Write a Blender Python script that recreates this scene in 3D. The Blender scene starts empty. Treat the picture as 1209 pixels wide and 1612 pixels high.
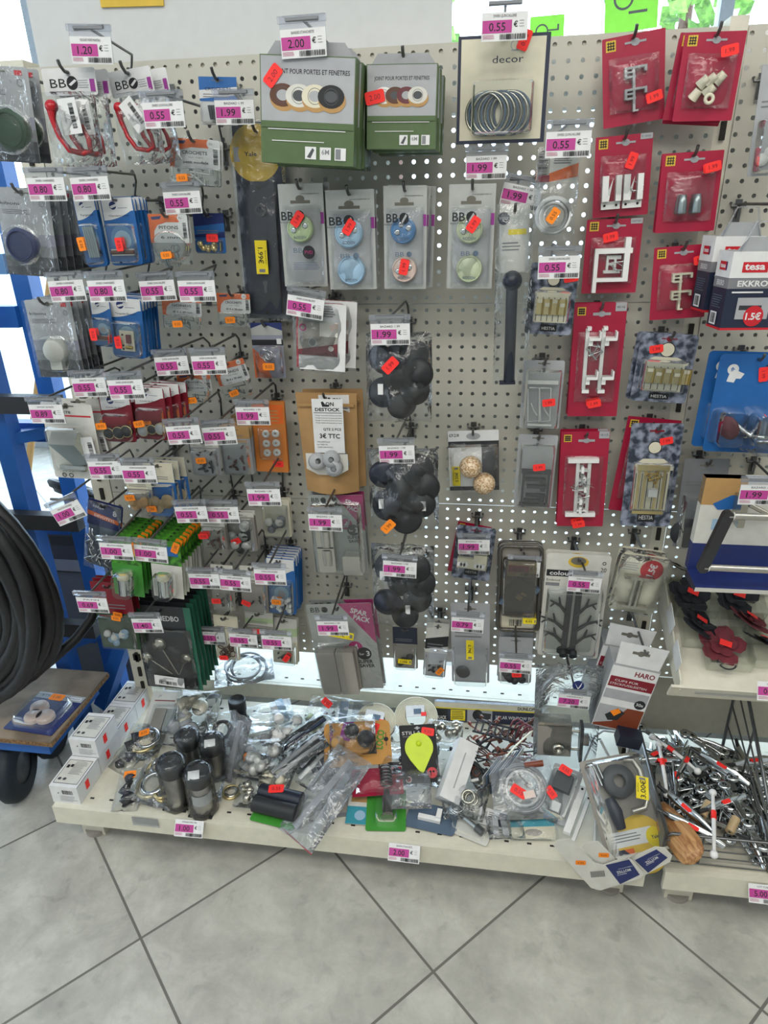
import bpy, math, random
from mathutils import Vector, Matrix, noise as mnoise
R = math.radians
C = bpy.context.scene.collection
sc = bpy.context.scene

# ------------------------------------------------------------------ camera
FPX = 1063.06
YAW, PITCH, ROLL = 0.154291, -0.424636, 0.026361
CAM = Vector((0.0997, -1.4475, 1.4414))
CM = Matrix.Rotation(YAW, 3, 'Z') @ Matrix.Rotation(PITCH, 3, 'X') @ Matrix.Rotation(ROLL, 3, 'Y')
cam = bpy.data.cameras.new('camera'); camo = bpy.data.objects.new('camera', cam); C.objects.link(camo)
cam.sensor_fit = 'HORIZONTAL'; cam.sensor_width = 36; cam.lens = 36 * FPX / 1209; cam.clip_start = .05; cam.clip_end = 100
m3 = Matrix((CM.col[0], CM.col[2], -CM.col[1])).transposed()
camo.matrix_world = Matrix.Translation(CAM) @ m3.to_4x4()
sc.camera = camo
# ------------------------------------------------------------------ view, world, lights
sc.view_settings.view_transform = 'Standard'; sc.view_settings.look = 'None'
sc.view_settings.gamma = 1; sc.view_settings.exposure = 0.0; sc.view_settings.use_curve_mapping = False
cy = sc.cycles
cy.transparent_max_bounces = 24; cy.max_bounces = 6; cy.diffuse_bounces = 3; cy.glossy_bounces = 3; cy.transmission_bounces = 4
cy.caustics_reflective = False; cy.caustics_refractive = False; cy.sample_clamp_indirect = 4
cy.use_denoising = True
W = bpy.data.worlds.new('world'); sc.world = W; W.use_nodes = True
W.node_tree.nodes['Background'].inputs[0].default_value = (.68, .84, 1.0, 1)
W.node_tree.nodes['Background'].inputs[1].default_value = 6.0
def area(name, loc, rot, sx, sy, power, col=(1, 1, 1)):
    l = bpy.data.lights.new(name, 'AREA'); l.shape = 'RECTANGLE'; l.size = sx; l.size_y = sy; l.energy = power; l.color = col
    o = bpy.data.objects.new(name, l); C.objects.link(o); o.location = loc; o.rotation_euler = rot; return o
area('ceiling_lamp', (-.5, -1.9, 2.86), (R(8), 0, 0), 2.4, .5, 36, (1, .97, .90))
area('ceiling_lamp', (1.3, -1.0, 2.86), (R(8), 0, 0), 1.8, .4, 17, (1, .95, .86))
area('ceiling_lamp', (-.2, -3.6, 2.86), (R(20), 0, 0), 3.2, .7, 40, (1, .97, .92))
# daylight through the shop window behind the shelving and the shop front on the left
area('window_daylight', (-1.2, 2.45, 1.5), (R(-90), 0, 0), 4.4, 2.2, 90, (.62, .80, 1.0))
area('shop_front_daylight', (-3.3, -.8, 1.5), (0, R(-90), 0), 2.2, 3.2, 40, (.74, .87, 1.0))

# ------------------------------------------------------------------ pixel -> point on the plane y = Y, or z = Z
def ray(x, y): return CM @ Vector(((x - 604.5) / FPX, 1, (806 - y) / FPX))
def at(x, y, Y=0.0):
    d = ray(x, y); t = (Y - CAM.y) / d.y; return CAM + d * t
def atz(x, y, Z):
    d = ray(x, y); t = (Z - CAM.z) / d.z; return CAM + d * t

# ------------------------------------------------------------------ materials
def lin(h):
    h = h.lstrip('#'); c = [int(h[i:i + 2], 16) / 255 for i in (0, 2, 4)]
    return tuple((v / 12.92 if v <= .04045 else ((v + .055) / 1.055) ** 2.4) for v in c) + (1,)
MATS = {}
def mat(name, col, rough=.5, metal=0, var=.05, scale=40, bump=0, spec=.5, mark=None):
    if name in MATS: return MATS[name]
    m = bpy.data.materials.new(name); m.use_nodes = True; nt = m.node_tree; N = nt.nodes; L = nt.links
    b = N['Principled BSDF']; b.inputs['Roughness'].default_value = rough; b.inputs['Metallic'].default_value = metal
    b.inputs['Specular IOR Level'].default_value = spec
    tc = N.new('ShaderNodeTexCoord'); nz = N.new('ShaderNodeTexNoise'); nz.inputs['Scale'].default_value = scale
    L.new(tc.outputs['Object'], nz.inputs['Vector'])
    rp = N.new('ShaderNodeValToRGB'); c = lin(col)
    c2 = lin(mark) if mark else None
    rp.color_ramp.elements[0].color = c2 or tuple(v * (1 - var) for v in c[:3]) + (1,)
    rp.color_ramp.elements[1].color = c if mark else tuple(min(1, v * (1 + var)) for v in c[:3]) + (1,)
    rp.color_ramp.elements[0].position = .38 if mark else .3; rp.color_ramp.elements[1].position = .62 if mark else .7
    L.new(nz.outputs['Fac'], rp.inputs['Fac']); L.new(rp.outputs['Color'], b.inputs['Base Color'])
    if bump:
        bp = N.new('ShaderNodeBump'); bp.inputs['Strength'].default_value = bump; bp.inputs['Distance'].default_value = .002
        L.new(nz.outputs['Fac'], bp.inputs['Height']); L.new(bp.outputs['Normal'], b.inputs['Normal'])
    MATS[name] = m; return m
def clear(name, tint, gloss, rough, bscale, bstr, milk=.04, ior=1.35):
    m = bpy.data.materials.new(name); m.use_nodes = True; nt = m.node_tree; N = nt.nodes; L = nt.links
    N.remove(N['Principled BSDF']); out = N['Material Output']
    tr = N.new('ShaderNodeBsdfTransparent'); tr.inputs[0].default_value = lin(tint)
    gl = N.new('ShaderNodeBsdfAnisotropic'); gl.inputs['Roughness'].default_value = rough; gl.inputs['Color'].default_value = (1, 1, 1, 1)
    df = N.new('ShaderNodeBsdfDiffuse'); df.inputs[0].default_value = (.8, .82, .85, 1)
    tc = N.new('ShaderNodeTexCoord'); nz = N.new('ShaderNodeTexNoise'); nz.inputs['Scale'].default_value = bscale; nz.inputs['Detail'].default_value = 3
    nz.inputs['Distortion'].default_value = 1.2
    L.new(tc.outputs['Object'], nz.inputs['Vector'])
    bp = N.new('ShaderNodeBump'); bp.inputs['Strength'].default_value = bstr; bp.inputs['Distance'].default_value = .004
    L.new(nz.outputs['Fac'], bp.inputs['Height']); L.new(bp.outputs['Normal'], gl.inputs['Normal'])
    fr = N.new('ShaderNodeFresnel'); fr.inputs['IOR'].default_value = ior; L.new(bp.outputs['Normal'], fr.inputs['Normal'])
    ma = N.new('ShaderNodeMath'); ma.operation = 'MULTIPLY_ADD'; ma.inputs[1].default_value = gloss; ma.inputs[2].default_value = .02; ma.use_clamp = True
    L.new(fr.outputs[0], ma.inputs[0])
    m1 = N.new('ShaderNodeMixShader'); m1.inputs[0].default_value = milk; L.new(tr.outputs[0], m1.inputs[1]); L.new(df.outputs[0], m1.inputs[2])
    m2 = N.new('ShaderNodeMixShader'); L.new(ma.outputs[0], m2.inputs[0]); L.new(m1.outputs[0], m2.inputs[1]); L.new(gl.outputs[0], m2.inputs[2])
    L.new(m2.outputs[0], out.inputs[0]); MATS[name] = m; return m
clear('film', '#f8fafb', 1.05, .12, 38, .9, .02)
clear('thin_film', '#fcfdfd', .5, .12, 45, .8, .01)
clear('zip_film', '#eef1f4', 1.2, .12, 30, 1.0, .10)
clear('blister', '#f6f8f8', .7, .07, 12, .15, .015)
clear('grey_blister', '#eceeed', .7, .08, 14, .15, .05)
clear('holder', '#f2f4f8', .7, .10, 10, .1, .10)
clear('brown_blister', '#a89c74', .9, .08, 14, .15, .06)
clear('tray_plastic', '#fafbf9', .35, .10, 14, .2, .02)
COL = {
 'steel': ('#6b6c6c', .35, .85), 'dark_steel': ('#47484a', .4, .7), 'chrome': ('#c9ccce', .12, 1), 'brushed': ('#c4c0b8', .28, .9), 'nickel': ('#b7b4a8', .25, .9),
 'brass': ('#b79b52', .28, .9), 'zinc': ('#8f9a9c', .35, .8), 'gold': ('#d2c08c', .3, .85), 'cream_paint': ('#d9d5c4', .5, 0), 'beige_board': ('#b5b0a0', .55, 0),
 'white': ('#e6e6e4', .5, 0), 'paper': ('#dedede', .7, 0), 'offwhite': ('#d2d0c8', .6, 0), 'ivory': ('#d8d2bb', .45, 0), 'black': ('#17181b', .45, 0), 'soft_black': ('#232529', .55, 0), 'navy_black': ('#1b2030', .4, 0),
 'ink': ('#1d1e22', .7, 0), 'grey_ink': ('#77787c', .7, 0), 'light_ink': ('#a4a5a9', .7, 0), 'pink': ('#b8408e', .6, 0), 'magenta': ('#b0206c', .5, 0), 'purple': ('#93308c', .5, 0),
 'red_card': ('#a3163a', .38, 0), 'red': ('#c4202c', .45, 0), 'dark_red': ('#7d1226', .45, 0), 'red_plastic': ('#b01724', .25, 0), 'fluo_red': ('#ff2f2a', .6, 0), 'fluo_orange': ('#ff8a12', .6, 0),
 'orange': ('#e0661e', .5, 0), 'orange_card': ('#c8762f', .5, 0), 'amber': ('#c9924a', .5, 0), 'tan': ('#b58d58', .7, 0), 'kraft': ('#b08a5a', .7, 0), 'wood': ('#b48a5c', .5, 0), 'pale_wood': ('#b29a74', .4, 0), 'yellow': ('#e8d21c', .5, 0), 'yellow_card': ('#d8b43c', .5, 0),
 'green': ('#3f8f33', .4, 0), 'dark_green': ('#1f4426', .45, 0), 'olive_green': ('#50663f', .5, 0), 'teal_green': ('#2c6a55', .5, 0), 'lime': ('#cbe01e', .4, 0), 'pale_green': ('#b3c79a', .35, 0), 'mint': ('#b9c4a6', .3, 0), 'leaf': ('#3f7a25', .5, 0),
 'blue': ('#2263a8', .4, 0), 'rack_blue': ('#1f5ca8', .45, 0), 'mid_blue': ('#5684b4', .4, 0), 'sky': ('#9dbdd6', .45, 0), 'deep_blue': ('#1d2c66', .4, 0), 'navy': ('#20283e', .45, 0), 'slate_blue': ('#56687c', .5, 0), 'turquoise': ('#3b96a8', .5, 0),
 'card_grey': ('#a7a9ac', .5, 0), 'mid_grey': ('#7e8084', .5, 0), 'dark_grey': ('#4a4c50', .5, 0), 'charcoal': ('#303236', .5, 0), 'silver_card': ('#b3b4b1', .35, .25), 'warm_grey': ('#97928a', .5, 0), 'lilac_grey': ('#8f90a0', .5, 0),
 'brown': ('#5a3626', .35, 0), 'rust': ('#7a3a24', .35, 0), 'mauve': ('#6a3038', .5, 0), 'pinkish': ('#d8c2b8', .35, 0), 'skin_pad': ('#bfa592', .6, 0), 'hole': ('#6f6c62', .8, 0), 'slot': ('#2c2a26', .9, 0), 'rubber': ('#131518', .5, 0), 'tyre': ('#16212b', .6, 0), 'window_green': ('#8be04a', .7, 0),
}
def M(n):
    if n in MATS: return MATS[n]
    c = COL[n]; return mat(n, c[0], c[1], c[2])
mat('marble', '#8f96a8', .35, mark='#2b3342', scale=60)
mat('plywood_edge', '#8c6a44', .7, mark='#5d432a', scale=160)
mat('plywood', '#8d7c68', .65, mark='#6d5f50', scale=14)
mat('rubber_coil', '#141518', .5, var=.3, scale=60, bump=.4)
mat('glitter', '#e7d2b4', .25, mark='#a98457', scale=260)
mat('asphalt', '#b4bcc2', .9, mark='#9aa3ab', scale=70)
mat('foliage', '#7fae4a', .9, mark='#4c7a2c', scale=9)
mat('circuit', '#8f8f96', .4, mark='#4b4e5a', scale=220)
mat('leaf_print', '#4f9a2a', .5, mark='#1f4a1c', scale=55)
def wood_grain(name, a, b):
    m = mat(name, a, .5, mark=b, scale=1); nt = m.node_tree; N = nt.nodes
    nz = [n for n in N if n.type == 'TEX_NOISE'][0]; nz.inputs['Scale'].default_value = 14; nz.inputs['Distortion'].default_value = .6
    mp = N.new('ShaderNodeMapping'); mp.inputs['Scale'].default_value = (9, .8, 9); tc = [n for n in N if n.type == 'TEX_COORD'][0]
    nt.links.new(tc.outputs['Object'], mp.inputs['Vector']); nt.links.new(mp.outputs['Vector'], nz.inputs['Vector'])
wood_grain('striped_wood', '#c89a66', '#93633a')

# ------------------------------------------------------------------ mesh builder
GL = {}
def glyph(s, bold=0.0):
    k = (s, bold)
    if k in GL: return GL[k]
    cu = bpy.data.curves.new('t', 'FONT'); cu.body = s; cu.size = 1; cu.align_x = 'CENTER'; cu.align_y = 'CENTER'; cu.offset = bold; cu.resolution_u = 2
    o = bpy.data.objects.new('t', cu); C.objects.link(o)
    dg = bpy.context.evaluated_depsgraph_get(); me = bpy.data.meshes.new_from_object(o.evaluated_get(dg))
    v = [(p.co.x, p.co.y) for p in me.vertices]; f = [tuple(q.vertices) for q in me.polygons]
    if v:
        x0 = min(a for a, b in v); x1 = max(a for a, b in v); y0 = min(b for a, b in v); y1 = max(b for a, b in v)
    else: x0 = x1 = y0 = y1 = 0
    cx, cyy = (x0 + x1) / 2, (y0 + y1) / 2
    GL[k] = ([(a - cx, b - cyy) for a, b in v], f, x1 - x0, y1 - y0)
    bpy.data.objects.remove(o); bpy.data.curves.remove(cu); bpy.data.meshes.remove(me); return GL[k]
class MB:
    def __init__(s): s.v = []; s.f = []; s.m = []; s.s = []; s.mn = []; s.T = None
    def mi(s, n):
        if n not in s.mn: s.mn.append(n)
        return s.mn.index(n)
    def add(s, vs, fs, m, smooth=False, X=None):
        b = len(s.v); k = s.mi(m)
        for p in vs:
            p = Vector(p)
            if X is not None: p = X @ p
            if s.T is not None: p = s.T @ p
            s.v.append(tuple(p))
        for f in fs: s.f.append([b + i for i in f]); s.m.append(k); s.s.append(smooth)
        return s
    def box(s, c, d, m, X=None):
        x, y, z = c; a, b, e = d[0] / 2, d[1] / 2, d[2] / 2
        vs = [(x + i * a, y + j * b, z + k * e) for i in (-1, 1) for j in (-1, 1) for k in (-1, 1)]
        return s.add(vs, [(0, 1, 3, 2), (4, 6, 7, 5), (0, 4, 5, 1), (2, 3, 7, 6), (0, 2, 6, 4), (1, 5, 7, 3)], m, X=X)
    def cyl(s, p, q, r, m, r2=None, seg=14, caps=True, smooth=True):
        p = Vector(p); q = Vector(q); r2 = r if r2 is None else r2; d = (q - p).normalized()
        u = d.orthogonal().normalized(); w = d.cross(u); vs = []
        for c, rr in ((p, r), (q, r2)):
            vs += [c + (u * math.cos(2 * math.pi * i / seg) + w * math.sin(2 * math.pi * i / seg)) * rr for i in range(seg)]
        s.add(vs, [(i, (i + 1) % seg, seg + (i + 1) % seg, seg + i) for i in range(seg)], m, smooth)
        if caps: s.add(vs, [tuple(reversed(range(seg))), tuple(range(seg, 2 * seg))], m)
        return s
    def tube(s, pts, r, m, seg=8, closed=False, flat=1.0):
        P = [Vector(p) for p in pts]; n = len(P); vs = []; u = None
        for i, p in enumerate(P):
            a = P[i - 1] if (i or closed) else p; b = P[(i + 1) % n] if (i < n - 1 or closed) else p
            d = (b - a).normalized()
            if u is None: u = d.orthogonal().normalized()
            else:
                u = u - d * u.dot(d)
                u = u.normalized() if u.length > 1e-6 else d.orthogonal().normalized()
            w = d.cross(u)
            rr = r[i] if isinstance(r, (list, tuple)) else r
            vs += [p + (u * math.cos(2 * math.pi * k / seg) + w * flat * math.sin(2 * math.pi * k / seg)) * rr for k in range(seg)]
        fs = []
        for i in range(n if closed else n - 1):
            j = (i + 1) % n
            fs += [(i * seg + k, i * seg + (k + 1) % seg, j * seg + (k + 1) % seg, j * seg + k) for k in range(seg)]
        s.add(vs, fs, m, True)
        if not closed: s.add(vs, [tuple(reversed(range(seg))), tuple(range((n - 1) * seg, n * seg))], m)
        return s
    def lathe(s, prof, c, axis, m, seg=20, a0=0, a1=2 * math.pi):
        c = Vector(c); d = Vector(axis).normalized(); u = d.orthogonal().normalized(); w = d.cross(u); vs = []
        full = abs(a1 - a0 - 2 * math.pi) < 1e-6; n = seg if full else seg + 1
        for (r, h) in prof:
            for i in range(n):
                t = a0 + (a1 - a0) * i / seg; vs.append(c + d * h + (u * math.cos(t) + w * math.sin(t)) * max(r, 1e-5))
        fs = []
        for k in range(len(prof) - 1):
            for i in range(seg):
                j = (i + 1) % n; fs.append((k * n + i, k * n + j, (k + 1) * n + j, (k + 1) * n + i))
        return s.add(vs, fs, m, True)
    def ball(s, c, r, m, seg=18, sc=(1, 1, 1)):
        vs = []; rings = seg // 2
        for j in range(rings + 1):
            a = math.pi * j / rings
            for i in range(seg):
                b = 2 * math.pi * i / seg
                vs.append((c[0] + r * sc[0] * math.sin(a) * math.cos(b), c[1] + r * sc[1] * math.sin(a) * math.sin(b), c[2] + r * sc[2] * math.cos(a)))
        fs = [(j * seg + i, j * seg + (i + 1) % seg, (j + 1) * seg + (i + 1) % seg, (j + 1) * seg + i) for j in range(rings) for i in range(seg)]
        return s.add(vs, fs, m, True)
    def torus(s, c, r, t, m, axis=(0, 1, 0), seg=28, ts=8):
        d = Vector(axis).normalized(); u = d.orthogonal().normalized(); w = d.cross(u); c = Vector(c)
        return s.tube([c + (u * math.cos(2 * math.pi * i / seg) + w * math.sin(2 * math.pi * i / seg)) * r for i in range(seg)], t, m, ts, True)
    def prism(s, pts, y0, y1, m):            # pts = (x, z) outline, extruded along y
        n = len(pts); vs = [(x, y0, z) for x, z in pts] + [(x, y1, z) for x, z in pts]
        return s.add(vs, [tuple(range(n)), tuple(reversed(range(n, 2 * n)))] + [(i, n + i, n + (i + 1) % n, (i + 1) % n) for i in range(n)], m)
    def text(s, x, z, h, t, m, y=0.0, bold=0.0, rot=0, width=None):
        v, f, w, hh = glyph(t, bold)
        if not v: return s
        k = h / .73; kx = k if width is None else width / max(w, 1e-6); c, sn = math.cos(rot), math.sin(rot)
        return s.add([(x + a * kx * c - b * k * sn, y, z + a * kx * sn + b * k * c) for a, b in v], f, m)
    def build(s, name, parent=None, loc=None, rot=None, label=None, mesh_name=None):
        me = bpy.data.meshes.new(name); me.from_pydata(s.v, [], s.f)
        for n in s.mn: me.materials.append(M(n))
        me.polygons.foreach_set('material_index', s.m); me.polygons.foreach_set('use_smooth', s.s); me.update()
        o = bpy.data.objects.new(name, me); C.objects.link(o)
        if parent is not None: o.parent = parent
        if loc is not None: o.location = loc
        if rot is not None: o.rotation_euler = rot
        if label: o['label'] = label
        return o
def rrect(x0, z0, x1, z1, r, n=4):
    pts = []
    for cx, cz, a in ((x1 - r, z1 - r, 0), (x0 + r, z1 - r, 90), (x0 + r, z0 + r, 180), (x1 - r, z0 + r, 270)):
        for i in range(n + 1):
            t = R(a + 90 * i / n); pts.append((cx + r * math.cos(t), cz + r * math.sin(t)))
    return pts
class Face:
    """prints on a flat face of a card: u, v as fractions (v down from the top), y is the front of the card"""
    def __init__(s, mb, w, h, y, ztop=0.0): s.b = mb; s.w = w; s.h = h; s.y = y; s.z = ztop; s.k = 0
    def _y(s): s.k += 1; return s.y - .00025 - .00006 * s.k
    def X(s, u): return (u - .5) * s.w
    def Z(s, v): return s.z - v * s.h
    def rect(s, u0, v0, u1, v1, m):
        y = s._y(); a, b, c, d = s.X(u0), s.X(u1), s.Z(v0), s.Z(v1); s.b.add([(a, y, d), (b, y, d), (b, y, c), (a, y, c)], [(0, 1, 2, 3)], m); return s
    def poly(s, pts, m):
        y = s._y(); s.b.add([(s.X(u), y, s.Z(v)) for u, v in pts], [tuple(range(len(pts)))], m); return s
    def disc(s, u, v, r, m, seg=22, rz=None):
        y = s._y(); rz = (r if rz is None else rz) * s.w
        s.b.add([(s.X(u) + r * s.w * math.cos(2 * math.pi * i / seg), y, s.Z(v) + rz * math.sin(2 * math.pi * i / seg)) for i in range(seg)], [tuple(range(seg))], m); return s
    def ring(s, u, v, r0, r1, m, seg=24):
        y = s._y(); vs = []
        for r in (r0, r1): vs += [(s.X(u) + r * s.w * math.cos(2 * math.pi * i / seg), y, s.Z(v) + r * s.w * math.sin(2 * math.pi * i / seg)) for i in range(seg)]
        s.b.add(vs, [(i, (i + 1) % seg, seg + (i + 1) % seg, seg + i) for i in range(seg)], m); return s
    def text(s, u, v, h, t, m, bold=0.0, rot=0, width=None):
        s.b.text(s.X(u), s.Z(v), h * s.h, t, m, s._y(), bold, rot, None if width is None else width * s.w); return s
    def lines(s, u0, u1, v0, v1, n, m, seed=0, thick=.35):
        rg = random.Random(seed + n); st = (v1 - v0) / n
        for i in range(n): s.rect(u0, v0 + i * st, u0 + (u1 - u0) * rg.uniform(.7, 1), v0 + i * st + st * thick, m)
        return s
    def bars(s, u0, v0, u1, v1, n, m='ink', seed=0, vert=False):
        rg = random.Random(seed * 7 + n); y = s._y(); vs = []; fs = []; p = 0; L = (v1 - v0) if vert else (u1 - u0); st = L / n
        for i in range(n):
            a = i * st; b = a + st * rg.choice((.3, .5, .7, .85)); k = len(vs)
            if vert: q = ((u0, v0 + b), (u1, v0 + b), (u1, v0 + a), (u0, v0 + a))
            else: q = ((u0 + a, v1), (u0 + b, v1), (u0 + b, v0), (u0 + a, v0))
            vs += [(s.X(c), y, s.Z(d)) for c, d in q]; fs.append((k, k + 1, k + 2, k + 3))
        s.b.add(vs, fs, m); return s
    def hole(s, v=.045, wide=.26, m='hole'):
        s.rect(.5 - wide / 2, v - .008, .5 + wide / 2, v + .008, m); s.disc(.5, v, .035 + wide * .06, m, 12); return s

# ------------------------------------------------------------------ scene tree helpers
def prop(o, label=None, cat=None, group=None, kind=None):
    if label: o['label'] = label
    if cat: o['category'] = cat
    if group: o['group'] = group
    if kind: o['kind'] = kind
    return o
def thing(name, label, cat, loc=(0, 0, 0), rot=(0, 0, 0), group=None):
    o = bpy.data.objects.new(name, None); C.objects.link(o); o.empty_display_size = .02
    o.location = loc; o.rotation_euler = rot; return prop(o, label, cat, group)
def kids(o): return list(o.children)
def dup(root, loc=None, rot=None, label=None, group=None):
    r = root.copy(); C.objects.link(r)
    if loc is not None: r.location = loc
    if rot is not None: r.rotation_euler = rot
    if label: r['label'] = label
    if group: r['group'] = group
    for ch in kids(root):
        c = ch.copy(); C.objects.link(c); c.parent = r
        for g in kids(ch): d = g.copy(); C.objects.link(d); d.parent = c
    return r
def struct(name, mb, loc=None, rot=None):
    o = mb.build(name, None, loc, rot); o['kind'] = 'structure'; return o
# ================================================================== the setting
ZR = 1.693                                       # height of the first row of peg holes
def floor_mat():
    m = bpy.data.materials.new('stone_tiles'); m.use_nodes = True; nt = m.node_tree; N = nt.nodes; L = nt.links; b = N['Principled BSDF']
    tc = N.new('ShaderNodeNewGeometry'); mp = N.new('ShaderNodeMapping'); mp.vector_type = 'TEXTURE'
    mp.inputs['Location'].default_value = (-.597, -.579, 0); mp.inputs['Rotation'].default_value = (0, 0, R(46.0)); mp.inputs['Scale'].default_value = (.451, .451, 1)
    L.new(tc.outputs['Position'], mp.inputs['Vector']); sx = N.new('ShaderNodeSeparateXYZ'); L.new(mp.outputs[0], sx.inputs[0])
    def pp(o):
        a = N.new('ShaderNodeMath'); a.operation = 'PINGPONG'; a.inputs[1].default_value = .5; L.new(o, a.inputs[0]); return a.outputs[0]
    mn = N.new('ShaderNodeMath'); mn.operation = 'MINIMUM'; L.new(pp(sx.outputs[0]), mn.inputs[0]); L.new(pp(sx.outputs[1]), mn.inputs[1])
    lt = N.new('ShaderNodeMath'); lt.operation = 'LESS_THAN'; lt.inputs[1].default_value = .0062; L.new(mn.outputs[0], lt.inputs[0])
    fl = N.new('ShaderNodeVectorMath'); fl.operation = 'FLOOR'; L.new(mp.outputs[0], fl.inputs[0])
    wn = N.new('ShaderNodeTexWhiteNoise'); L.new(fl.outputs[0], wn.inputs['Vector'])
    off = N.new('ShaderNodeVectorMath'); off.operation = 'MULTIPLY_ADD'; off.inputs[1].default_value = (7, 7, 7); L.new(wn.outputs['Color'], off.inputs[0]); L.new(tc.outputs['Position'], off.inputs[2])
    n1 = N.new('ShaderNodeTexNoise'); n1.inputs['Scale'].default_value = 8; n1.inputs['Detail'].default_value = 10; n1.inputs['Roughness'].default_value = .68; n1.inputs['Distortion'].default_value = .25
    L.new(off.outputs[0], n1.inputs['Vector'])
    r1 = N.new('ShaderNodeValToRGB'); e = r1.color_ramp.elements; e[0].position = .34; e[0].color = lin('#a2a099'); e[1].position = .66; e[1].color = lin('#c6c4bb'); L.new(n1.outputs['Fac'], r1.inputs[0])
    q = e.new(.5); q.color = lin('#b4b2a9')
    n2 = N.new('ShaderNodeTexNoise'); n2.inputs['Scale'].default_value = 22; n2.inputs['Detail'].default_value = 6; n2.inputs['Distortion'].default_value = .6; L.new(off.outputs[0], n2.inputs['Vector'])
    r2 = N.new('ShaderNodeValToRGB'); e = r2.color_ramp.elements; e[0].position = .30; e[0].color = (.84, .84, .84, 1); e[1].position = .42; e[1].color = (1, 1, 1, 1); L.new(n2.outputs['Fac'], r2.inputs[0])
    mx = N.new('ShaderNodeMix'); mx.data_type = 'RGBA'; mx.blend_type = 'MULTIPLY'; mx.inputs[0].default_value = 1; L.new(r1.outputs[0], mx.inputs[6]); L.new(r2.outputs[0], mx.inputs[7])
    g = N.new('ShaderNodeMix'); g.data_type = 'RGBA'; L.new(lt.outputs[0], g.inputs[0]); L.new(mx.outputs[2], g.inputs[6]); g.inputs[7].default_value = lin('#6f6c66')
    L.new(g.outputs[2], b.inputs['Base Color']); b.inputs['Roughness'].default_value = .30
    bp = N.new('ShaderNodeBump'); bp.inputs['Strength'].default_value = .35; bp.inputs['Distance'].default_value = .002; iv = N.new('ShaderNodeMath'); iv.operation = 'SUBTRACT'; iv.inputs[0].default_value = 1
    L.new(lt.outputs[0], iv.inputs[1]); L.new(iv.outputs[0], bp.inputs['Height']); L.new(bp.outputs[0], b.inputs['Normal'])
    MATS['stone_tiles'] = m
floor_mat()
def peg_mat():
    m = mat('pegboard', '#c3c0b3', .45, 0, .04, 6); nt = m.node_tree; N = nt.nodes; L = nt.links; b = N['Principled BSDF']; out = N['Material Output']
    g = N.new('ShaderNodeNewGeometry'); mp = N.new('ShaderNodeMapping'); mp.vector_type = 'TEXTURE'; mp.inputs['Location'].default_value = (.0125, 0, ZR + .0125); mp.inputs['Scale'].default_value = (.025, 1, .025)
    L.new(g.outputs['Position'], mp.inputs[0]); fr = N.new('ShaderNodeVectorMath'); fr.operation = 'FRACTION'; L.new(mp.outputs[0], fr.inputs[0])
    sx = N.new('ShaderNodeSeparateXYZ'); L.new(fr.outputs[0], sx.inputs[0]); cb = N.new('ShaderNodeCombineXYZ'); L.new(sx.outputs[0], cb.inputs[0]); L.new(sx.outputs[2], cb.inputs[1])
    ds = N.new('ShaderNodeVectorMath'); ds.operation = 'DISTANCE'; ds.inputs[1].default_value = (.5, .5, 0); L.new(cb.outputs[0], ds.inputs[0])
    lt = N.new('ShaderNodeMath'); lt.operation = 'LESS_THAN'; lt.inputs[1].default_value = .155; L.new(ds.outputs['Value'], lt.inputs[0])
    tr = N.new('ShaderNodeBsdfTransparent'); mx = N.new('ShaderNodeMixShader'); L.new(lt.outputs[0], mx.inputs[0]); L.new(b.outputs[0], mx.inputs[1]); L.new(tr.outputs[0], mx.inputs[2]); L.new(mx.outputs[0], out.inputs[0])
peg_mat()
mat('wall_paint', '#cfd0d0', .8, var=.02); mat('ceiling_paint', '#d8d8d4', .9, var=.01); mat('render_wall', '#c2c2bd', .9, var=.03)
mat('window_frame', '#aeb6bd', .4)
b = MB(); b.box((-.5, -.7, -.025), (7.4, 6.7, .05), 'stone_tiles'); struct('floor', b)
b = MB(); b.box((-.5, -.7, 2.925), (7.4, 6.7, .05), 'ceiling_paint'); struct('ceiling', b)
b = MB(); b.box((-.5, -4.0, 1.45), (7.4, .1, 2.9), 'render_wall'); struct('wall_front', b)
b = MB(); b.box((3.15, -.7, 1.45), (.1, 6.7, 2.9), 'render_wall'); struct('wall_right', b)
b = MB(); b.box((-4.15, -.7, 1.45), (.1, 6.7, 2.9), 'wall_paint'); struct('wall_left', b)
# shop window wall behind the shelving, sill at the floor, glazing bars
b = MB(); b.box((-.5, 2.6, .06), (7.4, .1, .12), 'window_frame'); b.box((-.5, 2.6, 2.8), (7.4, .1, .2), 'window_frame')
for x in (-4.1, -2.35, -.6, 1.15, 3.1): b.box((x, 2.6, 1.4), (.06, .08, 2.75), 'window_frame')
struct('window_1', b)
b = MB(); b.box((-.5, 2.6, 1.41), (7.3, .006, 2.58), 'thin_film'); o = struct('window_2', b)
b = MB(); b.box((-1, 12, -.06), (40, 18.8, .05), 'asphalt'); struct('ground_pavement', b)
rg = random.Random(3)
for i in range(6):                                # greenery across the street
    cx, cz = -14 + i * 4.2, rg.uniform(3.6, 4.6); b = MB()
    for k in range(120):
        a, e, r = rg.uniform(0, 6.28), rg.uniform(-1.2, 1.5), rg.uniform(.5, 1.25)
        p = Vector((cx + r * math.cos(a) * math.cos(e), 11 + r * math.sin(a) * math.cos(e), cz + r * 1.3 * math.sin(e))); n = Vector((rg.uniform(-1, 1), rg.uniform(-1, 1), rg.uniform(-1, 1))).normalized()
        u = n.orthogonal() * .13; w = n.cross(u); b.add([p - u, p - w, p + u, p + w], [(0, 1, 2, 3)], 'foliage')
    b.cyl((cx, 11, -.03), (cx, 11, cz), .09, 'brown')
    prop(b.build('tree'), 'green tree across the street, seen through the shop window', 'tree', 'trees across the street')
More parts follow.
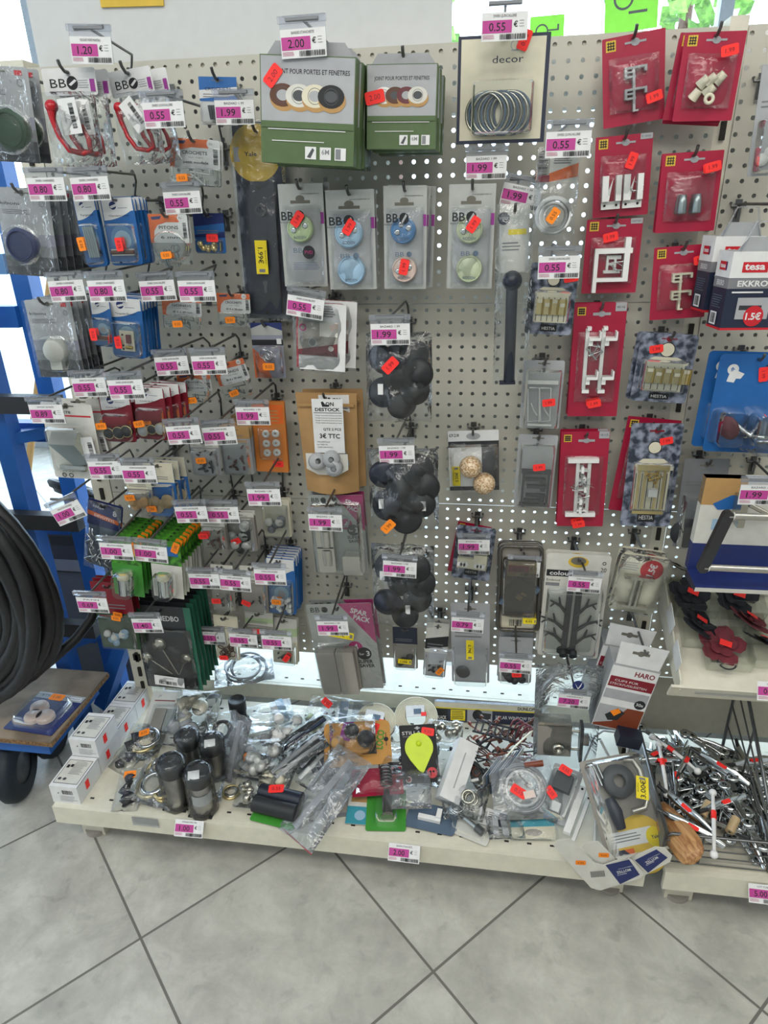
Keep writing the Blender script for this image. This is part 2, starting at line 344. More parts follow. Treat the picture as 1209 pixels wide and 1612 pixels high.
# ---------------------------------------------------------------- gondola
G = thing('gondola_shelving', 'cream steel gondola shelving with perforated back panels and base shelves', 'shelving', (0, 0, 0))
PB, XL, XM, XR = .355, -.813, .4875, 1.86
for (x0, x1) in ((XL, XM), (XM + .031, XR)):
    for k in range(3):
        z1 = ZR + .0125 - .45 * k; z0 = z1 - .4485
        b = MB(); b.box(((x0 + x1) / 2, .001, (z0 + z1) / 2), (x1 - x0, .0016, z1 - z0), 'pegboard'); b.build('back_panel', G)
b = MB(); b.box(((XM + .03 + XR) / 2, .006, .272), (XR - XM - .03, .012, .164), 'beige_board'); b.build('kick_panel', G)
for x in (-.842, .503, 1.87):
    b = MB(); b.box((x, .03, .86), (.030 if x < 1.9 and x > 0 else .05, .055, 1.72), 'cream_paint')
    for i in range(32): b.box((x, .0005, .1 + i * .05), (.009, .006, .030), 'slot')
    if x < 0:
        for z in (.30, .62, .94): b.box((x, .0005, z), (.02, .006, .02), 'slot')
    b.build('upright', G)
b = MB(); b.box((-.14, .03, 1.695), (1.34, .05, .02), 'cream_paint'); b.build('top_rail', G)
def base_shelf(x0, x1, y0, y1, z, fx=1):
    b = MB(); cx = (x0 + x1) / 2; w = x1 - x0
    b.box((cx, (y0 + y1) / 2, z - .008), (w, y1 - y0, .016), 'cream_paint')
    b.box((cx, y0 - .0055, z - .0265), (w + .001, .012, .052), 'cream_paint'); b.box((cx, y1 + .0055, z - .0205), (w + .001, .012, .04), 'cream_paint')
    n = int(w / .05)
    for i in range(n):
        x = x0 + .05 * (i + .7)
        for y in (y0 + .024, y1 - .028): b.box((x, y, z + .0002), (.010, .0045, .0012), 'slot')
        if i % 5 == 2: b.cyl((x, y0 - .0004, z - .028), (x, y0 + .001, z - .028), .0025, 'slot', seg=10)
    o = b.build('base_shelf', G)
    for x in (x0 + .055, x1 - .055):
        f = MB(); f.box((x, y0 + .0495, (z - .05) / 2), (.06, .03, z - .05), 'cream_paint'); f.box((x, (y0 + y1) / 2, (z - .05) / 2 + .012), (.035, y1 - y0 - .09, z - .075), 'cream_paint')
        f.cyl((x, y0 + .05, 0), (x, y0 + .05, .012), .028, 'warm_grey', seg=20); f.build('foot', o)
    return o
ZS = .138
base_shelf(-.898, .480, -.372, .03, ZS)
base_shelf(.520, 1.86, -.372, .03, ZS)
base_shelf(-.85, 1.86, .135, .50, ZS)
for (x0, x1, z0, z1) in ((-.82, 1.85, 1.60, 1.72), (-.82, 1.85, .80, 1.335), (-.82, -.10, 1.335, 1.60), (.30, 1.85, 1.335, 1.60), (-.82, -.05, .36, .80)):      # added backing, shaped to darken the peg holes; stands in for far-side goods
    b = MB(); b.box(((x0 + x1) / 2, .085, (z0 + z1) / 2), (x1 - x0, .01, z1 - z0), 'white'); b.build('hole_backing', G)
b = MB(); b.box((-.405, .075, 1.985), (.84, .012, .62), 'wall_paint'); b.build('sign_panel', G)
# yellow poster hanging on the white panel
p0 = at(160, 13, .066); p1 = at(258, 8, .066); b = MB(); ww = (p1 - p0).length
b.box((0, 0, .15), (ww, .004, .30), 'yellow_card'); b.box((.02, -.0025, .165), (ww * .55, .001, .27), 'dark_grey'); b.box((ww * .38, -.0025, .16), (ww * .18, .001, .28), 'orange')
o = b.build('poster', None, (p0 + p1) / 2, (0, R(2), 0)); prop(o, 'yellow and black poster on the white panel above the pegboard', 'poster')
# bright green paper signs on the window
def paper(x0, y0, x1, y1, x2, y2, Y, desc):
    a, c, d = at(x0, y0, Y), at(x1, y1, Y), at(x2, y2, Y); w = (c - a).length; h = (d - a).length; b = MB()
    b.box((w / 2, 0, -h / 2), (w, .0015, h), 'window_green'); f = Face(b, w, h, -.0008); b.T = Matrix.Translation((w / 2, 0, 0))
    f.ring(.35, .5, .15, .19, 'dark_grey'); f.rect(.5, .45, .85, .5, 'dark_grey'); f.rect(.8, .3, .85, .5, 'dark_grey'); f.rect(.45, .7, .8, .74, 'dark_grey')
    o = b.build('paper_sign', None, a, (0, math.atan2(-(c - a).z, (c - a).x), 0)); prop(o, desc, 'sign')
paper(954, -52, 1040, -66, 983, 44, .5, 'bright green paper sign hanging tilted in the window, right of the other green paper')
paper(835, 27, 889, 22, 838, 75, .45, 'bright green paper sign peeking over the pegboard beside the ring pack')
# ================================================================== builders for hanging goods
def solve(tl, tr, bl, Y):
    a, c, d = at(*tl, Y), at(*tr, Y), at(*bl, Y); w = (c - a).length; h = (d - a).length
    r1 = math.atan2(-(c - a).z, (c - a).x); r2 = math.atan2((a - d).x, (a - d).z); r = (r1 + r2) / 2
    cen = (c + d) / 2; up = Vector((math.sin(r), 0, math.cos(r))); return cen + up * h / 2, w, h, r
USED = {}
def tagmesh(price, title, holder):
    k = (price, title, holder)
    if k in USED: return USED[k]
    b = MB(); w, h = .070, .037; b.box((0, 0, -h / 2), (w, .0006, h), 'paper'); f = Face(b, w, h, -.0003)
    f.rect(.02, .27, .66, .72, 'pink'); f.text(.5, .13, .10, title, 'ink', width=.5); f.text(.34, .50, .30, price, 'ink', .01, width=.36)
    f.text(.74, .42, .2, '€', 'ink', .01); f.lines(.82, .95, .3, .6, 3, 'grey_ink', 1, .15); f.lines(.03, .30, .78, .94, 3, 'magenta', 2, .3); f.bars(.40, .76, .97, .95, 34, 'ink', 3)
    c = MB()
    if holder: c.box((0, .0012, -.010), (.071, .0012, .052), 'holder'); c.box((0, -.001, .0115), (.074, .006, .009), 'holder'); c.box((0, -.0045, .0115), (.05, .0008, .004), 'mid_grey')
    USED[k] = (b, c); o1 = b.build('printed_label'); o2 = c.build('clear_holder') if holder else None; USED[k] = (o1.data, o2.data if o2 else None)
    bpy.data.objects.remove(o1);
    if o2: bpy.data.objects.remove(o2)
    return USED[k]
TITLES = {'0.55': 'DIVERS QUINCAILLERIE', '1.99': 'BAZARD 1.99', '0.80': 'DIVERS CHARNIERES', '1.00': 'BOUTON MEUBLE', '2.00': 'BANDES ETANCHEITE', '1.20': 'CROCHET PORTE MANTEAU', '0.89': 'CROCHET DE PORTE', '0.69': 'PATIN', '1.40': 'CROCHET', '0.79': 'BAZARD 0.79', '7.20': 'VERROU', '5.00': 'LOT CUILLERES'}
def tag(price, x0, y0, x1, y1, desc, title=None, holder=True, Y=None, lean=0):
    if Y is None:
        lo, hi = -.42, .0
        for _ in range(30):
            mid = (lo + hi) / 2
            if (at(x1, y1, mid) - at(x0, y0, mid)).length > .070: hi = mid
            else: lo = mid
        Y = max(-.33, min(-.07, (lo + hi) / 2))
    a, c = at(x0, y0, Y), at(x1, y1, Y); r = math.atan2(-(c - a).z, (c - a).x)
    t = thing('price_tag', '%s euro price tag %s' % (price, desc.replace('left one of', 'left of').replace('right one of', 'right of')), 'price tag', (a + c) / 2, (R(lean), r, 0), None)
    m1, m2 = tagmesh(price, title or TITLES[price], holder)
    for n, m in (('printed_label', m1), ('clear_holder', m2)):
        if m: o = bpy.data.objects.new(n, m); C.objects.link(o); o.parent = t
    return t
def hook(X, Z, L, desc, arm=None, tip=.014, dark=False):
    """peg hook: prong at height Z, length L; arm = (x, z, length) of the label arm"""
    m = 'dark_steel' if dark else 'steel'; r = .0027
    t = thing('peg_hook', 'peg hook ' + desc, 'peg hook', (X, 0, Z))
    b = MB(); b.tube([(-.0125, .006, .002), (-.0125, -.004, .002), (-.0125, -.006, -.004), (.0125, -.006, -.004), (.0125, -.004, .002), (.0125, .006, .002)], r * .8, m, 7)
    b.box((0, -.005, -.012), (.012, .002, .04), m); b.build('back_plate', t)
    b = MB(); b.tube([(0, -.005, -.024), (0, -.007, -.004), (0, -.02, 0), (0, -L, 0), (0, -L - .010, tip * .5), (0, -L - .014, tip)], r, m, 8); b.build('prong', t)
    if arm:
        ax, az, al = arm[0] - X, arm[1] - Z, arm[2]
        b = MB(); b.tube([(0, -.008, 0), (ax * .3, -.012, az * .75), (ax * .5, -.03, az), (ax, -al, az)], r * .85, m, 8); b.build('label_arm', t)
        b = MB(); b.cyl((ax - .025, -al, az), (ax + .025, -al, az), .0028, m, seg=10); b.build('cross_bar', t)
    return t
def sticker(t, x, z, y, m='fluo_red', rot=0, s=1.0, txt='0.55'):
    b = MB(); w, h = .021 * s, .0125 * s; c, sn = math.cos(rot), math.sin(rot)
    P = [(-.5, -.4), (-.4, -.5), (.4, -.5), (.5, -.4), (.5, .4), (.4, .5), (-.4, .5), (-.5, .4)]
    pts = [(a * w, q * h) for a, q in P]; b.prism(pts, 0, .0004, m); b.text(0, .0, h * .42, txt, 'dark_red' if m == 'fluo_red' else 'brown', -.0002, 0)
    o = b.build('price_sticker', t, (x, y, z), (0, -rot, 0)); o['label'] = ('bright red' if m == 'fluo_red' else 'bright orange') + ' price sticker'; return o
def ysticker(t, x, z, y, txt, rot=0, w=.045, h=.017):
    b = MB(); b.box((0, 0, 0), (w, .0004, h), 'yellow'); b.text(w * -.05, -h * .05, h * .42, txt, 'ink', -.0004, .015); b.text(0, h * .36, h * .12, 'BAZARD', 'ink', -.0004, width=w * .4)
    f = Face(b, w, h, -.0002, h / 2); f.rect(.85, .25, .95, .75, 'grey_ink')
    o = b.build('price_sticker', t, (x, y, z), (0, -rot, 0)); o['label'] = 'yellow price sticker'; return o
def bag(t, w, h, d, z0=0, m='film', name='clear_bag', seed=1, nx=10, nz=14, y=0, x=0, crink=.18):
    """closed, crinkled pillow of plastic film"""
    b = MB(); vs = []; fs = []
    for side in (-1, 1):
        for j in range(nz + 1):
            for i in range(nx + 1):
                u, v = i / nx, j / nz; e = (math.sin(math.pi * u) * math.sin(math.pi * v)) ** .5 if 0 < u < 1 and 0 < v < 1 else 0
                q = mnoise.noise(Vector((u * 5, v * 6, seed * 3.7 + side))); k = d / 2 * e * (1 + crink * 4 * q)
                xx = (u - .5) * w * (1 + .03 * mnoise.noise(Vector((v * 4, seed, 0)))); vs.append((x + xx, y + side * k, z0 - v * h + .003 * mnoise.noise(Vector((u * 4, seed, 3)))))
    n = (nx + 1) * (nz + 1)
    for s in (0, 1):
        for j in range(nz):
            for i in range(nx):
                a = s * n + j * (nx + 1) + i; q = (a, a + 1, a + nx + 2, a + nx + 1); fs.append(q if s else q[::-1])
    b.add(vs, fs, m, True); return b.build(name, t)
def dome(t, pts, y0, d, m='blister', name='blister', inset=.12):
    """thermoformed blister: outline pts (x, z) at y0, raised by d with tapered sides"""
    n = len(pts); cx = sum(p[0] for p in pts) / n; cz = sum(p[1] for p in pts) / n; b = MB()
    R1 = [(x, y0, z) for x, z in pts]; R2 = [(cx + (x - cx) * (1 - inset * .3), y0 - d * .75, cz + (z - cz) * (1 - inset * .3)) for x, z in pts]
    R3 = [(cx + (x - cx) * (1 - inset), y0 - d, cz + (z - cz) * (1 - inset)) for x, z in pts]; vs = R1 + R2 + R3; fs = []
    for k in (0, n): fs += [(k + i, k + n + i, k + n + (i + 1) % n, k + (i + 1) % n) for i in range(n)]
    b.add(vs, fs, m, True); b.add(R3, [tuple(range(n))], m); return b.build(name, t)
def cardbase(t, w, h, m, th=.0012, r=.004, name='card'):
    b = MB(); b.prism(rrect(-w / 2, -h, w / 2, 0, min(r, w * .2)), -th, 0, m); return b, Face(b, w, h, -th)
def screws(b, n, x0, x1, z0, z1, y, m='chrome', L=.014, r=.0014, seed=0):
    rg = random.Random(seed)
    for i in range(n):
        x, z, a = rg.uniform(x0, x1), rg.uniform(z0, z1), rg.uniform(0, 6.28); dx, dz = math.cos(a) * L / 2, math.sin(a) * L / 2
        b.cyl((x - dx, y - .002, z - dz), (x + dx, y - .003, z + dz), r, m, r * .3, seg=6); b.cyl((x - dx, y - .002, z - dz), (x - dx * 1.12, y - .002, z - dz * 1.12), r * 2, m, seg=8)

KIND = {}
def kind(f): KIND[f.__name__] = f; return f
# ---- kinds: f(t, w, h, k) builds the parts of one pack in local coordinates, top centre at the origin
@kind
def kiboni(t, w, h, k):
    b, f = cardbase(t, w, h, 'card_grey'); g = ['card_grey', 'card_grey', 'lilac_grey', 'mid_grey', 'dark_grey', 'charcoal']
    for i in range(1, 6): f.rect(0, .25 + i * .13, 1, min(1, .25 + (i + 1) * .13 + .02), g[i])
    f.hole(.05); f.text(.24, .17, .035, 'kiboni', 'ink', width=.36); f.rect(.78, .035, .90, .085, 'red'); f.lines(.08, .7, .24, .30, 3, 'grey_ink', 1); f.ring(.85, .16, .04, .05, 'mid_grey'); f.text(.7, .15, .04, '1', 'mid_grey'); b.build('card', t)
    c = k.get('c', 'disc'); z = -h * k.get('cv', .68); x = (k.get('cu', .5) - .5) * w
    if c == 'disc':
        r = w * .31; b = MB(); b.lathe([(0, .013), (r * .80, .013), (r * .95, .010), (r, .003), (r, 0)], (x, -.0014, z), (0, -1, 0), k.get('m', 'deep_blue'), 32); b.lathe([(r * .80, .0132), (r * .80, .0165), (r * .74, .0165), (r * .74, .0132)], (x, -.0014, z), (0, -1, 0), k.get('m', 'deep_blue'), 20); b.build('suction_hook', t)
        dome(t, [(x + r * 1.15 * math.cos(i * .2618), z + r * 1.15 * math.sin(i * .2618)) for i in range(24)], -.0013, .022)
    else:
        b = MB(); r = w * .27; b.lathe([(0, .018), (r * .8, .016), (r, .006), (r, 0)], (x, -.0014, z), (0, -1, 0), 'offwhite', 32); b.box((x, -.009, z - r * 1.05), (r * .95, .012, r * .7), 'offwhite'); b.build('adhesive_hook', t)
        dome(t, rrect(x - r * 1.2, z - r * 1.6, x + r * 1.2, z + r * 1.2, r * .8), -.0013, .024)
    bag(t, w * .99, h * .99, .008, 0, 'thin_film', 'film_sleeve', seed=k.get('seed', 2), y=-.012, crink=.08)
@kind
def bbo_hook(t, w, h, k):
    hh = h * .27; b, f = cardbase(t, w, hh, 'paper'); f.hole(.22, .1, 'light_ink')
    f.text(.28, .55, .34, 'BB', 'ink', width=.30); f.disc(.55, .55, .105, 'ink'); f.poly([(.48, .60), (.60, .42), (.64, .47), (.52, .66)], 'paper'); f.lines(.1, .62, .84, .88, 1, 'grey_ink'); f.lines(.66, .9, .45, .78, 4, 'light_ink'); f.rect(.88, .42, .97, .88, 'purple'); b.build('header_card', t)
    b = MB(); r = w * .055; z = -h * .42; s = k.get('sgn', 1)
    b.tube([(s * -w * .30, -.022, z), (s * -w * .30, -.024, z - h * .10), (s * -w * .22, -.025, z - h * .28), (s * -w * .08, -.024, z - h * .42), (s * w * .16, -.022, z - h * .455), (s * w * .30, -.02, z - h * .43), (s * w * .28, -.018, z - h * .30), (s * w * .18, -.017, z - h * .16)], [r * 1.6, r, r * .9, r * .9, r * .9, r * .85, r * .8, r * .6], 'red_plastic', 12)
    b.ball((s * -w * .29, -.022, z + .004), r * 2, 'red_plastic'); b.build('plastic_hook', t)
    b = MB(); lw, lh = w * .34, h * .36; b.box((0, 0, 0), (lw, .0006, lh), 'paper'); f = Face(b, lw, lh, -.0003, lh / 2); f.bars(.55, .15, .8, .85, 30, 'ink', 4, True); f.text(.25, .5, .07, 'CROCHET', 'grey_ink', rot=R(90), width=.55)
    b.build('barcode_label', t, (w * .07, -.030, -h * .50), (0, R(k.get('lr', -5)), 0))
    bag(t, w, h * .76, .036, -hh + .004, 'film', seed=k.get('seed', 5), y=-.014)
@kind
def orange_pack(t, w, h, k):
    hh = h * k.get('hf', .58); b, f = cardbase(t, w, hh, 'paper'); f.rect(0, 0, .78 if k.get('side') else 1, .28, 'orange'); f.poly([(0, .28), (.45, .28), (.22, .38), (.12, .58), (.08, 1), (0, 1)], 'orange')
    f.poly([(.06, .10), (.34, .06), (.3, .17), (.1, .2)], 'deep_blue'); f.disc(.82, .13, .075, 'paper'); f.text(.82, .13, .08, 'X6', 'ink'); f.text(.5, .46, .12, k.get('title', 'GONDS'), 'ink', .01, width=.5); f.text(.52, .62, .05, 'acier zingue', 'grey_ink', width=.3)
    f.text(.52, .8, .10, k.get('size', 'Ø 3 x 30 mm'), 'ink', .01, width=.5); f.bars(.87, .3, .96, .85, 22, 'ink', 2, True); b.build('card', t)
    b = MB(); rg = random.Random(k.get('seed', 1))
    for i in range(k.get('n_', 5)):
        x = rg.uniform(-.22, .22) * w; z = -hh - (h - hh) * rg.uniform(.25, .7); a = rg.uniform(-.9, .9)
        if k.get('c') == 'ring': b.torus((x, -.007, z), .006, .0011, 'zinc', seg=16, ts=6); b.cyl((x, -.007, z - .006), (x + .004, -.007, z - .02), .001, 'zinc')
        else: dx = w * .2 * math.cos(a); dz = w * .14 * math.sin(a); b.tube([(x - dx, -.006, z - dz), (x, -.006, z), (x + dx, -.006, z + dz), (x + dx, -.009, z + dz + .009)], .0014, k.get('m', 'zinc'), 6)
    b.build('metal_pieces', t)
    if k.get('round'): dome(t, [(math.cos(i * .2618) * w * .45, -h + w * .38 + math.sin(i * .2618) * w * .40) for i in range(24)], -.001, .016, 'blister', 'blister')
    else: dome(t, rrect(-w * .46, -h * .99, w * .46, -hh + .003, .005), -.001, .014)
    bag(t, w * 1.02, h * 1.03, .008, .002, 'thin_film', 'film_sleeve', seed=k.get('seed', 3), y=-.006)
    if k.get('st', 1): sticker(t, (k.get('su', .45) - .5) * w, -h * k.get('sv', .82), -.018, 'fluo_orange', rot=k.get('sr', .1), txt='0.55')
@kind
def blue_pack(t, w, h, k):
    b, f = cardbase(t, w, h, k.get('base', 'blue'), r=.008); n = 12
    top = k.get('head', 'paper'); f.poly([(.03, .01), (.97, .01), (.97, .20)] + [(.97 - .94 * i / n, .20 + .15 * (1 - (1 - i / n) ** 2) - .02) for i in range(1, n + 1)], top)
    if k.get('mid'): f.poly([(0, .40), (1, .32), (1, .62), (0, .66)], k['mid'])
    f.disc(.36, .12, .11, 'deep_blue' if top == 'paper' else 'red'); f.poly([(.26, .13), (.62, .07), (.66, .10), (.3, .16)], top); f.lines(.5, .9, .155, .17, 1, 'deep_blue'); f.text(.5, .265, .028, k.get('title', 'Charniere Laiton'), 'ink', width=.62)
    if not k.get('mid'): f.disc(.5, .60, .36, 'mid_blue'); f.disc(.5, .62, .26, 'sky'); f.disc(.5, .64, .14, 'light_ink')
    b.build('card', t); c = k.get('c', 'hinge'); b = MB()
    if c == 'hinge':
        b.box((0, -.008, -h * .80), (w * .72, .004, h * .10), 'brushed'); b.cyl((-w * .36, -.011, -h * .80), (w * .36, -.011, -h * .80), .0035, 'brown'); nm = 'hinge'
    elif c == 'latch':
        b.box((w * .02, -.008, -h * .70), (w * .42, .003, h * .34), 'ivory'); b.box((w * .1, -.012, -h * .66), (w * .12, .008, h * .14), 'mauve'); b.cyl((w * .0, -.013, -h * .80), (w * .2, -.013, -h * .80), .003, 'brass'); nm = 'latch'
        for q in (-.6, -.78, -.84): b.cyl((-w * .1, -.0096, h * q), (-w * .1, -.0100, h * q), .002, 'slot')
    elif c == 'rods':
        for i in range(5): b.cyl((-w * .2 + i * w * .1, -.008, -h * .42), (-w * .12 + i * w * .1, -.009, -h * .86), .0025, 'zinc')
        nm = 'threaded_rod'
    elif c == 'caps':
        for (x, z, m, r) in k['caps']: b.lathe([(0, .010), (r * w * .8, .010), (r * w, .006), (r * w, 0)], (x * w, -.003, z * h), (0, -1, .0), m, 24); b.torus((x * w, -.010, z * h), r * w * .95, .0012, 'gold', seg=24, ts=6)
        nm = 'round_cap'
    elif c == 'plugs':
        rg = random.Random(4)
        for i in range(22): x, z = rg.uniform(-.32, .34) * w, -h * rg.uniform(.68, .93); b.cyl((x, -.006, z), (x + rg.uniform(-.006, .006), -.014, z + rg.uniform(-.006, .006)), .006, 'white', .004, seg=10)
        nm = 'plugs'
    b.build(nm, t); dome(t, rrect(-w * .44, -h * .97, w * .44, -h * .37, .008), -.0012, .018, k.get('bl', 'blister'))
    st = k.get('st', 'fluo_red')
    if st: sticker(t, (k.get('su', .5) - .5) * w, -h * k.get('sv', .68), -.0195, st, rot=k.get('sr', -1.5), s=1.1)
@kind
def red_card(t, w, h, k):
    b, f = cardbase(t, w, h, 'red_card', r=.002); f.rect(.06, .03, .22, .03 + .16 * w / h, 'yellow_card'); q = .16 * w / h
    for a in (.25, .5, .75): f.rect(.06 + .16 * a - .008, .03 + q * .12, .06 + .16 * a + .008, .03 + q * .88, 'ink'); f.rect(.06 + .16 * .12, .03 + q * a - .006, .06 + .16 * .88, .03 + q * a + .006, 'ink')
    hv = .09; f.rect(.36, hv - .012, .70, hv + .012, 'light_ink'); f.disc(.53, hv, .07, 'light_ink', rz=.055)
    if k.get('pl'): f.rect(.78, .0, .99, .07, 'light_ink'); f.text(.88, .035, .02, k['pl'], 'ink', width=.15)
    b.build('card', t); c = k['c']; m = k.get('m', 'white'); b = MB(); y0, y1 = -.012, -.0013
    cnt = [0]
    def bar(u0, v0, u1, v1, a=y0, e=y1, mm=None):
        cnt[0] += 1; a -= .00012 * cnt[0]; b.box(((u0 + u1) / 2 * w - w / 2, (a + e) / 2, -(v0 + v1) / 2 * h), (abs(u1 - u0) * w, e - a, abs(v1 - v0) * h), mm or m)
    if c == 'E':
        for v in (.36, .60): bar(.34, v, .70, v + .025); bar(.66, v, .70, v + .07); bar(.34, v + .02, .38, v + .115); bar(.38, v + .05, .50, v + .07); bar(.36, v + .10, .52, v + .125); bar(.47, v + .02, .51, v + .25)
        bar(.47, .845, .56, .865); nm = 'curtain_bracket'
    elif c == 'U':
        for u in (.14, .52):
            bar(u, .48, u + .11, .80, -.016); bar(u + .24, .48, u + .34, .80, -.016); bar(u, .80, u + .34, .90, -.008)
            for q_ in (u + .06, u + .27): b.cyl((q_ * w - w / 2, -.0085, -.85 * h), (q_ * w - w / 2, -.009, -.85 * h), .0022, 'slot')
            b.add([(u * w - w / 2 + .004, -.016, -.8 * h), (u * w - w / 2 + .012, -.016, -.8 * h), (u * w - w / 2 + .02, -.006, -.5 * h)], [(0, 1, 2)], m)
        screws(b, 3, .05 * w, .3 * w, -.75 * h, -.55 * h, -.012, L=.02); nm = 'mini_bracket'
    elif c == 'cones':
        for x in (-.12, .12): b.lathe([(.0, .10 * h), (.006, .10 * h), (.0078, 0.0), (.0085, -.12 * h), (.0085, -.14 * h), (0, -.14 * h)], (x * w * 1.0, -.013, -.62 * h), (0, 0, 1), 'zinc', 20)
        nm = 'metal_cone'
    elif c == 'caps':
        for (x, z, a) in ((-.10, -.56, .5), (-.20, -.70, .9), (.02, -.66, 0), (.16, -.52, -.5), (0.02, -.54, .3)):
            b.cyl((x * w - .006 * math.cos(a), -.008, z * h - .006), (x * w + .006 * math.cos(a), -.014, z * h + .006), .0085, 'ivory', .0065, seg=18)
        b.torus((.02 * w, -.018, -.76 * h), .006, .0028, 'ivory', seg=18); nm = 'screw_cap'
    elif c == 'frame':
        bar(.17, .38, .24, .98, -.018); bar(.17, .38, .84, .45, -.018); bar(.70, .24, .80, .80, -.018); bar(.24, .78, .80, .83, -.018); bar(.40, .48, .66, .53, -.010); bar(.40, .48, .44, .70, -.010); bar(.36, .68, .66, .72, -.010); bar(.54, .53, .58, .72, -.010); bar(.44, .58, .56, .61, -.010)
        screws(b, 4, -.02 * w, .15 * w, -.72 * h, -.55 * h, -.012, L=.02); nm = 'curtain_bracket'
    elif c == 'double':
        for u in (.24, .55):
            bar(u, .21, u + .07, .76, -.010)
            for v in (.28, .62): bar(u + .06, v, u + .28, v + .025, -.02); bar(u + .26, v - .05, u + .29, v + .02, -.02); bar(u + .06, v + .02, u + .14, v + .07, -.016)
            bar(u + .02, .19, u + .10, .22, -.014); bar(u - .0, .74, u + .14, .77, -.014)
        screws(b, 7, -.16 * w, .02 * w, -.52 * h, -.35 * h, -.012, L=.024, seed=3); nm = 'curtain_bracket'
    elif c == 'ladder':
        bar(.16, .26, .80, .30, -.014); bar(.16, .83, .80, .87, -.014); bar(.34, .28, .41, .86, -.010); bar(.58, .28, .65, .86, -.010)
        for v in (.37, .47, .57, .70, .79): bar(.40, v, .60, v + .02, -.014); bar(.40 + .04 * ((v * 100) % 3), v - .03, .46 + .04 * ((v * 100) % 3), v + .03, -.018)
        screws(b, 8, -.1 * w, .12 * w, -.72 * h, -.45 * h, -.016, L=.026, seed=5); nm = 'curtain_bracket'
    b.build(nm, t); bag(t, w * .8, h * .62, .026, -h * .24, 'thin_film', 'shrink_film', seed=7, y=-.006, crink=.03)
    st = k.get('st', (.75, .2))
    if st: sticker(t, (st[0] - .5) * w, -st[1] * h, -.02, 'fluo_red', rot=k.get('sr', .2), s=1.25, txt='1.99')
@kind
def hestia(t, w, h, k):
    b, f = cardbase(t, w, h, 'marble', r=.006); f.hole(.07, .28, 'dark_red'); sm = k.get('small')
    if not sm:
        f.disc(.5, .225, .135, 'ink'); f.disc(.5, .225, .12, 'ivory'); f.poly([(.12, .40), (.30, .33), (.70, .33), (.90, .40), (.90, .44), (.12, .44)], 'ivory'); v1 = k.get('v1', .83); f.rect(.17, .44, .86, v1, 'ivory')
        for i in range(6): f.rect(.20 + i * .12, .47, .215 + i * .12, v1 - .02, 'ink')
    f.rect(.33, .86 if not sm else .80, .68, .955 if not sm else .92, 'ink'); f.text(.505, .91 if not sm else .86, .045, 'HESTIA', 'paper', width=.28); b.build('card', t); b = MB(); c = k.get('c', 'hinges')
    if c == 'hinges':
        for i in range(k.get('n_', 4)):
            x = (-.24 + i * .16) * w; b.box((x, -.005, -.60 * h), (w * .13, .002, h * .22), 'gold'); b.cyl((x + w * .07, -.007, -.49 * h), (x + w * .07, -.007, -.71 * h), .002, 'brass'); b.box((x, -.007, -.52 * h + (i % 2) * -.05 * h), (w * .1, .003, h * .05), 'ivory')
        nm = 'hinge'
    elif c == 'long':
        b.box((.02 * w, -.006, -.40 * h), (w * .62, .004, .07 * h), 'gold')
        for x in (-.24, -.12, .12, .26): b.box((x * w, -.004, -.62 * h), (w * .05, .003, .40 * h), 'gold')
        b.box((.01 * w, -.005, -.85 * h), (w * .62, .003, .035 * h), 'gold'); screws(b, 8, -.05 * w, .14 * w, -.58 * h, -.46 * h, -.007, 'brass', .022, .0018, 3); b.box((.04 * w, -.012, -.64 * h), (w * .18, .012, .07 * h), 'white'); nm = 'window_handle'
    else:
        b.box((-.18 * w, -.008, -.66 * h), (w * .42, .012, h * .18), 'ivory'); b.box((.2 * w, -.008, -.62 * h), (w * .36, .014, h * .26), 'ivory')
        for x in (-.32, -.24, -.16, .1, .18, .27): b.cyl((x * w, -.014, -.66 * h), (x * w, -.020, -.66 * h), .006, 'white')
        nm = 'cabinet_catch'
    b.build(nm, t); dome(t, rrect(-w * .38, -h * .83, w * .40, -h * .36, .004), -.0012, .020, 'blister')
    if k.get('st'): sticker(t, (k['st'][0] - .5) * w, -k['st'][1] * h, -.003, 'fluo_red', rot=.2, s=1.2, txt='1.99')
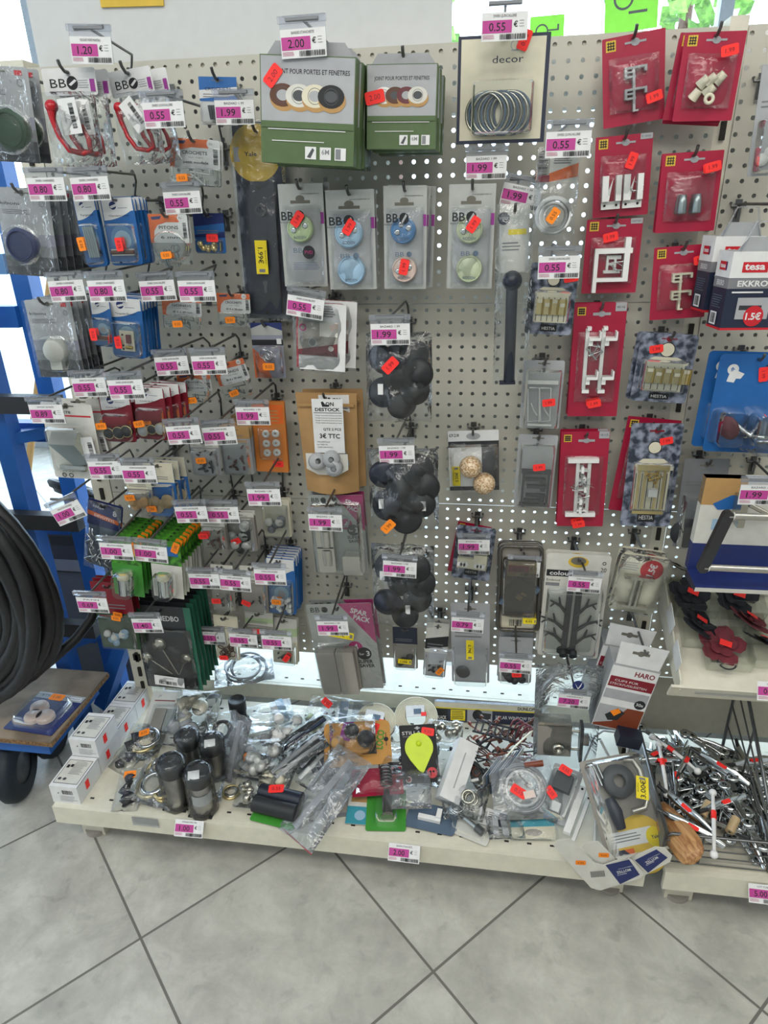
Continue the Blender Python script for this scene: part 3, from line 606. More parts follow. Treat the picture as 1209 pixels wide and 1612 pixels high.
@kind
def bbo_disc(t, w, h, k):
    b, f = cardbase(t, w, h, 'silver_card', r=.001, th=.0008); f.rect(.26, .155, .70, .185, 'hole'); f.disc(.48, .14, .10, 'hole', rz=.07); f.text(.70, .095, .012, 'www.beslagsboden.se', 'ink', width=.42)
    f.rect(.14, .23, .95, .95, 'card_grey'); f.rect(.91, .27, .99, .38, 'purple'); b.build('card', t)
    for i, (m, v, u) in enumerate(((k['a'], .42, .47), (k['b'], .80, .49))):
        if not m: continue
        b = MB(); r = w * .29; b.lathe([(0, .011), (r * .9, .011), (r, .008), (r, 0)], ((u - .5) * w, -.003, -h * v), (0, -1, 0), m, 30)
        b.torus(((u - .5) * w, -.0142, -h * v), r * .88, .0009, m, seg=30, ts=5)
        for a in (0.4, 1.9, 3.4) if i == 0 or k.get('h2') else ():
            b.lathe([(.0052, 0), (.0052, .0012), (.0025, .0014), (0, .0012)], ((u - .5) * w + r * .48 * math.cos(a), -.0140, -h * v + r * .48 * math.sin(a)), (0, -1, 0), 'chrome', 14)
        b.text((u - .5) * w, -h * v - r * .62, .005, 'BODEN', 'slate_blue', -.0146, 0); b.build('plastic_knob', t)
    bag(t, w * .86, h * .78, .030, -h * .20, 'thin_film', 'film_window', seed=k.get('seed', 4), y=-.004)
    b = MB(); f = Face(b, w, h, -.0185); f.text(.23, .30, .085, 'BB', 'ink', .01, width=.27); f.disc(.50, .30, .11, 'ink'); f.poly([(.44, .335), (.54, .262), (.57, .28), (.47, .35)], 'card_grey'); f.text(.3, .36, .012, 'BESLAGSBODEN', 'ink', width=.5)
    if k['b']: f.text(.40, .645, .045, 'BB', 'slate_blue', width=.2); f.disc(.62, .645, .06, 'slate_blue')
    else: f.text(.42, .63, .05, 'BB', 'slate_blue', width=.2); f.disc(.66, .65, .14, 'ink'); f.text(.66, .65, .035, 'PVD', 'magenta'); f.lines(.3, .9, .75, .83, 5, 'slate_blue')
    b.build('printed_logo', t)
    for (u, v) in k.get('st', ((.5, .35),)): sticker(t, (u - .5) * w, -h * v, -.020, 'fluo_red', rot=.6 + v, s=1.3, txt='1.99')
@kind
def seal_box(t, w, h, k):
    d = .030; fl = h * .12; b = MB(); hb = h - fl; b.T = Matrix.Translation((0, 0, 0))
    b.box((0, -d / 2, -fl - hb / 2), (w, d, hb), 'olive_green'); b.prism([(-w * .46, -fl), (w * .46, -fl), (w * .36, 0), (-w * .36, 0)], -d / 2 - .001, -d / 2 + .001, 'light_ink')
    f = Face(b, w, hb, -d, -fl); f.rect(.01, .01, .99, .64, 'card_grey'); f.rect(.01, .01, .99, .16, 'light_ink'); f.text(.55 if k.get('big') else .5, .15 if k.get('big') else .17, .045, 'JOINT POUR PORTES ET FENETRES', 'ink', .015, width=.78)
    cols = k.get('cols'); 
    for i, c in enumerate(cols):
        u = (.24 + i * .17) if k.get('big') else (.25 + i * .16)
        f.disc(u + .01, .395, .145, 'tan', rz=.11); f.disc(u, .36, .14, c, rz=.105); f.ring(u, .36, .07, .075, 'dark_grey'); f.disc(u, .36, .065, 'dark_grey' if i % 2 else 'card_grey', rz=.05)
    f.rect(.01, .60, .99, .66, 'olive_green'); f.lines(.08, .92, .67, .69, 1, 'paper', 1, .4); f.lines(.12, .85, .78, .80, 1, 'paper', 2, .4)
    for i in range(3): f.rect(.48 + i * .16, .83, .60 + i * .16, .95, 'paper')
    f.poly([(.50, .93), (.56, .84), (.58, .86), (.54, .94)], 'dark_grey'); f.text(.70, .875, .05, '6M', 'mid_grey', .01, width=.08); f.rect(.81, .84, .865, .94, 'mid_grey'); b.build('carton', t)
    if k.get('st', 1): sticker(t, -w * (.36 if k.get('big') else .38), -fl - hb * (.19 if k.get('big') else .38), -d - .002, 'fluo_red', rot=.9 if k.get('big') else .2, s=1.5, txt='2.00')
@kind
def ring_pack(t, w, h, k):
    b, f = cardbase(t, w, h, 'navy', r=.001); f.rect(.035, .03, .955, .965, 'ivory'); f.text(.55, .22, .07, 'decor', 'navy', width=.34); f.ring(.62, .10, .04, .048, 'light_ink'); f.rect(.58, .14, .66, .15, 'light_ink'); b.build('card', t); b = MB()
    for i in range(10): b.torus((-.22 * w + i * .035 * w + .03 * w, -.010 - .0016 * (i % 3), -.72 * h), w * .21, .0022, 'slate_blue' if i % 2 else 'nickel', (.25, 1, .05), 32, 7)
    b.build('curtain_rings', t); dome(t, rrect(-w * .34, -h * .93, w * .36, -h * .40, .008), -.0012, .026, 'blister'); sticker(t, w * .22, -h * .06, -.004, 'fluo_red', 1.2, 1.4)
@kind
def yale_pack(t, w, h, k):
    b, f = cardbase(t, w, h, 'navy', r=.004); f.disc(.44, .145, .52, 'yellow_card', 32); f.rect(.0, .115, .96, .185, 'light_ink'); f.disc(.36, .148, .27, 'yellow_card'); f.text(.34, .148, .022, 'Yale', 'navy', .02, width=.26); b.build('card', t); b = MB()
    b.prism(rrect(-w * .30, -h * .97, w * .32, -h * .28, .004), -.014, -.0013, 'navy_black')
    for v in (.31, .96): b.cyl((0, -.0142, -h * v), (0, -.0148, -h * v), .004, 'slot')
    b.cyl((w * .02, -.014, -h * .42), (w * .02, -.020, -h * .42), .012, 'charcoal'); b.cyl((w * .02, -.014, -h * .42), (w * .02, -.022, -h * .42), .006, 'navy_black'); b.cyl((0, -.0142, -h * .80), (0, -.0148, -h * .80), .005, 'dark_grey'); b.box((0, -.0144, -h * .83), (.005, .001, .016), 'dark_grey'); b.build('door_plate', t)
    bag(t, w * 1.08, h * 1.02, .036, .003, 'film', seed=9, y=-.006); ysticker(t, .0, -h * .66, -.026, '1.99€', R(-90), .062, .024)
@kind
def curtain_pole(t, w, h, k):
    b, f = cardbase(t, w * .8, h * .36, 'offwhite', r=.003); f.disc(.14, .2, .2, 'navy'); f.text(.14, .2, .05, 'inspire', 'paper', width=.3); f.rect(.3, .36, .9, .44, 'yellow'); f.lines(.1, .8, .55, .7, 3, 'grey_ink'); b.build('card', t)
    b = MB(); b.cyl((-w * .03, -.016, -h * .40), (-w * .05, -.016, -h * .985), .0105, 'navy_black', seg=20); b.ball((-w * .03, -.018, -h * .40), .018, 'navy_black', 18); b.cyl((-w * .03, -.018, -h * .37), (-w * .03, -.018, -h * .44), .013, 'navy_black'); b.box((-w * .1, -.018, -h * .985), (.03, .02, .004), 'navy_black'); b.build('extending_rod', t)
    bag(t, w, h, .040, 0, 'film', seed=11, y=-.012, nx=6, nz=20, crink=.08)
@kind
def cable_pack(t, w, h, k):
    b, f = cardbase(t, w, h * .34, 'offwhite', r=.002); f.rect(0, 0, .3, 1, 'warm_grey'); f.bars(.03, .1, .25, .8, 20, 'ink', 2, True); f.text(.6, .2, .07, 'Sicherheitsventilschlauch', 'ink', width=.6); f.lines(.4, .9, .3, .5, 3, 'grey_ink'); f.poly([(.3, .75), (1, .45), (1, .85), (.3, 1)], 'orange'); f.rect(0, .8, .32, 1, 'dark_red'); b.build('card', t); b = MB()
    for i in range(7): b.torus((rg.uniform(-.003, .003), -.010 - .002 * (i % 3), -h * .68 + rg.uniform(-.003, .003)), w * (.27 + .025 * i), .0026, 'white', (.05 * (i % 3 - 1), 1, .04), 30, 7)
    b.build('cable_coil', t); bag(t, w * 1.05, h * 1.0, .032, 0, 'film', seed=12, y=-.010); sticker(t, -w * .05, -h * .68, -.034, 'fluo_orange', 1.0, 1.2)
@kind
def feet_bag(t, w, h, k):
    rg = random.Random(k['seed']); b = MB()
    spots = [(-.24, -.28), (.22, -.24), (-.02, -.46), (-.24, -.66), (.24, -.62), (.04, -.80), (-.05, -.30), (.30, -.42)]
    for i, (x, z) in enumerate(spots):
        a = Vector((rg.uniform(-.6, .6), -1, rg.uniform(-.5, .6))).normalized(); p = Vector((x * w, -.020 - .010 * rg.random() * 2, z * h)); r = w * .235
        b.lathe([(0, .020), (r * .35, .020), (r * .45, .015), (r * .9, .010), (r, .003), (r, -.004), (0, -.004)], p, a, k.get('m', 'soft_black') if i % 3 else 'navy_black', 24)
    for i in range(3): b.cyl((rg.uniform(-.3, .3) * w, -.045, -h * rg.uniform(.2, .75)), (rg.uniform(-.3, .3) * w, -.047, -h * rg.uniform(.3, .7)), .0045, 'silver_card', seg=8) if False else None
    b.build('rubber_feet', t); b = MB()
    for (x, z) in k.get('lab', ((-.25, -.58),)): b.box((x * w, -.052, z * h), (.010, .004, .020), 'paper')
    b.build('paper_label', t); bag(t, w, h * 1.0, .085, .0, 'film', seed=k['seed'], y=-.022, nx=14, nz=20, crink=.14)
    if k.get('st'): sticker(t, (k['st'][0] - .5) * w, -k['st'][1] * h, -.068, k['st'][2], rot=.8, s=1.5, txt='1.99')
@kind
def leaflet_bag(t, w, h, k):
    b = MB()
    for i in range(4): b.box((.003 * i, -.003 * i - .003, -h * .5), (w * .94, .002, h * .98), 'red' if i < 2 else 'paper')
    f = Face(b, w * .9, h * .96, -.0145); f.lines(.05, .9, .04, .22, 5, 'grey_ink'); f.rect(.05, .28, .95, .80, 'warm_grey'); f.rect(.54, .28, .95, .50, 'offwhite'); f.poly([(.75, .33), (.95, .28), (.95, .36), (.8, .42)], 'pinkish'); f.ring(.16, .38, .05, .08, 'magenta'); f.disc(.38, .60, .11, 'mid_grey'); f.ring(.38, .60, .08, .1, 'silver_card'); f.poly([(.05, .72), (.95, .60), (.95, .8), (.05, .8)], 'mauve'); f.disc(.8, .68, .06, 'offwhite'); b.build('leaflet', t)
    bag(t, w * 1.06, h * 1.04, .024, 0, 'film', seed=14, y=-.008)
@kind
def ring_card(t, w, h, k):
    b, f = cardbase(t, w, h, 'lilac_grey'); f.rect(0, 0, 1, .22, 'deep_blue'); f.poly([(0, .1), (.4, .02), (1, .14), (1, .22), (0, .22)], 'silver_card'); f.rect(0, .30, 1, .40, 'ink'); f.rect(.8, .28, .95, .38, 'paper'); f.poly([(0, .45), (.3, .6), (.55, 1), (0, 1)], 'orange'); f.poly([(.3, .45), (1, .45), (1, 1), (.55, 1), (.32, .62)], 'lilac_grey'); b.build('card', t); b = MB()
    for i, (x, z) in enumerate(((-.12, -.55), (.06, -.57), (-.02, -.60))): b.torus((x * w, -.008 - .002 * i, z * h), .0095, .0014, 'chrome', (.2 * i, 1, .1), 20, 6)
    b.build('metal_rings', t); bag(t, w * .9, h * .6, .02, -h * .40, 'film', seed=15, y=-.006); sticker(t, .05 * w, -h * .76, -.019, 'fluo_orange', .0, 1.2)
@kind
def washer_card(t, w, h, k):
    b, f = cardbase(t, w, h, 'orange_card', r=.002); f.rect(.05, .04, .95, .30, 'orange'); f.lines(.45, .9, .12, .30, 4, 'tan'); b.build('card', t); b = MB()
    for j in range(3):
        for i in range(2): b.lathe([(.0022, 0), (.0022, .0035), (.008, .0035), (.0088, 0)], ((-.12 + .30 * i) * w, -.0013, -h * (.44 + j * .135) - (.0 if i else .002)), (0, -1, 0), 'white', 20)
    b.build('felt_washers', t); dome(t, rrect(-w * .36, -h * .82, w * .36, -h * .36, .004), -.0012, .007, 'blister'); sticker(t, .20 * w, -h * .88, -.0025, 'fluo_red', 0, 1.1, '1.99')
@kind
def kraft_pouch(t, w, h, k):
    b = MB(); vs = []; nx, nz = 10, 14
    for j in range(nz + 1):
        for i in range(nx + 1):
            u, v = i / nx, j / nz; ww = w * (1 - .10 * v); vs.append(((u - .5) * ww + .03 * w * v, -.004 - .028 * math.sin(math.pi * u) * max(0, (v - .15) / .85) ** .7 * (1 if v < .99 else .85), -v * h))
    b.add(vs, [(j * (nx + 1) + i, (j + 1) * (nx + 1) + i, (j + 1) * (nx + 1) + i + 1, j * (nx + 1) + i + 1) for j in range(nz) for i in range(nx)], 'kraft', True)
    vs = [(x, 0, z) for x, y, z in vs]; b.add(vs, [(j * (nx + 1) + i, j * (nx + 1) + i + 1, (j + 1) * (nx + 1) + i + 1, (j + 1) * (nx + 1) + i) for j in range(nz) for i in range(nx)], 'kraft')
    b.box((0, -.009, -.11 * h), (w * .92, .003, .006), 'kraft'); b.build('kraft_pouch_body', t)
    b = MB(); f = Face(b, w, h, -.0335); f.poly([(.16, .56), (.86, .56), (.86, .72), (.7, .78), (.35, .78), (.16, .72)], 'offwhite'); b.build('pouch_window', t); b = MB()
    for (x, z, a) in ((-.14, -.63, 1.2), (.10, -.60, .3), (.14, -.69, 0)): b.lathe([(.006, .010), (.017, .010), (.018, 0), (.018, -.008)], (x * w, -.040, z * h), (a * .4, -1, .3 * a), 'card_grey', 24); b.cyl((x * w, -.042, z * h), (x * w, -.05, z * h), .005, 'mid_grey')
    b.build('plastic_wheels', t); b = MB(); lw, lh = w * .50, h * .53; b.box((0, 0, -lh / 2), (lw, .0006, lh), 'paper'); f = Face(b, lw, lh, -.0003); f.poly([(.3, .06), (.36, .04), (.44, .1), (.56, .1), (.56, .14), (.34, .14)], 'ink'); f.text(.58, .09, .07, 'ON', 'ink', .03); f.text(.5, .19, .06, 'DESTOCK', 'ink', .03, width=.8)
    f.rect(.05, .245, .95, .255, 'ink')
    for i in range(4): f.text(.52, .30 + i * .045, .022, 'Changer facilement les pieces soi meme', 'ink', width=.86)
    f.text(.62, .555, .045, 'QTE 2 PCS', 'ink', .01, width=.58); f.text(.53, .675, .085, '3€ TTC', 'ink', .02, width=.66); f.text(.32, .79, .025, 'ON DESTOCK', 'ink', width=.42); f.text(.27, .84, .025, 'LA TREYTE', 'ink', width=.34); f.text(.36, .89, .025, '33690 GRIGNOLS', 'ink', width=.5)
    b.build('paper_label', t, (w * .07, -.0345, -.02 * h), (R(0), 0, 0))
@kind
def ball_card(t, w, h, k):
    b, f = cardbase(t, w, h, 'paper', r=.002); f.text(.12, .07, .05, 'Ø28', 'ink', width=.2); f.disc(.5, .09, .14, 'light_ink', rz=.07); f.rect(.0, .17, 1, .27, 'charcoal'); f.text(.2, .225, .04, 'Objectifs', 'light_ink', width=.3); f.rect(.66, .27, 1, .95, 'dark_grey'); f.rect(0, .93, 1, 1, 'charcoal'); b.build('card', t)
    for i, (x, z) in enumerate(((-.06, -.54), (.20, -.82))): b = MB(); b.ball((x * w, -.024, z * h), w * .225, 'glitter', 28); b.cyl((x * w, -.001, z * h), (x * w, -.01, z * h), .006, 'brass'); b.build('glitter_knob', t)
    bag(t, w * .95, h * .85, .05, -h * .2, 'thin_film', seed=16, y=-.012); ysticker(t, -w * .36, -h * .74, -.006, '0.50€', R(90), .045, .017)
@kind
def box_blister(t, w, h, k):
    b, f = cardbase(t, w, h, 'card_grey', r=.005, th=.001); f.hole(.045, .3); b.build('backing_tray', t); b = MB(); m = k.get('m', 'white'); c = k.get('c', 'bent')
    if c == 'bent':
        b.box((0, -.010, -.30 * h), (w * .74, .003, .05 * h), m)
        for x, r in ((-.18, .1), (.10, -.1)): b.tube([(x * w - .012, -.010, -.38 * h), (x * w + .008, -.010, -.38 * h), (x * w + .014 + r * .02, -.010, -.86 * h), (x * w - .010, -.010, -.88 * h), (x * w - .014, -.010, -.40 * h)], .0016, m, 6); b.tube([(x * w - .006, -.012, -.6 * h), (x * w, -.014, -.7 * h), (x * w + .008, -.012, -.78 * h)], .0014, m, 6)
        b.box((0, -.008, -.93 * h), (w * .6, .003, .03 * h), m)
    elif c == 'black':
        b.box((.02 * w, -.008, -.48 * h), (w * .76, .010, .05 * h), m)
        for v in (.58, .68, .80, .88): b.box((.02 * w - .006 + (v * 100 % 3) * .004, -.010, -v * h), (w * .5, .008, .04 * h), m); b.box((.22 * w, -.010, -v * h - .004), (w * .12, .012, .06 * h), m)
        b.box((-.30 * w, -.007, -.7 * h), (w * .05, .01, .46 * h), m); b.box((.36 * w, -.007, -.7 * h), (w * .05, .01, .46 * h), m); b.box((.02 * w, -.007, -.94 * h), (w * .76, .01, .03 * h), m)
    b.build('brackets', t); dome(t, rrect(-w * .44, -h * .975, w * .44, -h * .10, .006), -.001, .026, 'grey_blister')
    if k.get('st'): sticker(t, (k['st'][0] - .5) * w, -k['st'][1] * h, -.0275, 'fluo_red', .15, 1.2, '1.99')
@kind
def spar_pack(t, w, h, k):
    d = .034; b, f = cardbase(t, w, h, 'silver_card', r=.003, th=.0012); f.poly([(.50, 0), (1, 0), (1, .46)], 'magenta'); f.text(.80, .10, .055, 'SPAR', 'paper', .03, R(-18), .26); f.text(.83, .175, .055, 'PACK', 'paper', .03, R(-18), .26)
    v = k.get('v', .37); f.disc(.68, v, .075, 'red', rz=.075) if False else f.disc(.66, v, .11, 'magenta'); f.text(.66, v, .075, '4', 'paper', .03); f.disc(.78, v + .075, .115, 'ink'); f.text(.74, v + .08, .03, 'for', 'paper', .01); f.text(.84, v + .075, .06, '3', 'paper', .03); f.text(.78, v + .17, .04, 'SUPER', 'ink', .03, width=.24); f.text(.80, v + .22, .04, 'SAVER', 'ink', .03, width=.24)
    f.text(.13, .06, .055, 'BB', 'ink', width=.14); f.disc(.28, .06, .05, 'ink'); f.ring(.6, .33, .10, .13, 'light_ink'); b.build('card', t); b = MB()
    if k.get('c') == 'wide':
        for i in range(2): b.prism(rrect((-.42 + i * .29) * w, -h * .98, (-.14 + i * .29) * w, -h * .48, .004), -.030, -.003, 'warm_grey')
    else:
        for i in range(3): b.lathe([(.017, 0), (.018, .012), (.018, .040)], ((-.22) * w, -.004, -h * (.28 + i * .25) - .02), (0, 0, 1), 'brushed', 18, 0, 6.28)
        b.prism(rrect(-.40 * w, -h * .97, -.08 * w, -h * .10, .006), -.018, -.003, 'brushed'); b.prism(rrect(.08 * w, -h * .97, .44 * w, -h * .72, .004), -.030, -.003, 'brushed')
        for v2 in (.36, .64): b.box((-.24 * w, -.0185, -h * v2), (.30 * w, .001, .003), 'charcoal')
    b.build('handle_plates', t); dome(t, rrect(-w * .46, -h * .985, (.02 if k.get('c') == 'wide' else .47) * w, -h * (.44 if k.get('c') == 'wide' else .08), .008), -.0012, d, 'blister'); bag(t, w * 1.05, h * 1.03, .012, .003, 'thin_film', 'film_sleeve', seed=17, y=-.005)
    if k.get('ys'): ysticker(t, .0, -h * .30, -.02, '1.99€', R(-14), .062, .020)
@kind
def glue_card(t, w, h, k):
    m = k.get('m', 'green'); b, f = cardbase(t, w, h, 'leaf_print', r=.005); f.rect(0, .42, 1, 1, m); f.rect(.05, .12, .5, .30, 'yellow_card'); f.rect(.5, .10, .9, .26, k.get('p', 'yellow_card')); b.build('card', t); b = MB()
    b.cyl((-.03 * w, -.016, -.90 * h), (-.03 * w, -.016, -.62 * h), .0135, 'chrome', seg=22); b.lathe([(.0137, 0), (.0137, .008), (.010, .014), (0, .016)], (-.03 * w, -.016, -.62 * h), (0, 0, 1), 'ivory', 22); b.build('door_stop', t)
    dome(t, rrect(-w * .36, -h * .96, w * .30, -h * .50, .014), -.0012, .034, 'blister')
    if k.get('st'): sticker(t, (k['st'][0] - .5) * w, -k['st'][1] * h, -.004, 'fluo_orange', 1.2, 1.3, '1.00')
@kind
def medbo(t, w, h, k):
    b, f = cardbase(t, w, h, 'charcoal', r=.001); f.rect(.88, 0, 1, 1, 'teal_green'); f.text(.60, .14, .06, 'MEDBO', 'paper', .015, width=.36); f.rect(.02, .27, .88, .995, 'ink'); b.build('card', t); b = MB()
    for (x, z, r, x2, z2) in ((-.10, -.43, .12, .12, -.80), (-.36, -.60, .10, .02, -.80), (.32, -.58, .09, .14, -.80)): b.cyl((x2 * w, -.006, z2 * h), (x * w, -.010, z * h), .0022, 'nickel'); b.lathe([(0, .006), (r * w * .9, .005), (r * w, 0), (r * w, -.003)], (x * w, -.010, z * h), (0, -1, 0), 'nickel', 22)
    b.build('metal_hooks', t); b = MB(); b.box((0, 0, 0), (w * .52, .0006, h * .12), 'paper'); f = Face(b, w * .52, h * .12, -.0003, h * .06); f.bars(.15, .5, .75, .85, 30, 'ink', 2); f.text(.5, .2, .15, 'MEDBO', 'grey_ink', width=.3); b.build('barcode_label', t, (-.02 * w, -.018, -h * .86), (0, R(4), 0)); bag(t, w * .9, h * .75, .03, -h * .26, 'film', seed=18, y=-.006)
@kind
def small_pack(t, w, h, k):
    hf = k.get('hf', .45); b, f = cardbase(t, w, h, k.get('bm', 'offwhite'), r=.004); f.rect(0, 0, 1, hf, k.get('hm', 'paper')); f.hole(.07, .3)
    if k.get('stripe'): f.poly([(0, hf * .55), (1, hf * .4), (1, hf * .75), (0, hf * .9)], k['stripe'])
    if k.get('title'): f.text(.5, hf * .5, .06, k['title'], k.get('tm', 'ink'), .01, width=.7)
    f.lines(.1, .8, hf * .7, hf * .9, 2, 'grey_ink'); b.build('card', t); b = MB(); rg = random.Random(k.get('seed', 1)); c = k.get('c', 'bits'); m = k.get('m', 'soft_black')
    for i in range(k.get('n_', 12)):
        x, z = rg.uniform(-.28, .28) * w, -h * rg.uniform(hf + .12, .90); q = rg.choice((m, k.get('m2', m)))
        if c == 'bits': b.cyl((x, -.005, z), (x + rg.uniform(-.008, .008), -.010, z + rg.uniform(-.008, .008)), .0028, q, .0018, seg=7)
        elif c == 'discs': b.lathe([(0, .006), (k.get('r', .010) * .8, .006), (k.get('r', .010), 0)], (x, -.004 - .001 * i, z), (rg.uniform(-.3, .3), -1, rg.uniform(-.3, .3)), q, 18)
        elif c == 'rings': b.torus((x, -.006, z), k.get('r', .007), .0014, q, (rg.uniform(-.4, .4), 1, rg.uniform(-.4, .4)), 18, 6)
        elif c == 'rods': b.cyl((x, -.007, -h * (hf + .1)), (x + .004, -.009, -h * .88), .003, q)
        elif c == 'blocks': b.box((x, -.009, z), (.012, .012, .010), q, Matrix.Rotation(rg.uniform(-.6, .6), 4, 'Y') if False else None)
    b.build(k.get('nm', 'small_parts'), t)
    if k.get('round'): dome(t, [(math.cos(i * .2618) * w * .45, -h * (1 + hf) / 2 + math.sin(i * .2618) * h * (1 - hf) * .5) for i in range(24)], -.0012, .018, k.get('bl', 'blister'))
    else: dome(t, rrect(-w * .45, -h * .98, w * .45, -h * (hf + .02), .006), -.0012, k.get('d', .018), k.get('bl', 'blister'))
    st = k.get('st')
    if st: sticker(t, (st[0] - .5) * w, -st[1] * h, -k.get('d', .018) - .003, st[2], rot=st[3] if len(st) > 3 else .1, s=1.1, txt=k.get('pt', '0.55'))
    if k.get('ys'): ysticker(t, 0, -h * k['ys'][1], -k.get('d', .018) - .003, k['ys'][0], R(k['ys'][2]), k['ys'][3], k['ys'][4])
@kind
def tree_hook(t, w, h, k):
    b, f = cardbase(t, w, h, 'offwhite', r=.006); f.disc(.5, .07, .16, 'yellow_card', rz=.10); f.disc(.5, .06, .12, 'hole', rz=.07); f.rect(.02, .15, .42, .21, 'ink'); f.text(.25, .18, .04, 'colour', 'paper', .02, width=.36); f.text(.14, .245, .022, 'Embout', 'ink', width=.22); f.rect(.02, .27, .24, .30, 'mid_grey'); f.text(.90, .13, .04, '20', 'ink', width=.09); f.ring(.90, .07, .02, .03, 'ink'); b.build('card', t)
    for (s, x0) in ((-1, -.08), (1, .06)):
        b = MB(); m = 'charcoal'; b.box((x0 * w, -.007, -.62 * h), (w * .09, .008, h * .56), m); zz = [-.60, -.74, -.44]
        for j, z in enumerate(zz):
            L = (.42 - .06 * j) * w; b.tube([(x0 * w, -.008, (z - .12) * h), (x0 * w + s * L * .45, -.008, (z - .035) * h), (x0 * w + s * L, -.010, z * h + .004)], [.0045, .0035, .002], m, 8, flat=.8)
            b.tube([(x0 * w + s * L * .45, -.008, (z - .035) * h), (x0 * w + s * L * .55, -.010, (z + .05) * h)], [.003, .0018], m, 7); b.tube([(x0 * w + s * L * .78, -.009, (z - .01) * h), (x0 * w + s * L * .98, -.010, (z - .045) * h)], [.0025, .0016], m, 7)
        b.cyl((x0 * w + s * .01 * w, -.010, -.92 * h), (x0 * w + s * .01 * w, -.022, -.94 * h), .009, 'soft_black'); b.build('tree_shaped_hook', t)
    dome(t, rrect(-w * .45, -h * .97, w * .45, -h * .30, .01), -.0012, .018, 'blister')
@kind
def tray_blister(t, w, h, k):
    b, f = cardbase(t, w, h, 'warm_grey', r=.010); f.rect(.12, .82, .88, .97, 'ivory'); f.bars(.3, .87, .6, .95, 20); b.build('card', t); b = MB()
    b.tube([(x, -.006, z) for x, z in rrect(-w * .47, -h * .985, w * .47, -.004, .012, 6)], .005, 'brown_blister', 8, True); b.build('tray_rim', t)
    b = MB(); X = Matrix.Translation((.0, 0, -h * .55)) @ Matrix.Rotation(.5, 4, 'Y'); b.box((0, -.012, 0), (w * .62, .016, h * .34), 'slate_blue', X); b.box((.0, -.021, .0), (w * .14, .003, h * .05), 'ivory', X); b.box((.004, -.021, .012), (w * .14, .003, h * .03), 'ivory', X); b.build('magnetic_catch', t)
    dome(t, rrect(-w * .40, -h * .80, w * .40, -h * .12, .01), -.0012, .028, 'brown_blister'); ysticker(t, w * .26, -h * .80, -.030, '0.55', 0, .03, .015)
@kind
def bolt_pack(t, w, h, k):
    b, f = cardbase(t, w, h, 'ivory', r=.012); f.disc(.70, .24, .24, 'red', 28); f.text(.70, .24, .10, '1.5€', 'paper', .03, R(80), .3); f.lines(.1, .5, .15, .3, 4, 'light_ink'); f.hole(.07, .3); b.build('card', t); b = MB()
    for x in (-.10, .02): b.cyl((x * w, -.012, -.35 * h), (x * w, -.012, -.86 * h), .005, 'nickel')
    b.box((-.04 * w, -.010, -.36 * h), (w * .62, .012, .05 * h), 'nickel'); b.box((-.04 * w, -.010, -.86 * h), (w * .62, .012, .05 * h), 'nickel'); b.build('metal_strut', t); bag(t, w * 1.02, h * 1.02, .034, .0, 'film', seed=21, y=-.008)
@kind
def haro_box(t, w, h, k):
    d = .065; fl = h * .24; b = MB(); hb = h - fl; b.box((0, d / 2, -fl - hb / 2), (w, d, hb), 'card_grey'); b.prism([(-w * .46, -fl), (w * .46, -fl), (w * .5, -.0), (-w * .5, 0)], .0, .002, 'paper')
    f = Face(b, w, h, 0); f.rect(.3, .075, .66, .105, 'hole'); f.disc(.48, .09, .07, 'hole'); f.rect(.01, .26, .99, .99, 'paper'); f.text(.72, .32, .055, 'HARO', 'dark_red', .03, width=.42); f.rect(.04, .38, .98, .50, 'dark_red'); f.text(.40, .42, .025, 'CLIPS FÜR', 'paper', width=.5); f.text(.46, .465, .025, 'STECKFUSSLEISTEN', 'paper', width=.78); f.rect(.03, .53, .97, .64, 'light_ink'); f.disc(.84, .655, .12, 'ink'); f.text(.84, .655, .035, '30x', 'paper', .01)
    f.rect(.02, .72, .98, .985, 'rust'); f.poly([(.02, .72), (.62, .72), (.4, .90), (.02, .96)], 'card_grey'); f.poly([(.2, .84), (.42, .74), (.6, .78), (.5, .88), (.3, .9)], 'soft_black'); f.poly([(.28, .79), (.44, .74), (.52, .78), (.4, .84)], 'fluo_orange'); b.build('carton', t)
    b = MB(); b.box((w * .30, -.018, -h * 1.0), (w * .5, .035, .03), 'navy_black'); b.build('clip', t)
KINDNAME = dict(kiboni='hook_pack', bbo_hook='hook_pack', orange_pack='hardware_pack', blue_pack='hardware_pack', red_card='curtain_bracket_pack', hestia='hinge_pack', bbo_disc='knob_pack', seal_box='door_seal_box', ring_pack='curtain_ring_pack', yale_pack='door_plate_pack', curtain_pole='curtain_rod_pack', cable_pack='cable_pack', feet_bag='rubber_feet_bag', leaflet_bag='leaflet_bag', ring_card='ring_pack', washer_card='washer_pack', kraft_pouch='kraft_pouch', ball_card='knob_pack', box_blister='bracket_pack', spar_pack='handle_pack', glue_card='door_stop_pack', medbo='hook_pack', small_pack='hardware_pack', tree_hook='hook_pack', tray_blister='catch_pack', bolt_pack='strut_pack', haro_box='clip_box')
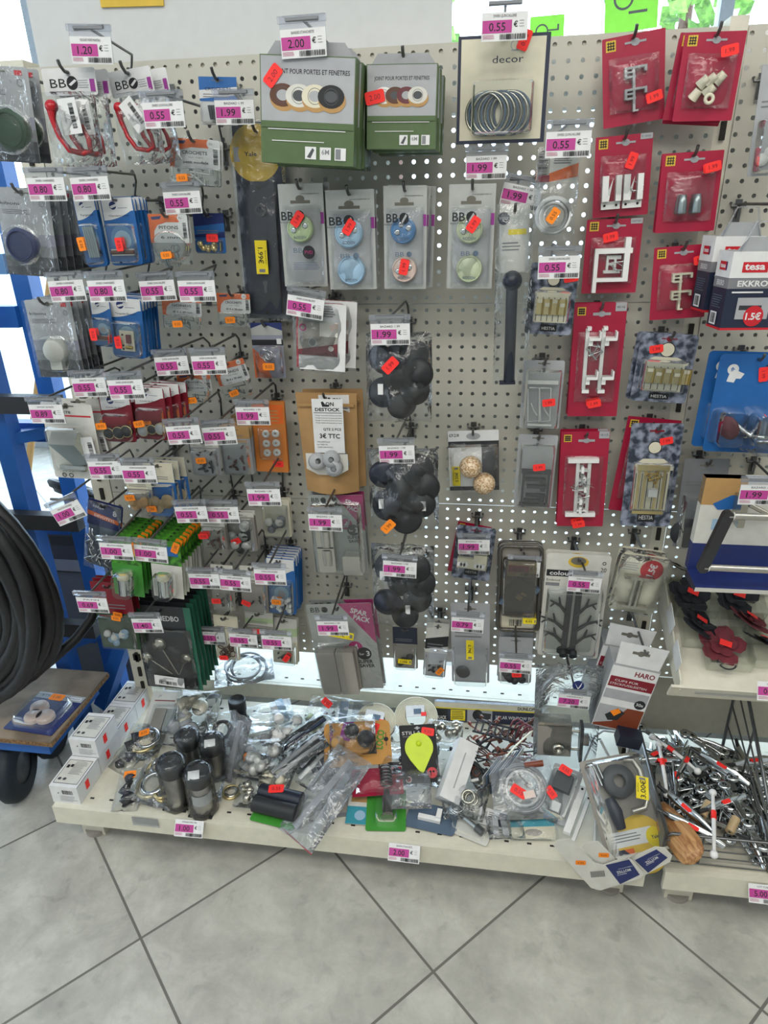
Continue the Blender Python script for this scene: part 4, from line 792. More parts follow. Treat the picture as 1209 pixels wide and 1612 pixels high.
def pk(kd, desc, cat, tl, tr, lo, Y=None, tg=None, tw='', n=0, step=.011, hk=True, hw=None, hdx=0, name=None, jit=.0015, rj=1.2, bdesc=None, back=1, **k):
    """one hanging pack, its tag, its hook and n identical packs behind it"""
    T = None
    if tg: T = tag(tg[0], *tg[1:5], tw or ('before the ' + (hw or desc)), **(tg[5] if len(tg) > 5 else {}))
    if Y is None: Y = T.location.y + .040
    o, w, h, r = solve(tl, tr, lo, Y); rg = random.Random(int(tl[0] * 7 + tl[1]))
    t = thing(name or KINDNAME[kd], desc, cat, o, (0, r, 0)); KIND[kd](t, w, h, k)
    for i in range(n):
        c = dup(t, o + Vector((rg.uniform(-jit, jit) + hdx * (i + 1), step * back * (i + 1), rg.uniform(-jit, jit) * .6)), (0, r + R(rg.uniform(-rj, rj)), 0), bdesc or ('identical pack behind the ' + (hw or desc)), 'packs behind the ' + (hw or desc))
    if n and bdesc is None: pass
    if hk:
        z = o.z - .045 * h * math.cos(r); L = -Y + .012
        arm = (T.location.x, T.location.z + .0115, -T.location.y - .001) if T else None
        hook(o.x, z, L, 'carrying the ' + (hw or desc), arm)
    return t
# ================================================================== hanging goods, left to right and top to bottom
HP = 'hook pack'
# --- row 1
pk('kiboni', 'grey card with a dark green suction hook at the top left edge', HP, (-52, 103), (44, 105), (-28, 253), -.23, n=1, step=.03, hw='dark green suction hook card', c='disc', m='dark_green', cu=.62, cv=.66, arm=None)
pk('bbo_hook', 'clear pack with a curved red plastic hook under a white header, left of the two', HP, (64, 108), (148, 106), (93, 262), -.21, tg=('1.20', 109, 57, 174, 58), tw='high above the two red plastic hooks', n=1, step=.02, hdx=.012, hw='left red plastic hook')
pk('bbo_hook', 'clear pack with a curved red plastic hook, tilted header, right of the two', HP, (171, 116), (237, 101), (203, 264), -.175, n=1, step=.025, hdx=.016, hw='right red plastic hook', sgn=1, lr=-28, seed=8)
pk('orange_pack', 'small orange and white pack of soft hooks below the 0.55 tag at the top', 'hardware pack', (266, 216), (346, 222), (270, 290), -.15, tg=('0.55', 226, 162, 284, 159, {'Y': -.24}), n=1, hw='top orange pack of soft hooks', title='CROCHETS', size='petit modele', side=1, hf=.62, m='white', sv=.84, su=.3)
pk('small_pack', 'blue and white hook pack behind the 1.99 tag at the top', 'hardware pack', (312, 120), (372, 122), (318, 196), -.09, tg=('1.99', 339, 158, 397, 157, {'Y': -.15}), hw='top blue and white hook pack', hm='blue', bm='paper', stripe='paper', title='CROCHETS', hf=.5, m='charcoal', c='rods', n_=5)
pk('yale_pack', 'tall dark pack with a long door plate under a round yellow logo', 'door plate pack', (362, 192), (440, 192), (392, 500), -.055, hw='tall door plate pack')
pk('seal_box', 'front large green and grey box of door and window seal', 'door seal box', (417, 66), (567, 72), (421, 256), -.225, tg=('2.00', 445, 47, 507, 42, {'Y': -.26}), n=5, step=.034, hw='stack of large green seal boxes', big=1, cols=('brown', 'offwhite', 'ivory', 'black'), jit=.004)
pk('seal_box', 'front small green and grey box of door and window seal', 'door seal box', (580, 86), (690, 88), (584, 235), -.17, n=4, step=.034, hw='stack of small green seal boxes', cols=('white', 'brown', 'mauve', 'offwhite'), jit=.004)
pk('ring_pack', 'dark-bordered beige card with a bunch of blue-grey curtain rings', 'curtain ring pack', (722, 58), (868, 50), (718, 228), -.12, tg=('0.55', 759, 21, 832, 17), tw='above the curtain ring card', hw='curtain ring card')
RC = 'curtain bracket pack'
pk('red_card', 'red card with a grey E-shaped bracket, topmost left of the red cards', RC, (946, 62), (1046, 45), (951, 202), -.05, hw='topmost left red card', c='E', m='card_grey', pl='', st=(.80, .74))
pk('red_card', 'red card with ivory screw caps at the top right', RC, (1077, 50), (1174, 50), (1060, 190), -.09, n=2, step=.02, rj=7, jit=.006, hw='red card with ivory screw caps', c='caps', st=(.72, .23))
pk('small_pack', 'clear blister pack cut by the right edge at the top', 'hardware pack', (1194, 100), (1262, 100), (1182, 275), -.10, hw='clear blister pack at the top right edge', hm='card_grey', bm='card_grey', m='white', c='discs', n_=4, bl='grey_blister', title='', d=.03)
# --- row 2
pk('kiboni', 'grey card with a round deep blue suction hook', HP, (-7, 295), (77, 298), (14, 432), -.205, tg=('0.80', 42, 280, 98, 279, {'Y': -.245}), tw='over the blue suction hook card', n=4, step=.028, hw='blue suction hook card', m='deep_blue', cu=.40, cv=.64)
pk('blue_pack', 'narrow blue and white pack of zinc rods with an orange sticker', 'hardware pack', (112, 309), (146, 308), (140, 420), -.20, tg=('0.80', 110, 280, 168, 277, {'Y': -.24}), tw='right one of the upper pair of 0.80 tags', n=1, hw='narrow pack of zinc rods', c='rods', st='fluo_orange', sv=.66, su=.2, title='Targette')
pk('blue_pack', 'blue and white pack with a brown hinge and red sticker', 'hardware pack', (157, 311), (208, 309), (177, 418), -.19, n=4, step=.014, hw='blue hinge pack in the second row', c='hinge', title='Charniere Laiton', sv=.68)
pk('orange_pack', 'orange-topped round pack of screw eyes in the second row', 'hardware pack', (233, 337), (294, 337), (243, 414), -.17, n=1, tg=('0.55', 256, 303, 314, 300), hw='orange pack of screw eyes', title='PITONS', size='6 mm', round=1, c='ring', side=1)
pk('small_pack', 'dark blue pack of small brass plates with a red sticker', 'hardware pack', (304, 336), (352, 335), (309, 399), -.10, hw='dark blue pack of brass plates', hm='deep_blue', bm='blue', stripe='blue', title='', hf=.6, m='gold', c='discs', n_=14, r=.005, st=(.7, .6, 'fluo_red', 0))
KP = 'knob pack'
pk('bbo_disc', 'silver pack with one green disc knob and a purple tab, first of four', KP, (437, 290), (508, 288), (449, 451), -.13, n=1, step=.02, hdx=.008, hw='first silver knob pack', a='pale_green', b=None, st=((.45, .33),))
pk('bbo_disc', 'silver pack with two pale blue disc knobs, second of four', KP, (512, 300), (589, 297), (520, 456), -.13, n=1, step=.02, hw='second silver knob pack', a='sky', b='sky', st=((.5, .36),))
pk('bbo_disc', 'silver pack with a blue and a pinkish disc knob, third of four', KP, (604, 293), (673, 291), (605, 455), -.13, n=2, step=.02, rj=4, hdx=.006, hw='third silver knob pack', a='mid_blue', b='pinkish', h2=1, st=((.5, .77),))
pk('bbo_disc', 'silver pack with two cream green disc knobs, rightmost of four', KP, (705, 289), (779, 290), (706, 453), -.13, n=1, step=.02, hw='rightmost silver knob pack', a='mint', b='mint', st=((.55, .37),))
pk('curtain_pole', 'long clear bag with a dark extending curtain rod', 'curtain rod pack', (778, 322), (838, 320), (779, 602), -.12, tg=('1.99', 794, 286, 855, 299), hw='dark curtain rod')
pk('cable_pack', 'clear bag with a coil of white hose under an orange and white header', 'cable pack', (846, 232), (912, 232), (838, 386), -.13, tg=('0.55', 862, 208, 930, 205, {'Y': -.20}), hw='coil of white hose')
tag('1.99', 737, 246, 795, 244, 'below the curtain ring card', Y=-.12)
pk('red_card', 'red card with two white U-shaped mini brackets', RC, (938, 217), (1029, 208), (932, 344), -.05, hw='red card with U-shaped brackets', c='U', pl='F. 2500', st=(.62, .32), sr=1.2)
pk('red_card', 'red card with two silver metal cones', RC, (1043, 242), (1140, 236), (1031, 367), -.07, n=1, step=.012, hw='red card with metal cones', c='cones', st=(.80, .20))
pk('red_card', 'red card with a white square-frame bracket and screws', RC, (924, 346), (1013, 343), (915, 462), -.05, hw='red card with square-frame bracket', c='frame', pl='33750', st=(.42, .23))
pk('red_card', 'red card with a beige E-shaped bracket', RC, (1031, 391), (1121, 382), (1021, 505), -.06, hw='red card with beige E-shaped bracket', c='E', m='ivory', st=(.80, .19))
# --- row 3
pk('kiboni', 'grey card with a clear bulb-shaped adhesive hook', HP, (38, 472), (110, 472), (66, 593), -.205, tg=('0.80', 76, 443, 128, 440, {'Y': -.25}), tw='left one of the lower pair of 0.80 tags', n=4, step=.020, hw='clear adhesive hook card', c='bulb', cv=.64)
pk('blue_pack', 'narrow grey and blue pack with a red sticker in the third row', 'hardware pack', (143, 470), (174, 470), (150, 545), -.19, tg=('0.80', 136, 442, 194, 440), tw='right one of the lower pair of 0.80 tags', hw='narrow grey and blue pack', n=1, c='hinge', title='', sv=.72, su=.2)
pk('blue_pack', 'blue and white pack with a brass latch and red sticker', 'hardware pack', (174, 470), (226, 468), (176, 563), -.18, tg=('0.55', 218, 443, 273, 440), tw='left one of the pair over the orange packs', n=5, step=.013, hw='brass latch pack', c='latch', title='Targette Bouton', su=.32, sv=.72)
pk('orange_pack', 'orange-topped pack of hinge pins in the third row, left', 'hardware pack', (255, 466), (317, 468), (258, 517), -.14, tg=('0.55', 279, 442, 337, 441), tw='right one of the pair over the orange packs', hw='orange pack of hinge pins', title='GONDS', size='Ø 3 x 30 mm', sv=.80)
pk('orange_pack', 'orange-topped pack of hooks in the third row, right', 'hardware pack', (342, 462), (394, 462), (344, 514), -.08, hw='orange pack of hooks', title='CROCHETS', size='Ø 4 x 30 mm', sv=.76)
pk('ring_card', 'orange and lilac card with metal split rings', 'ring pack', (397, 510), (446, 506), (400, 596), -.07, hw='card of split rings')
pk('leaflet_bag', 'clear bag with printed white and grey leaflets and red edges', 'leaflet bag', (464, 472), (542, 478), (466, 578), -.14, tg=('0.55', 453, 463, 511, 473), n=1, step=.03, hdx=.015, hw='bag of leaflets')
pk('feet_bag', 'topmost clear bag of black rubber chair feet', 'bag of feet', (578, 520), (682, 520), (582, 658), -.17, tg=('1.99', 583, 510, 645, 509), tw='over the topmost bag of chair feet', hw='topmost bag of chair feet', seed=31, st=(.42, .30, 'fluo_red'))
pk('hestia', 'marbled card with brass hinges under the 0.55 tag', 'hinge pack', (836, 412), (912, 416), (826, 524), -.11, tg=('0.55', 848, 404, 914, 402), hw='upper marbled hinge card', n=0, c='hinges', st=(.85, .19))
pk('red_card', 'tall red card with two white double brackets and screws', RC, (905, 478), (988, 476), (893, 655), -.06, n=1, step=.014, hw='tall red card with double brackets', c='double', pl='4516', st=(.50, .86))
pk('hestia', 'marbled card with gold hinges and a red sticker, hanging on the right', 'hinge pack', (1008, 521), (1098, 530), (994, 628), -.08, n=1, step=.014, hdx=-.006, hw='right marbled hinge card', st=(.30, .22), n_=5)
pk('box_blister', 'clear blister box with bent white brackets and a red sticker', 'bracket pack', (824, 566), (889, 568), (818, 673), -.07, hw='blister box of white brackets', st=(.66, .56))
# --- row 4
pk('orange_pack', 'round clear pack of hooks with an orange top, fourth row left', 'hardware pack', (277, 588), (330, 590), (286, 634), -.13, tg=('0.55', 242, 563, 294, 560), tw='left one of the pair in the fourth row', hw='round pack of hooks', title='CROCHETS', size='Ø 3,5 x 60 mm', round=1)
pk('orange_pack', 'tilted orange-edged pack of hinge pins, fourth row', 'hardware pack', (338, 578), (384, 560), (354, 634), -.09, tg=('0.55', 300, 561, 354, 559), tw='right one of the pair in the fourth row', hw='tilted pack of hinge pins', title='GONDS', size='Ø 4 x 30 mm')
DR = dict(head='paper', mid='dark_red', base='dark_red', c='caps', bl='blister')
pk('blue_pack', 'dark red and cream pack with black chair glides, left of the two', 'hardware pack', (154, 620), (204, 622), (168, 694), -.215, tg=('0.55', 112, 596, 163, 594, {'Y': -.255}), tw='left one of the pair over the dark red packs', n=2, step=.02, hw='left dark red pack', title='Coude de Silence', caps=((-.3, -.80, 'soft_black', .17), (.02, -.78, 'soft_black', .19), (.28, -.74, 'soft_black', .18)), st='fluo_orange', su=.08, sv=.62, sr=.1, **DR)
pk('blue_pack', 'dark red and cream pack with pale chair glides, right of the two', 'hardware pack', (212, 610), (260, 608), (217, 692), -.205, tg=('0.55', 168, 599, 223, 597), tw='right one of the pair over the dark red packs', n=3, step=.018, hdx=.008, hw='right dark red pack', title='Coude de Silence', caps=((-.28, -.82, 'card_grey', .17), (.02, -.78, 'soft_black', .15), (.3, -.76, 'card_grey', .18)), st='fluo_orange', su=.2, sv=.66, sr=.2, **DR)
for m_ in ('blue',): pass
def door_hook(t, w, h, k):
    b, f = cardbase(t, w, h, 'offwhite', r=.005); f.hole(.04, .3); f.text(.42, .12, .03, 'PORTE', 'ink', .02, width=.3); f.rect(.2, .155, .95, .175, 'red'); f.text(.2, .95, .03, '♻', 'ink'); f.ring(.2, .96, .03, .045, 'ink'); f.ring(.34, .96, .03, .045, 'ink'); b.build('card', t)
    b = MB()
    b.prism([(-.30 * w, -.35 * h), (.22 * w, -.35 * h), (.10 * w, -.52 * h), (-.42 * w, -.52 * h)], -.016, -.013, 'silver_card')
    b.add([(-.42 * w, -.016, -.52 * h), (.10 * w, -.016, -.52 * h), (.30 * w, -.008, -.78 * h), (-.02 * w, -.008, -.82 * h)], [(0, 1, 2, 3)], 'zinc'); b.add([(.10 * w, -.016, -.52 * h), (.22 * w, -.013, -.35 * h), (.40 * w, -.006, -.70 * h), (.30 * w, -.008, -.78 * h)], [(0, 1, 2, 3)], 'nickel')
    b.box((-.05 * w, -.008, -.83 * h), (.5 * w, .008, .05 * h), 'chrome'); b.build('over_door_hook', t)
    b = MB(); b.box((0, 0, 0), (w * .24, .0006, h * .34), 'paper'); f = Face(b, w * .24, h * .34, -.0003, h * .17); f.bars(.5, .2, .85, .8, 26, 'ink', 6, True); b.build('barcode_label', t, (w * .36, -.012, -h * .58), (0, R(-5), 0))
    dome(t, rrect(-w * .44, -h * .88, w * .30, -h * .28, .01), -.0012, .022)
KIND['door_hook'] = door_hook; KINDNAME['door_hook'] = 'hook_pack'
pk('door_hook', 'white card with silver over-door hooks', HP, (66, 634), (146, 634), (86, 752), -.235, tg=('0.89', 44, 637, 97, 637), n=1, step=.03, hdx=.008, hw='white over-door hook card')
SP = 'hardware pack'
pk('small_pack', 'clear pack of black screws with an orange sticker, middle left', SP, (298, 692), (343, 694), (306, 746), -.12, tg=('0.55', 262, 672, 311, 669, {'Y': -.25}), tw='left one of the pair above the black screws', hw='clear pack of black screws', bm='card_grey', hm='offwhite', hf=.2, m='soft_black', n_=18, st=(.45, .5, 'fluo_orange'))
pk('small_pack', 'clear pack of brown plugs with an orange edge', SP, (345, 672), (393, 670), (352, 747), -.10, tg=('0.55', 317, 674, 369, 671), tw='right one of the pair above the black screws', hw='clear pack of brown plugs', bm='card_grey', hm='tan', hf=.25, m='brown', m2='mauve', n=12, d=.02)
pk('washer_card', 'orange card with six white felt washers', 'washer pack', (397, 632), (449, 632), (403, 742), -.075, tg=('1.99', 370, 641, 423, 641), n=1, step=.01, hw='orange washer card')
pk('kraft_pouch', 'brown kraft pouch with a white DESTOCK label and grey plastic wheels', 'pouch', (465, 617), (561, 619), (478, 769), -.10, n=1, step=.03, hdx=.006, hw='kraft pouch')
pk('feet_bag', 'middle clear bag of black rubber chair feet', 'bag of feet', (580, 700), (690, 700), (588, 826), -.16, tg=('1.99', 596, 702, 652, 701), tw='over the middle bag of chair feet', hw='middle bag of chair feet', seed=37, st=(.30, .84, 'fluo_orange'), lab=((.3, -.62), (-.3, -.6)))
pk('ball_card', 'black and white card with two glittery wooden ball knobs', KP, (708, 681), (788, 674), (706, 774), -.06, hw='glitter ball knob card')
pk('box_blister', 'clear blister box with dark grey brackets and a red sticker', 'bracket pack', (815, 682), (877, 686), (810, 796), -.07, hw='blister box of dark brackets', c='black', m='charcoal', st=(.56, .38))
pk('red_card', 'tall red card with a white ladder-shaped bracket', RC, (885, 680), (962, 678), (875, 828), -.06, n=1, step=.016, hw='tall red card with ladder bracket', c='ladder', pl='45110', st=(.45, .94))
pk('red_card', 'plain red card peeking out behind the tall marbled card', RC, (985, 652), (1068, 664), (962, 800), -.045, hk=False, c='cones', st=None)
pk('hestia', 'tall marbled card with gold window fittings', 'hinge pack', (993, 665), (1076, 667), (977, 826), -.08, n=0, hw='tall marbled card', c='long', v1=.84, st=(.70, .16))
# --- row 5
pk('small_pack', 'clear pack of brown discs at the left, orange sticker', SP, (196, 744), (236, 746), (206, 804), -.19, tg=('0.55', 137, 727, 189, 726), tw='left one of the pair over the disc packs', hw='clear pack of brown discs', bm='warm_grey', hm='ivory', hf=.4, m='tan', c='discs', n_=6, st=(.25, .55, 'fluo_orange'))
pk('small_pack', 'blue and olive pack of tan felt discs, orange sticker', SP, (226, 728), (272, 728), (238, 812), -.18, tg=('0.55', 190, 733, 243, 733), tw='right one of the pair over the disc packs', n=2, step=.018, hdx=.006, hw='pack of tan felt discs', bm='blue', hm='ivory', hf=.36, m='pale_wood', c='discs', n_=5, r=.013, st=(.2, .80, 'fluo_orange'))
pk('small_pack', 'clear pack of beige washers, red sticker, above the green stack', SP, (314, 812), (352, 814), (322, 862), -.15, tg=('0.55', 276, 798, 322, 797, {'Y': -.24}), tw='left one of the pair right of the green packs', n=1, hw='clear pack of beige washers', bm='warm_grey', hm='offwhite', hf=.3, m='brown', c='bits', st=(.2, .5, 'fluo_red'))
pk('small_pack', 'clear pack with black and white discs, red sticker', SP, (352, 806), (400, 806), (358, 866), -.12, tg=('0.55', 324, 798, 374, 798), tw='right one of the pair right of the green packs', n=1, hw='pack of black and white discs', bm='warm_grey', hm='offwhite', hf=.12, m='soft_black', m2='silver_card', c='discs', r=.012, st=(.42, .66, 'fluo_red', .4))
pk('small_pack', 'black-rimmed tray pack of felt pads and small tubs', SP, (412, 786), (456, 786), (416, 844), -.07, tg=('1.99', 388, 770, 440, 770), n=1, step=.014, hw='tray pack of felt pads', bm='ivory', hm='ivory', hf=.08, m='mid_grey', m2='offwhite', c='discs', n_=6, r=.010)
pk('spar_pack', 'upper silver spare pack of metal cup handles', 'handle pack', (486, 780), (572, 778), (497, 899), -.11, tg=('1.99', 485, 809, 538, 811), n=1, step=.02, hw='upper silver spare pack')
GP = 'door stop pack'
pk('glue_card', 'green card with a chrome door stop, front of the green stack', GP, (176, 851), (224, 853), (178, 935), -.215, tg=('1.00', 155, 854, 207, 857), tw='left one of the pair over the door stops', n=7, step=.017, hdx=.0, hw='green door stop card', st=(.8, .1))
pk('glue_card', 'white-based card with a chrome door stop, right of the green one', GP, (239, 850), (288, 852), (239, 938), -.21, tg=('1.00', 210, 857, 262, 862), tw='right one of the pair over the door stops', n=7, step=.017, hw='white-based door stop card', m='offwhite', p='blue', st=(.85, .10))
pk('small_pack', 'small clear pack with a red sticker under the left 0.55 tag, lower rows', SP, (333, 888), (368, 890), (336, 958), -.13, tg=('0.55', 296, 903, 344, 904), tw='left one of the pair in the lower rows', hw='lower clear pack of hooks', bm='warm_grey', hm='offwhite', hf=.3, m='dark_grey', m2='chrome', st=(.28, .72, 'fluo_red'))
pk('small_pack', 'small clear pack of black wheels with a red sticker, lower rows', SP, (378, 890), (420, 892), (382, 962), -.11, tg=('0.55', 345, 905, 394, 909), tw='right one of the pair in the lower rows', hw='lower pack of black wheels', bm='warm_grey', hm='offwhite', hf=.3, m='soft_black', m2='chrome', n_=4, st=(.25, .72, 'fluo_red', -.4))
pk('blue_pack', 'blue pack full of white plugs with an orange sticker', SP, (420, 878), (466, 880), (421, 964), -.10, tg=('0.55', 399, 896, 449, 898), n=5, step=.013, hw='blue pack of white plugs', c='plugs', title='', st='fluo_orange', su=.38, sv=.72, sr=0)
pk('small_pack', 'red and green pack of clear pads at the left edge of the board', SP, (143, 915), (205, 918), (162, 1018), -.19, tg=('0.69', 119, 940, 167, 942), n=2, step=.014, hw='red and green pack of pads', bm='dark_green', hm='dark_red', hf=.46, stripe='dark_red', title='', m='sky', m2='white', c='discs', n_=8, r=.009, st=(.62, .46, 'fluo_orange', -.1))
pk('medbo', 'dark pack of metal spoon-shaped hooks with a green edge', HP, (208, 952), (300, 956), (232, 1080), -.16, tg=('1.40', 206, 974, 252, 974), tw='in front of the dark pack of spoon-shaped hooks', n=5, step=.020, hw='dark pack of spoon-shaped hooks', rj=.6)
pk('small_pack', 'lowest clear pack of brown rings, red sticker, left of three', SP, (338, 968), (376, 970), (340, 1036), -.11, tg=('0.55', 311, 994, 353, 996), tw='leftmost of the lowest three', hw='lowest pack of brown rings', bm='ivory', hm='ivory', hf=.35, m='brown', c='rings', st=(.42, .86, 'fluo_red'))
pk('small_pack', 'lowest small pack with green print and a red sticker, middle of three', SP, (388, 962), (432, 964), (386, 1014), -.09, tg=('0.55', 360, 997, 404, 1000), tw='middle one of the lowest three', hw='middle lowest pack', bm='warm_grey', hm='offwhite', hf=.4, stripe='pale_green', m='dark_grey', st=(.46, .45, 'fluo_red'))
pk('small_pack', 'lowest small pack with green print, black parts and a red sticker, right of three', SP, (430, 972), (470, 974), (428, 1042), -.075, tg=('0.55', 411, 1000, 458, 1003), tw='rightmost of the lowest three', n=1, hw='right lowest pack', bm='ivory', hm='offwhite', hf=.5, stripe='pale_green', m='soft_black', st=(.62, .78, 'fluo_red', 1))
pk('spar_pack', 'lower silver spare pack of flat handle plates', 'handle pack', (482, 952), (584, 948), (507, 1084), -.11, tg=('1.99', 498, 978, 547, 978), n=1, step=.02, hdx=.006, hw='lower silver spare pack', c='wide', v=.50, ys=1)
pk('feet_bag', 'lowest clear bag of black rubber chair feet', 'bag of feet', (590, 850), (688, 850), (588, 975), -.15, tg=('1.99', 603, 882, 656, 886), tw='over the lowest bag of chair feet', hw='lowest bag of chair feet', seed=43, lab=((-.3, -.3), (.1, -.7)))
pk('red_card', 'plain red card peeking out behind the marbled catch card', RC, (722, 820), (775, 830), (704, 898), -.04, hk=False, c='cones', st=None)
pk('hestia', 'small marbled card with ivory cabinet catches', 'hinge pack', (721, 826), (783, 832), (709, 908), -.08, tg=('1.99', 721, 849, 771, 850), hw='marbled card of ivory catches', c='catch', small=1)
pk('tray_blister', 'brown-rimmed tray pack with a grey magnetic catch', 'catch pack', (786, 855), (856, 857), (781, 990), -.09, tg=('0.55', 800, 883, 851, 886), hw='brown-rimmed catch pack', n=1, step=.02)
pk('tree_hook', 'white card with two black tree-shaped hooks', HP, (862, 870), (964, 875), (845, 1030), -.10, tg=('0.55', 895, 907, 948, 911), n=1, step=.016, hw='tree-shaped hook card')
pk('bolt_pack', 'crumpled cream pack with a metal strut and a round red 1.5 euro mark', 'strut pack', (977, 866), (1051, 880), (960, 956), -.13, n=1, step=.03, hw='cream strut pack')
pk('small_pack', 'small dark-topped pack with a yellow 1.00 sticker', SP, (618, 986), (657, 988), (620, 1050), -.05, hw='small pack with yellow sticker', bm='warm_grey', hm='navy', hf=.4, m='soft_black', c='discs', n_=3, ys=('1.00€', .72, -3, .034, .014))
pk('small_pack', 'small black and white pack with an orange sticker, behind a blank label holder', SP, (672, 978), (708, 982), (666, 1062), -.07, n=1, step=.02, hw='small black and white pack', bm='card_grey', hm='offwhite', hf=.55, stripe='soft_black', m='soft_black', st=(.75, .80, 'fluo_orange', 1))
pk('small_pack', 'tall clear pack with a round metal foot and a yellow 0.79 sticker', SP, (709, 948), (771, 950), (712, 1072), -.085, tg=('0.79', 711, 971, 762, 975), hw='tall pack with round metal foot', bm='light_ink', hm='light_ink', hf=.5, m='dark_steel', c='discs', n_=1, r=.018, d=.03, ys=('0.79€', .48, -90, .055, .018))
pk('small_pack', 'small black pack with a red sticker beside the tree hooks', SP, (786, 1002), (840, 1004), (783, 1072), -.08, tg=('0.55', 787, 1036, 838, 1040), n=1, step=.02, hw='small black pack with a red sticker', bm='card_grey', hm='card_grey', hf=.5, m='soft_black', c='discs', st=(.55, .72, 'fluo_red'))
pk('haro_box', 'HARO clip box, tilted, with a dark red band and wood floor picture', 'clip box', (975, 1008), (1050, 1026), (934, 1140), -.17, n=1, step=.07, hdx=-.012, rj=.3, hw='tilted clip box')
# ================================================================== right bay: tape boxes, blue card, towel rail, sloping tray shelf
def lie(name, desc, cat, px, py, z, w, h, yaw=0, lean=20, group=None, roll=0):
    """a flat pack of width w and length h lying on the shelf: centre seen at the pixel, far end raised by `lean` degrees"""
    k_ = 1.16; c = atz(px, py, z); Rm = Matrix.Rotation(R(yaw), 3, 'Z') @ Matrix.Rotation(R(roll), 3, 'Y') @ Matrix.Rotation(R(lean - 90), 3, 'X')
    o = c - Rm @ Vector((0, 0, -h / 2 * k_)); t = thing(name, desc, cat, o, Rm.to_euler(), group); t.scale = (k_, k_, k_); return t
def on(px, py, z, yaw=0, tilt=0, roll=0): return atz(px, py, z), (R(tilt), R(roll), R(yaw))
def tape_box(x0, y0, Y, desc):
    o = at(x0, y0, Y); w, h, d = .085, .125, .05
    t = thing('tape_box', desc, 'tape box', o, (0, R(1), R(9))); b = MB(); b.box((w / 2, d / 2, -h * .5), (w, d, h), 'navy'); b.box((w / 2, d / 2, -h * .165), (w + .0006, d + .0006, h * .33), 'paper'); b.box((w / 2, d / 2, -h * .40), (w + .0006, d + .0006, h * .13), 'mid_grey'); b.box((w / 2, d / 2, -h * .99), (w + .0008, d + .0008, h * .03), 'red')
    b.prism([(.004, 0), (w * .9, 0), (w * .8, .022), (.022, .022)], .001, .002, 'card_grey')
    b.T = Matrix.Translation((w / 2, 0, 0)); f = Face(b, w, h, -.0005); f.rect(.22, .13, .72, .26, 'red'); f.text(.46, .19, .09, 'tesa', 'paper', .03, width=.4); f.text(.48, .40, .075, 'EKKRO', 'paper', .03, width=.6); f.rect(.25, .58, .9, .86, 'light_ink'); f.rect(.3, .68, .75, .74, 'charcoal'); f.disc(.62, .82, .2, 'red'); f.text(.62, .82, .09, '1.5€', 'paper', .03); f.lines(.1, .9, .50, .54, 1, 'paper', 3, .5)
    b.T = Matrix.Translation((0, d / 2, 0)) @ Matrix.Rotation(R(-90), 4, 'Z'); f = Face(b, d, h, -.0006); f.rect(.25, .13, .75, .24, 'red'); f.rect(.68, .13, .75, .24, 'deep_blue'); f.text(.47, .185, .06, 'tesa', 'paper', .03, width=.35); f.text(.5, .40, .07, 'EKKRO', 'paper', .02, width=.5); f.lines(.15, .85, .56, .74, 6, 'slate_blue'); f.rect(.2, .78, .65, .95, 'paper'); f.bars(.24, .8, .6, .93, 14); b.build('carton', t)
    b = MB(); b.tube([(.01, .0, .0), (.025, -.004, .045), (.06, -.004, .045), (.075, .0, .0)], .0016, 'holder', 6); b.build('hanger', t); return t
tape_box(1156, 396, -.20, 'front navy and white tesa tape box with a round red 1.5 euro mark')
tape_box(1128, 372, -.135, 'navy and white tesa tape box, just behind the front one')
hook(at(1150, 335, 0).x + .01, at(1122, 322, 0).z, .24, 'carrying the navy tape boxes')
def suction_card(t, w, h, k):
    b, f = cardbase(t, w, h, k.get('m', 'blue'), r=.008); f.disc(.2, .15, .075, 'paper'); f.text(.2, .15, .04, 'fb', 'blue', .02); f.poly([(.16, .2), (.22, .15), (.36, .19), (.32, .24), (.26, .24), (.24, .28), (.14, .27)], 'paper'); f.rect(.62, .10, .8, .115, 'navy'); b.build('card', t); b = MB()
    b.lathe([(.022, 0), (.024, .004), (.02, .008), (0, .010)], (-.22 * w, -.012, -.72 * h), (-.8, -.6, -.2), 'mauve', 24); b.tube([(-.20 * w, -.016, -.66 * h), (-.12 * w, -.022, -.70 * h), (.04 * w, -.03, -.78 * h), (.2 * w, -.03, -.80 * h)], [.006, .005, .005, .008], 'chrome', 10); b.torus((.27 * w, -.034, -.82 * h), .024, .004, 'chrome', (0, .3, 1)); b.lathe([(.021, 0), (.023, .045), (.021, .05)], (.27 * w, -.034, -.86 * h), (0, 0, 1), 'grey_blister', 24); b.build('cup_holder', t)
    dome(t, rrect(-.40 * w, -h * .92, -.04 * w, -h * .52, .012), -.0012, .034); dome(t, rrect(.02 * w, -h * .96, .46 * w, -h * .50, .012), -.0012, .06); sticker(t, .10 * w, -.19 * h, -.004, 'fluo_red', -1.4, 1.3, '1.99')
KIND['suction_card'] = suction_card; KINDNAME['suction_card'] = 'cup_holder_pack'
pk('suction_card', 'large blue card with a chrome cup holder in blisters at the right edge', 'cup holder pack', (1139, 560), (1262, 556), (1100, 712), -.10, n=1, step=.03, hdx=-.012, hw='large blue cup holder card', hk=True)
pk('small_pack', 'smoky clear pack with a dark round disc behind the towel rail card', SP, (1078, 722), (1150, 722), (1058, 860), -.06, hw='smoky clear pack with a dark disc', bm='mid_grey', hm='mid_grey', hf=.35, m='charcoal', c='discs', n_=1, r=.035, d=.03, **{'title': ''})
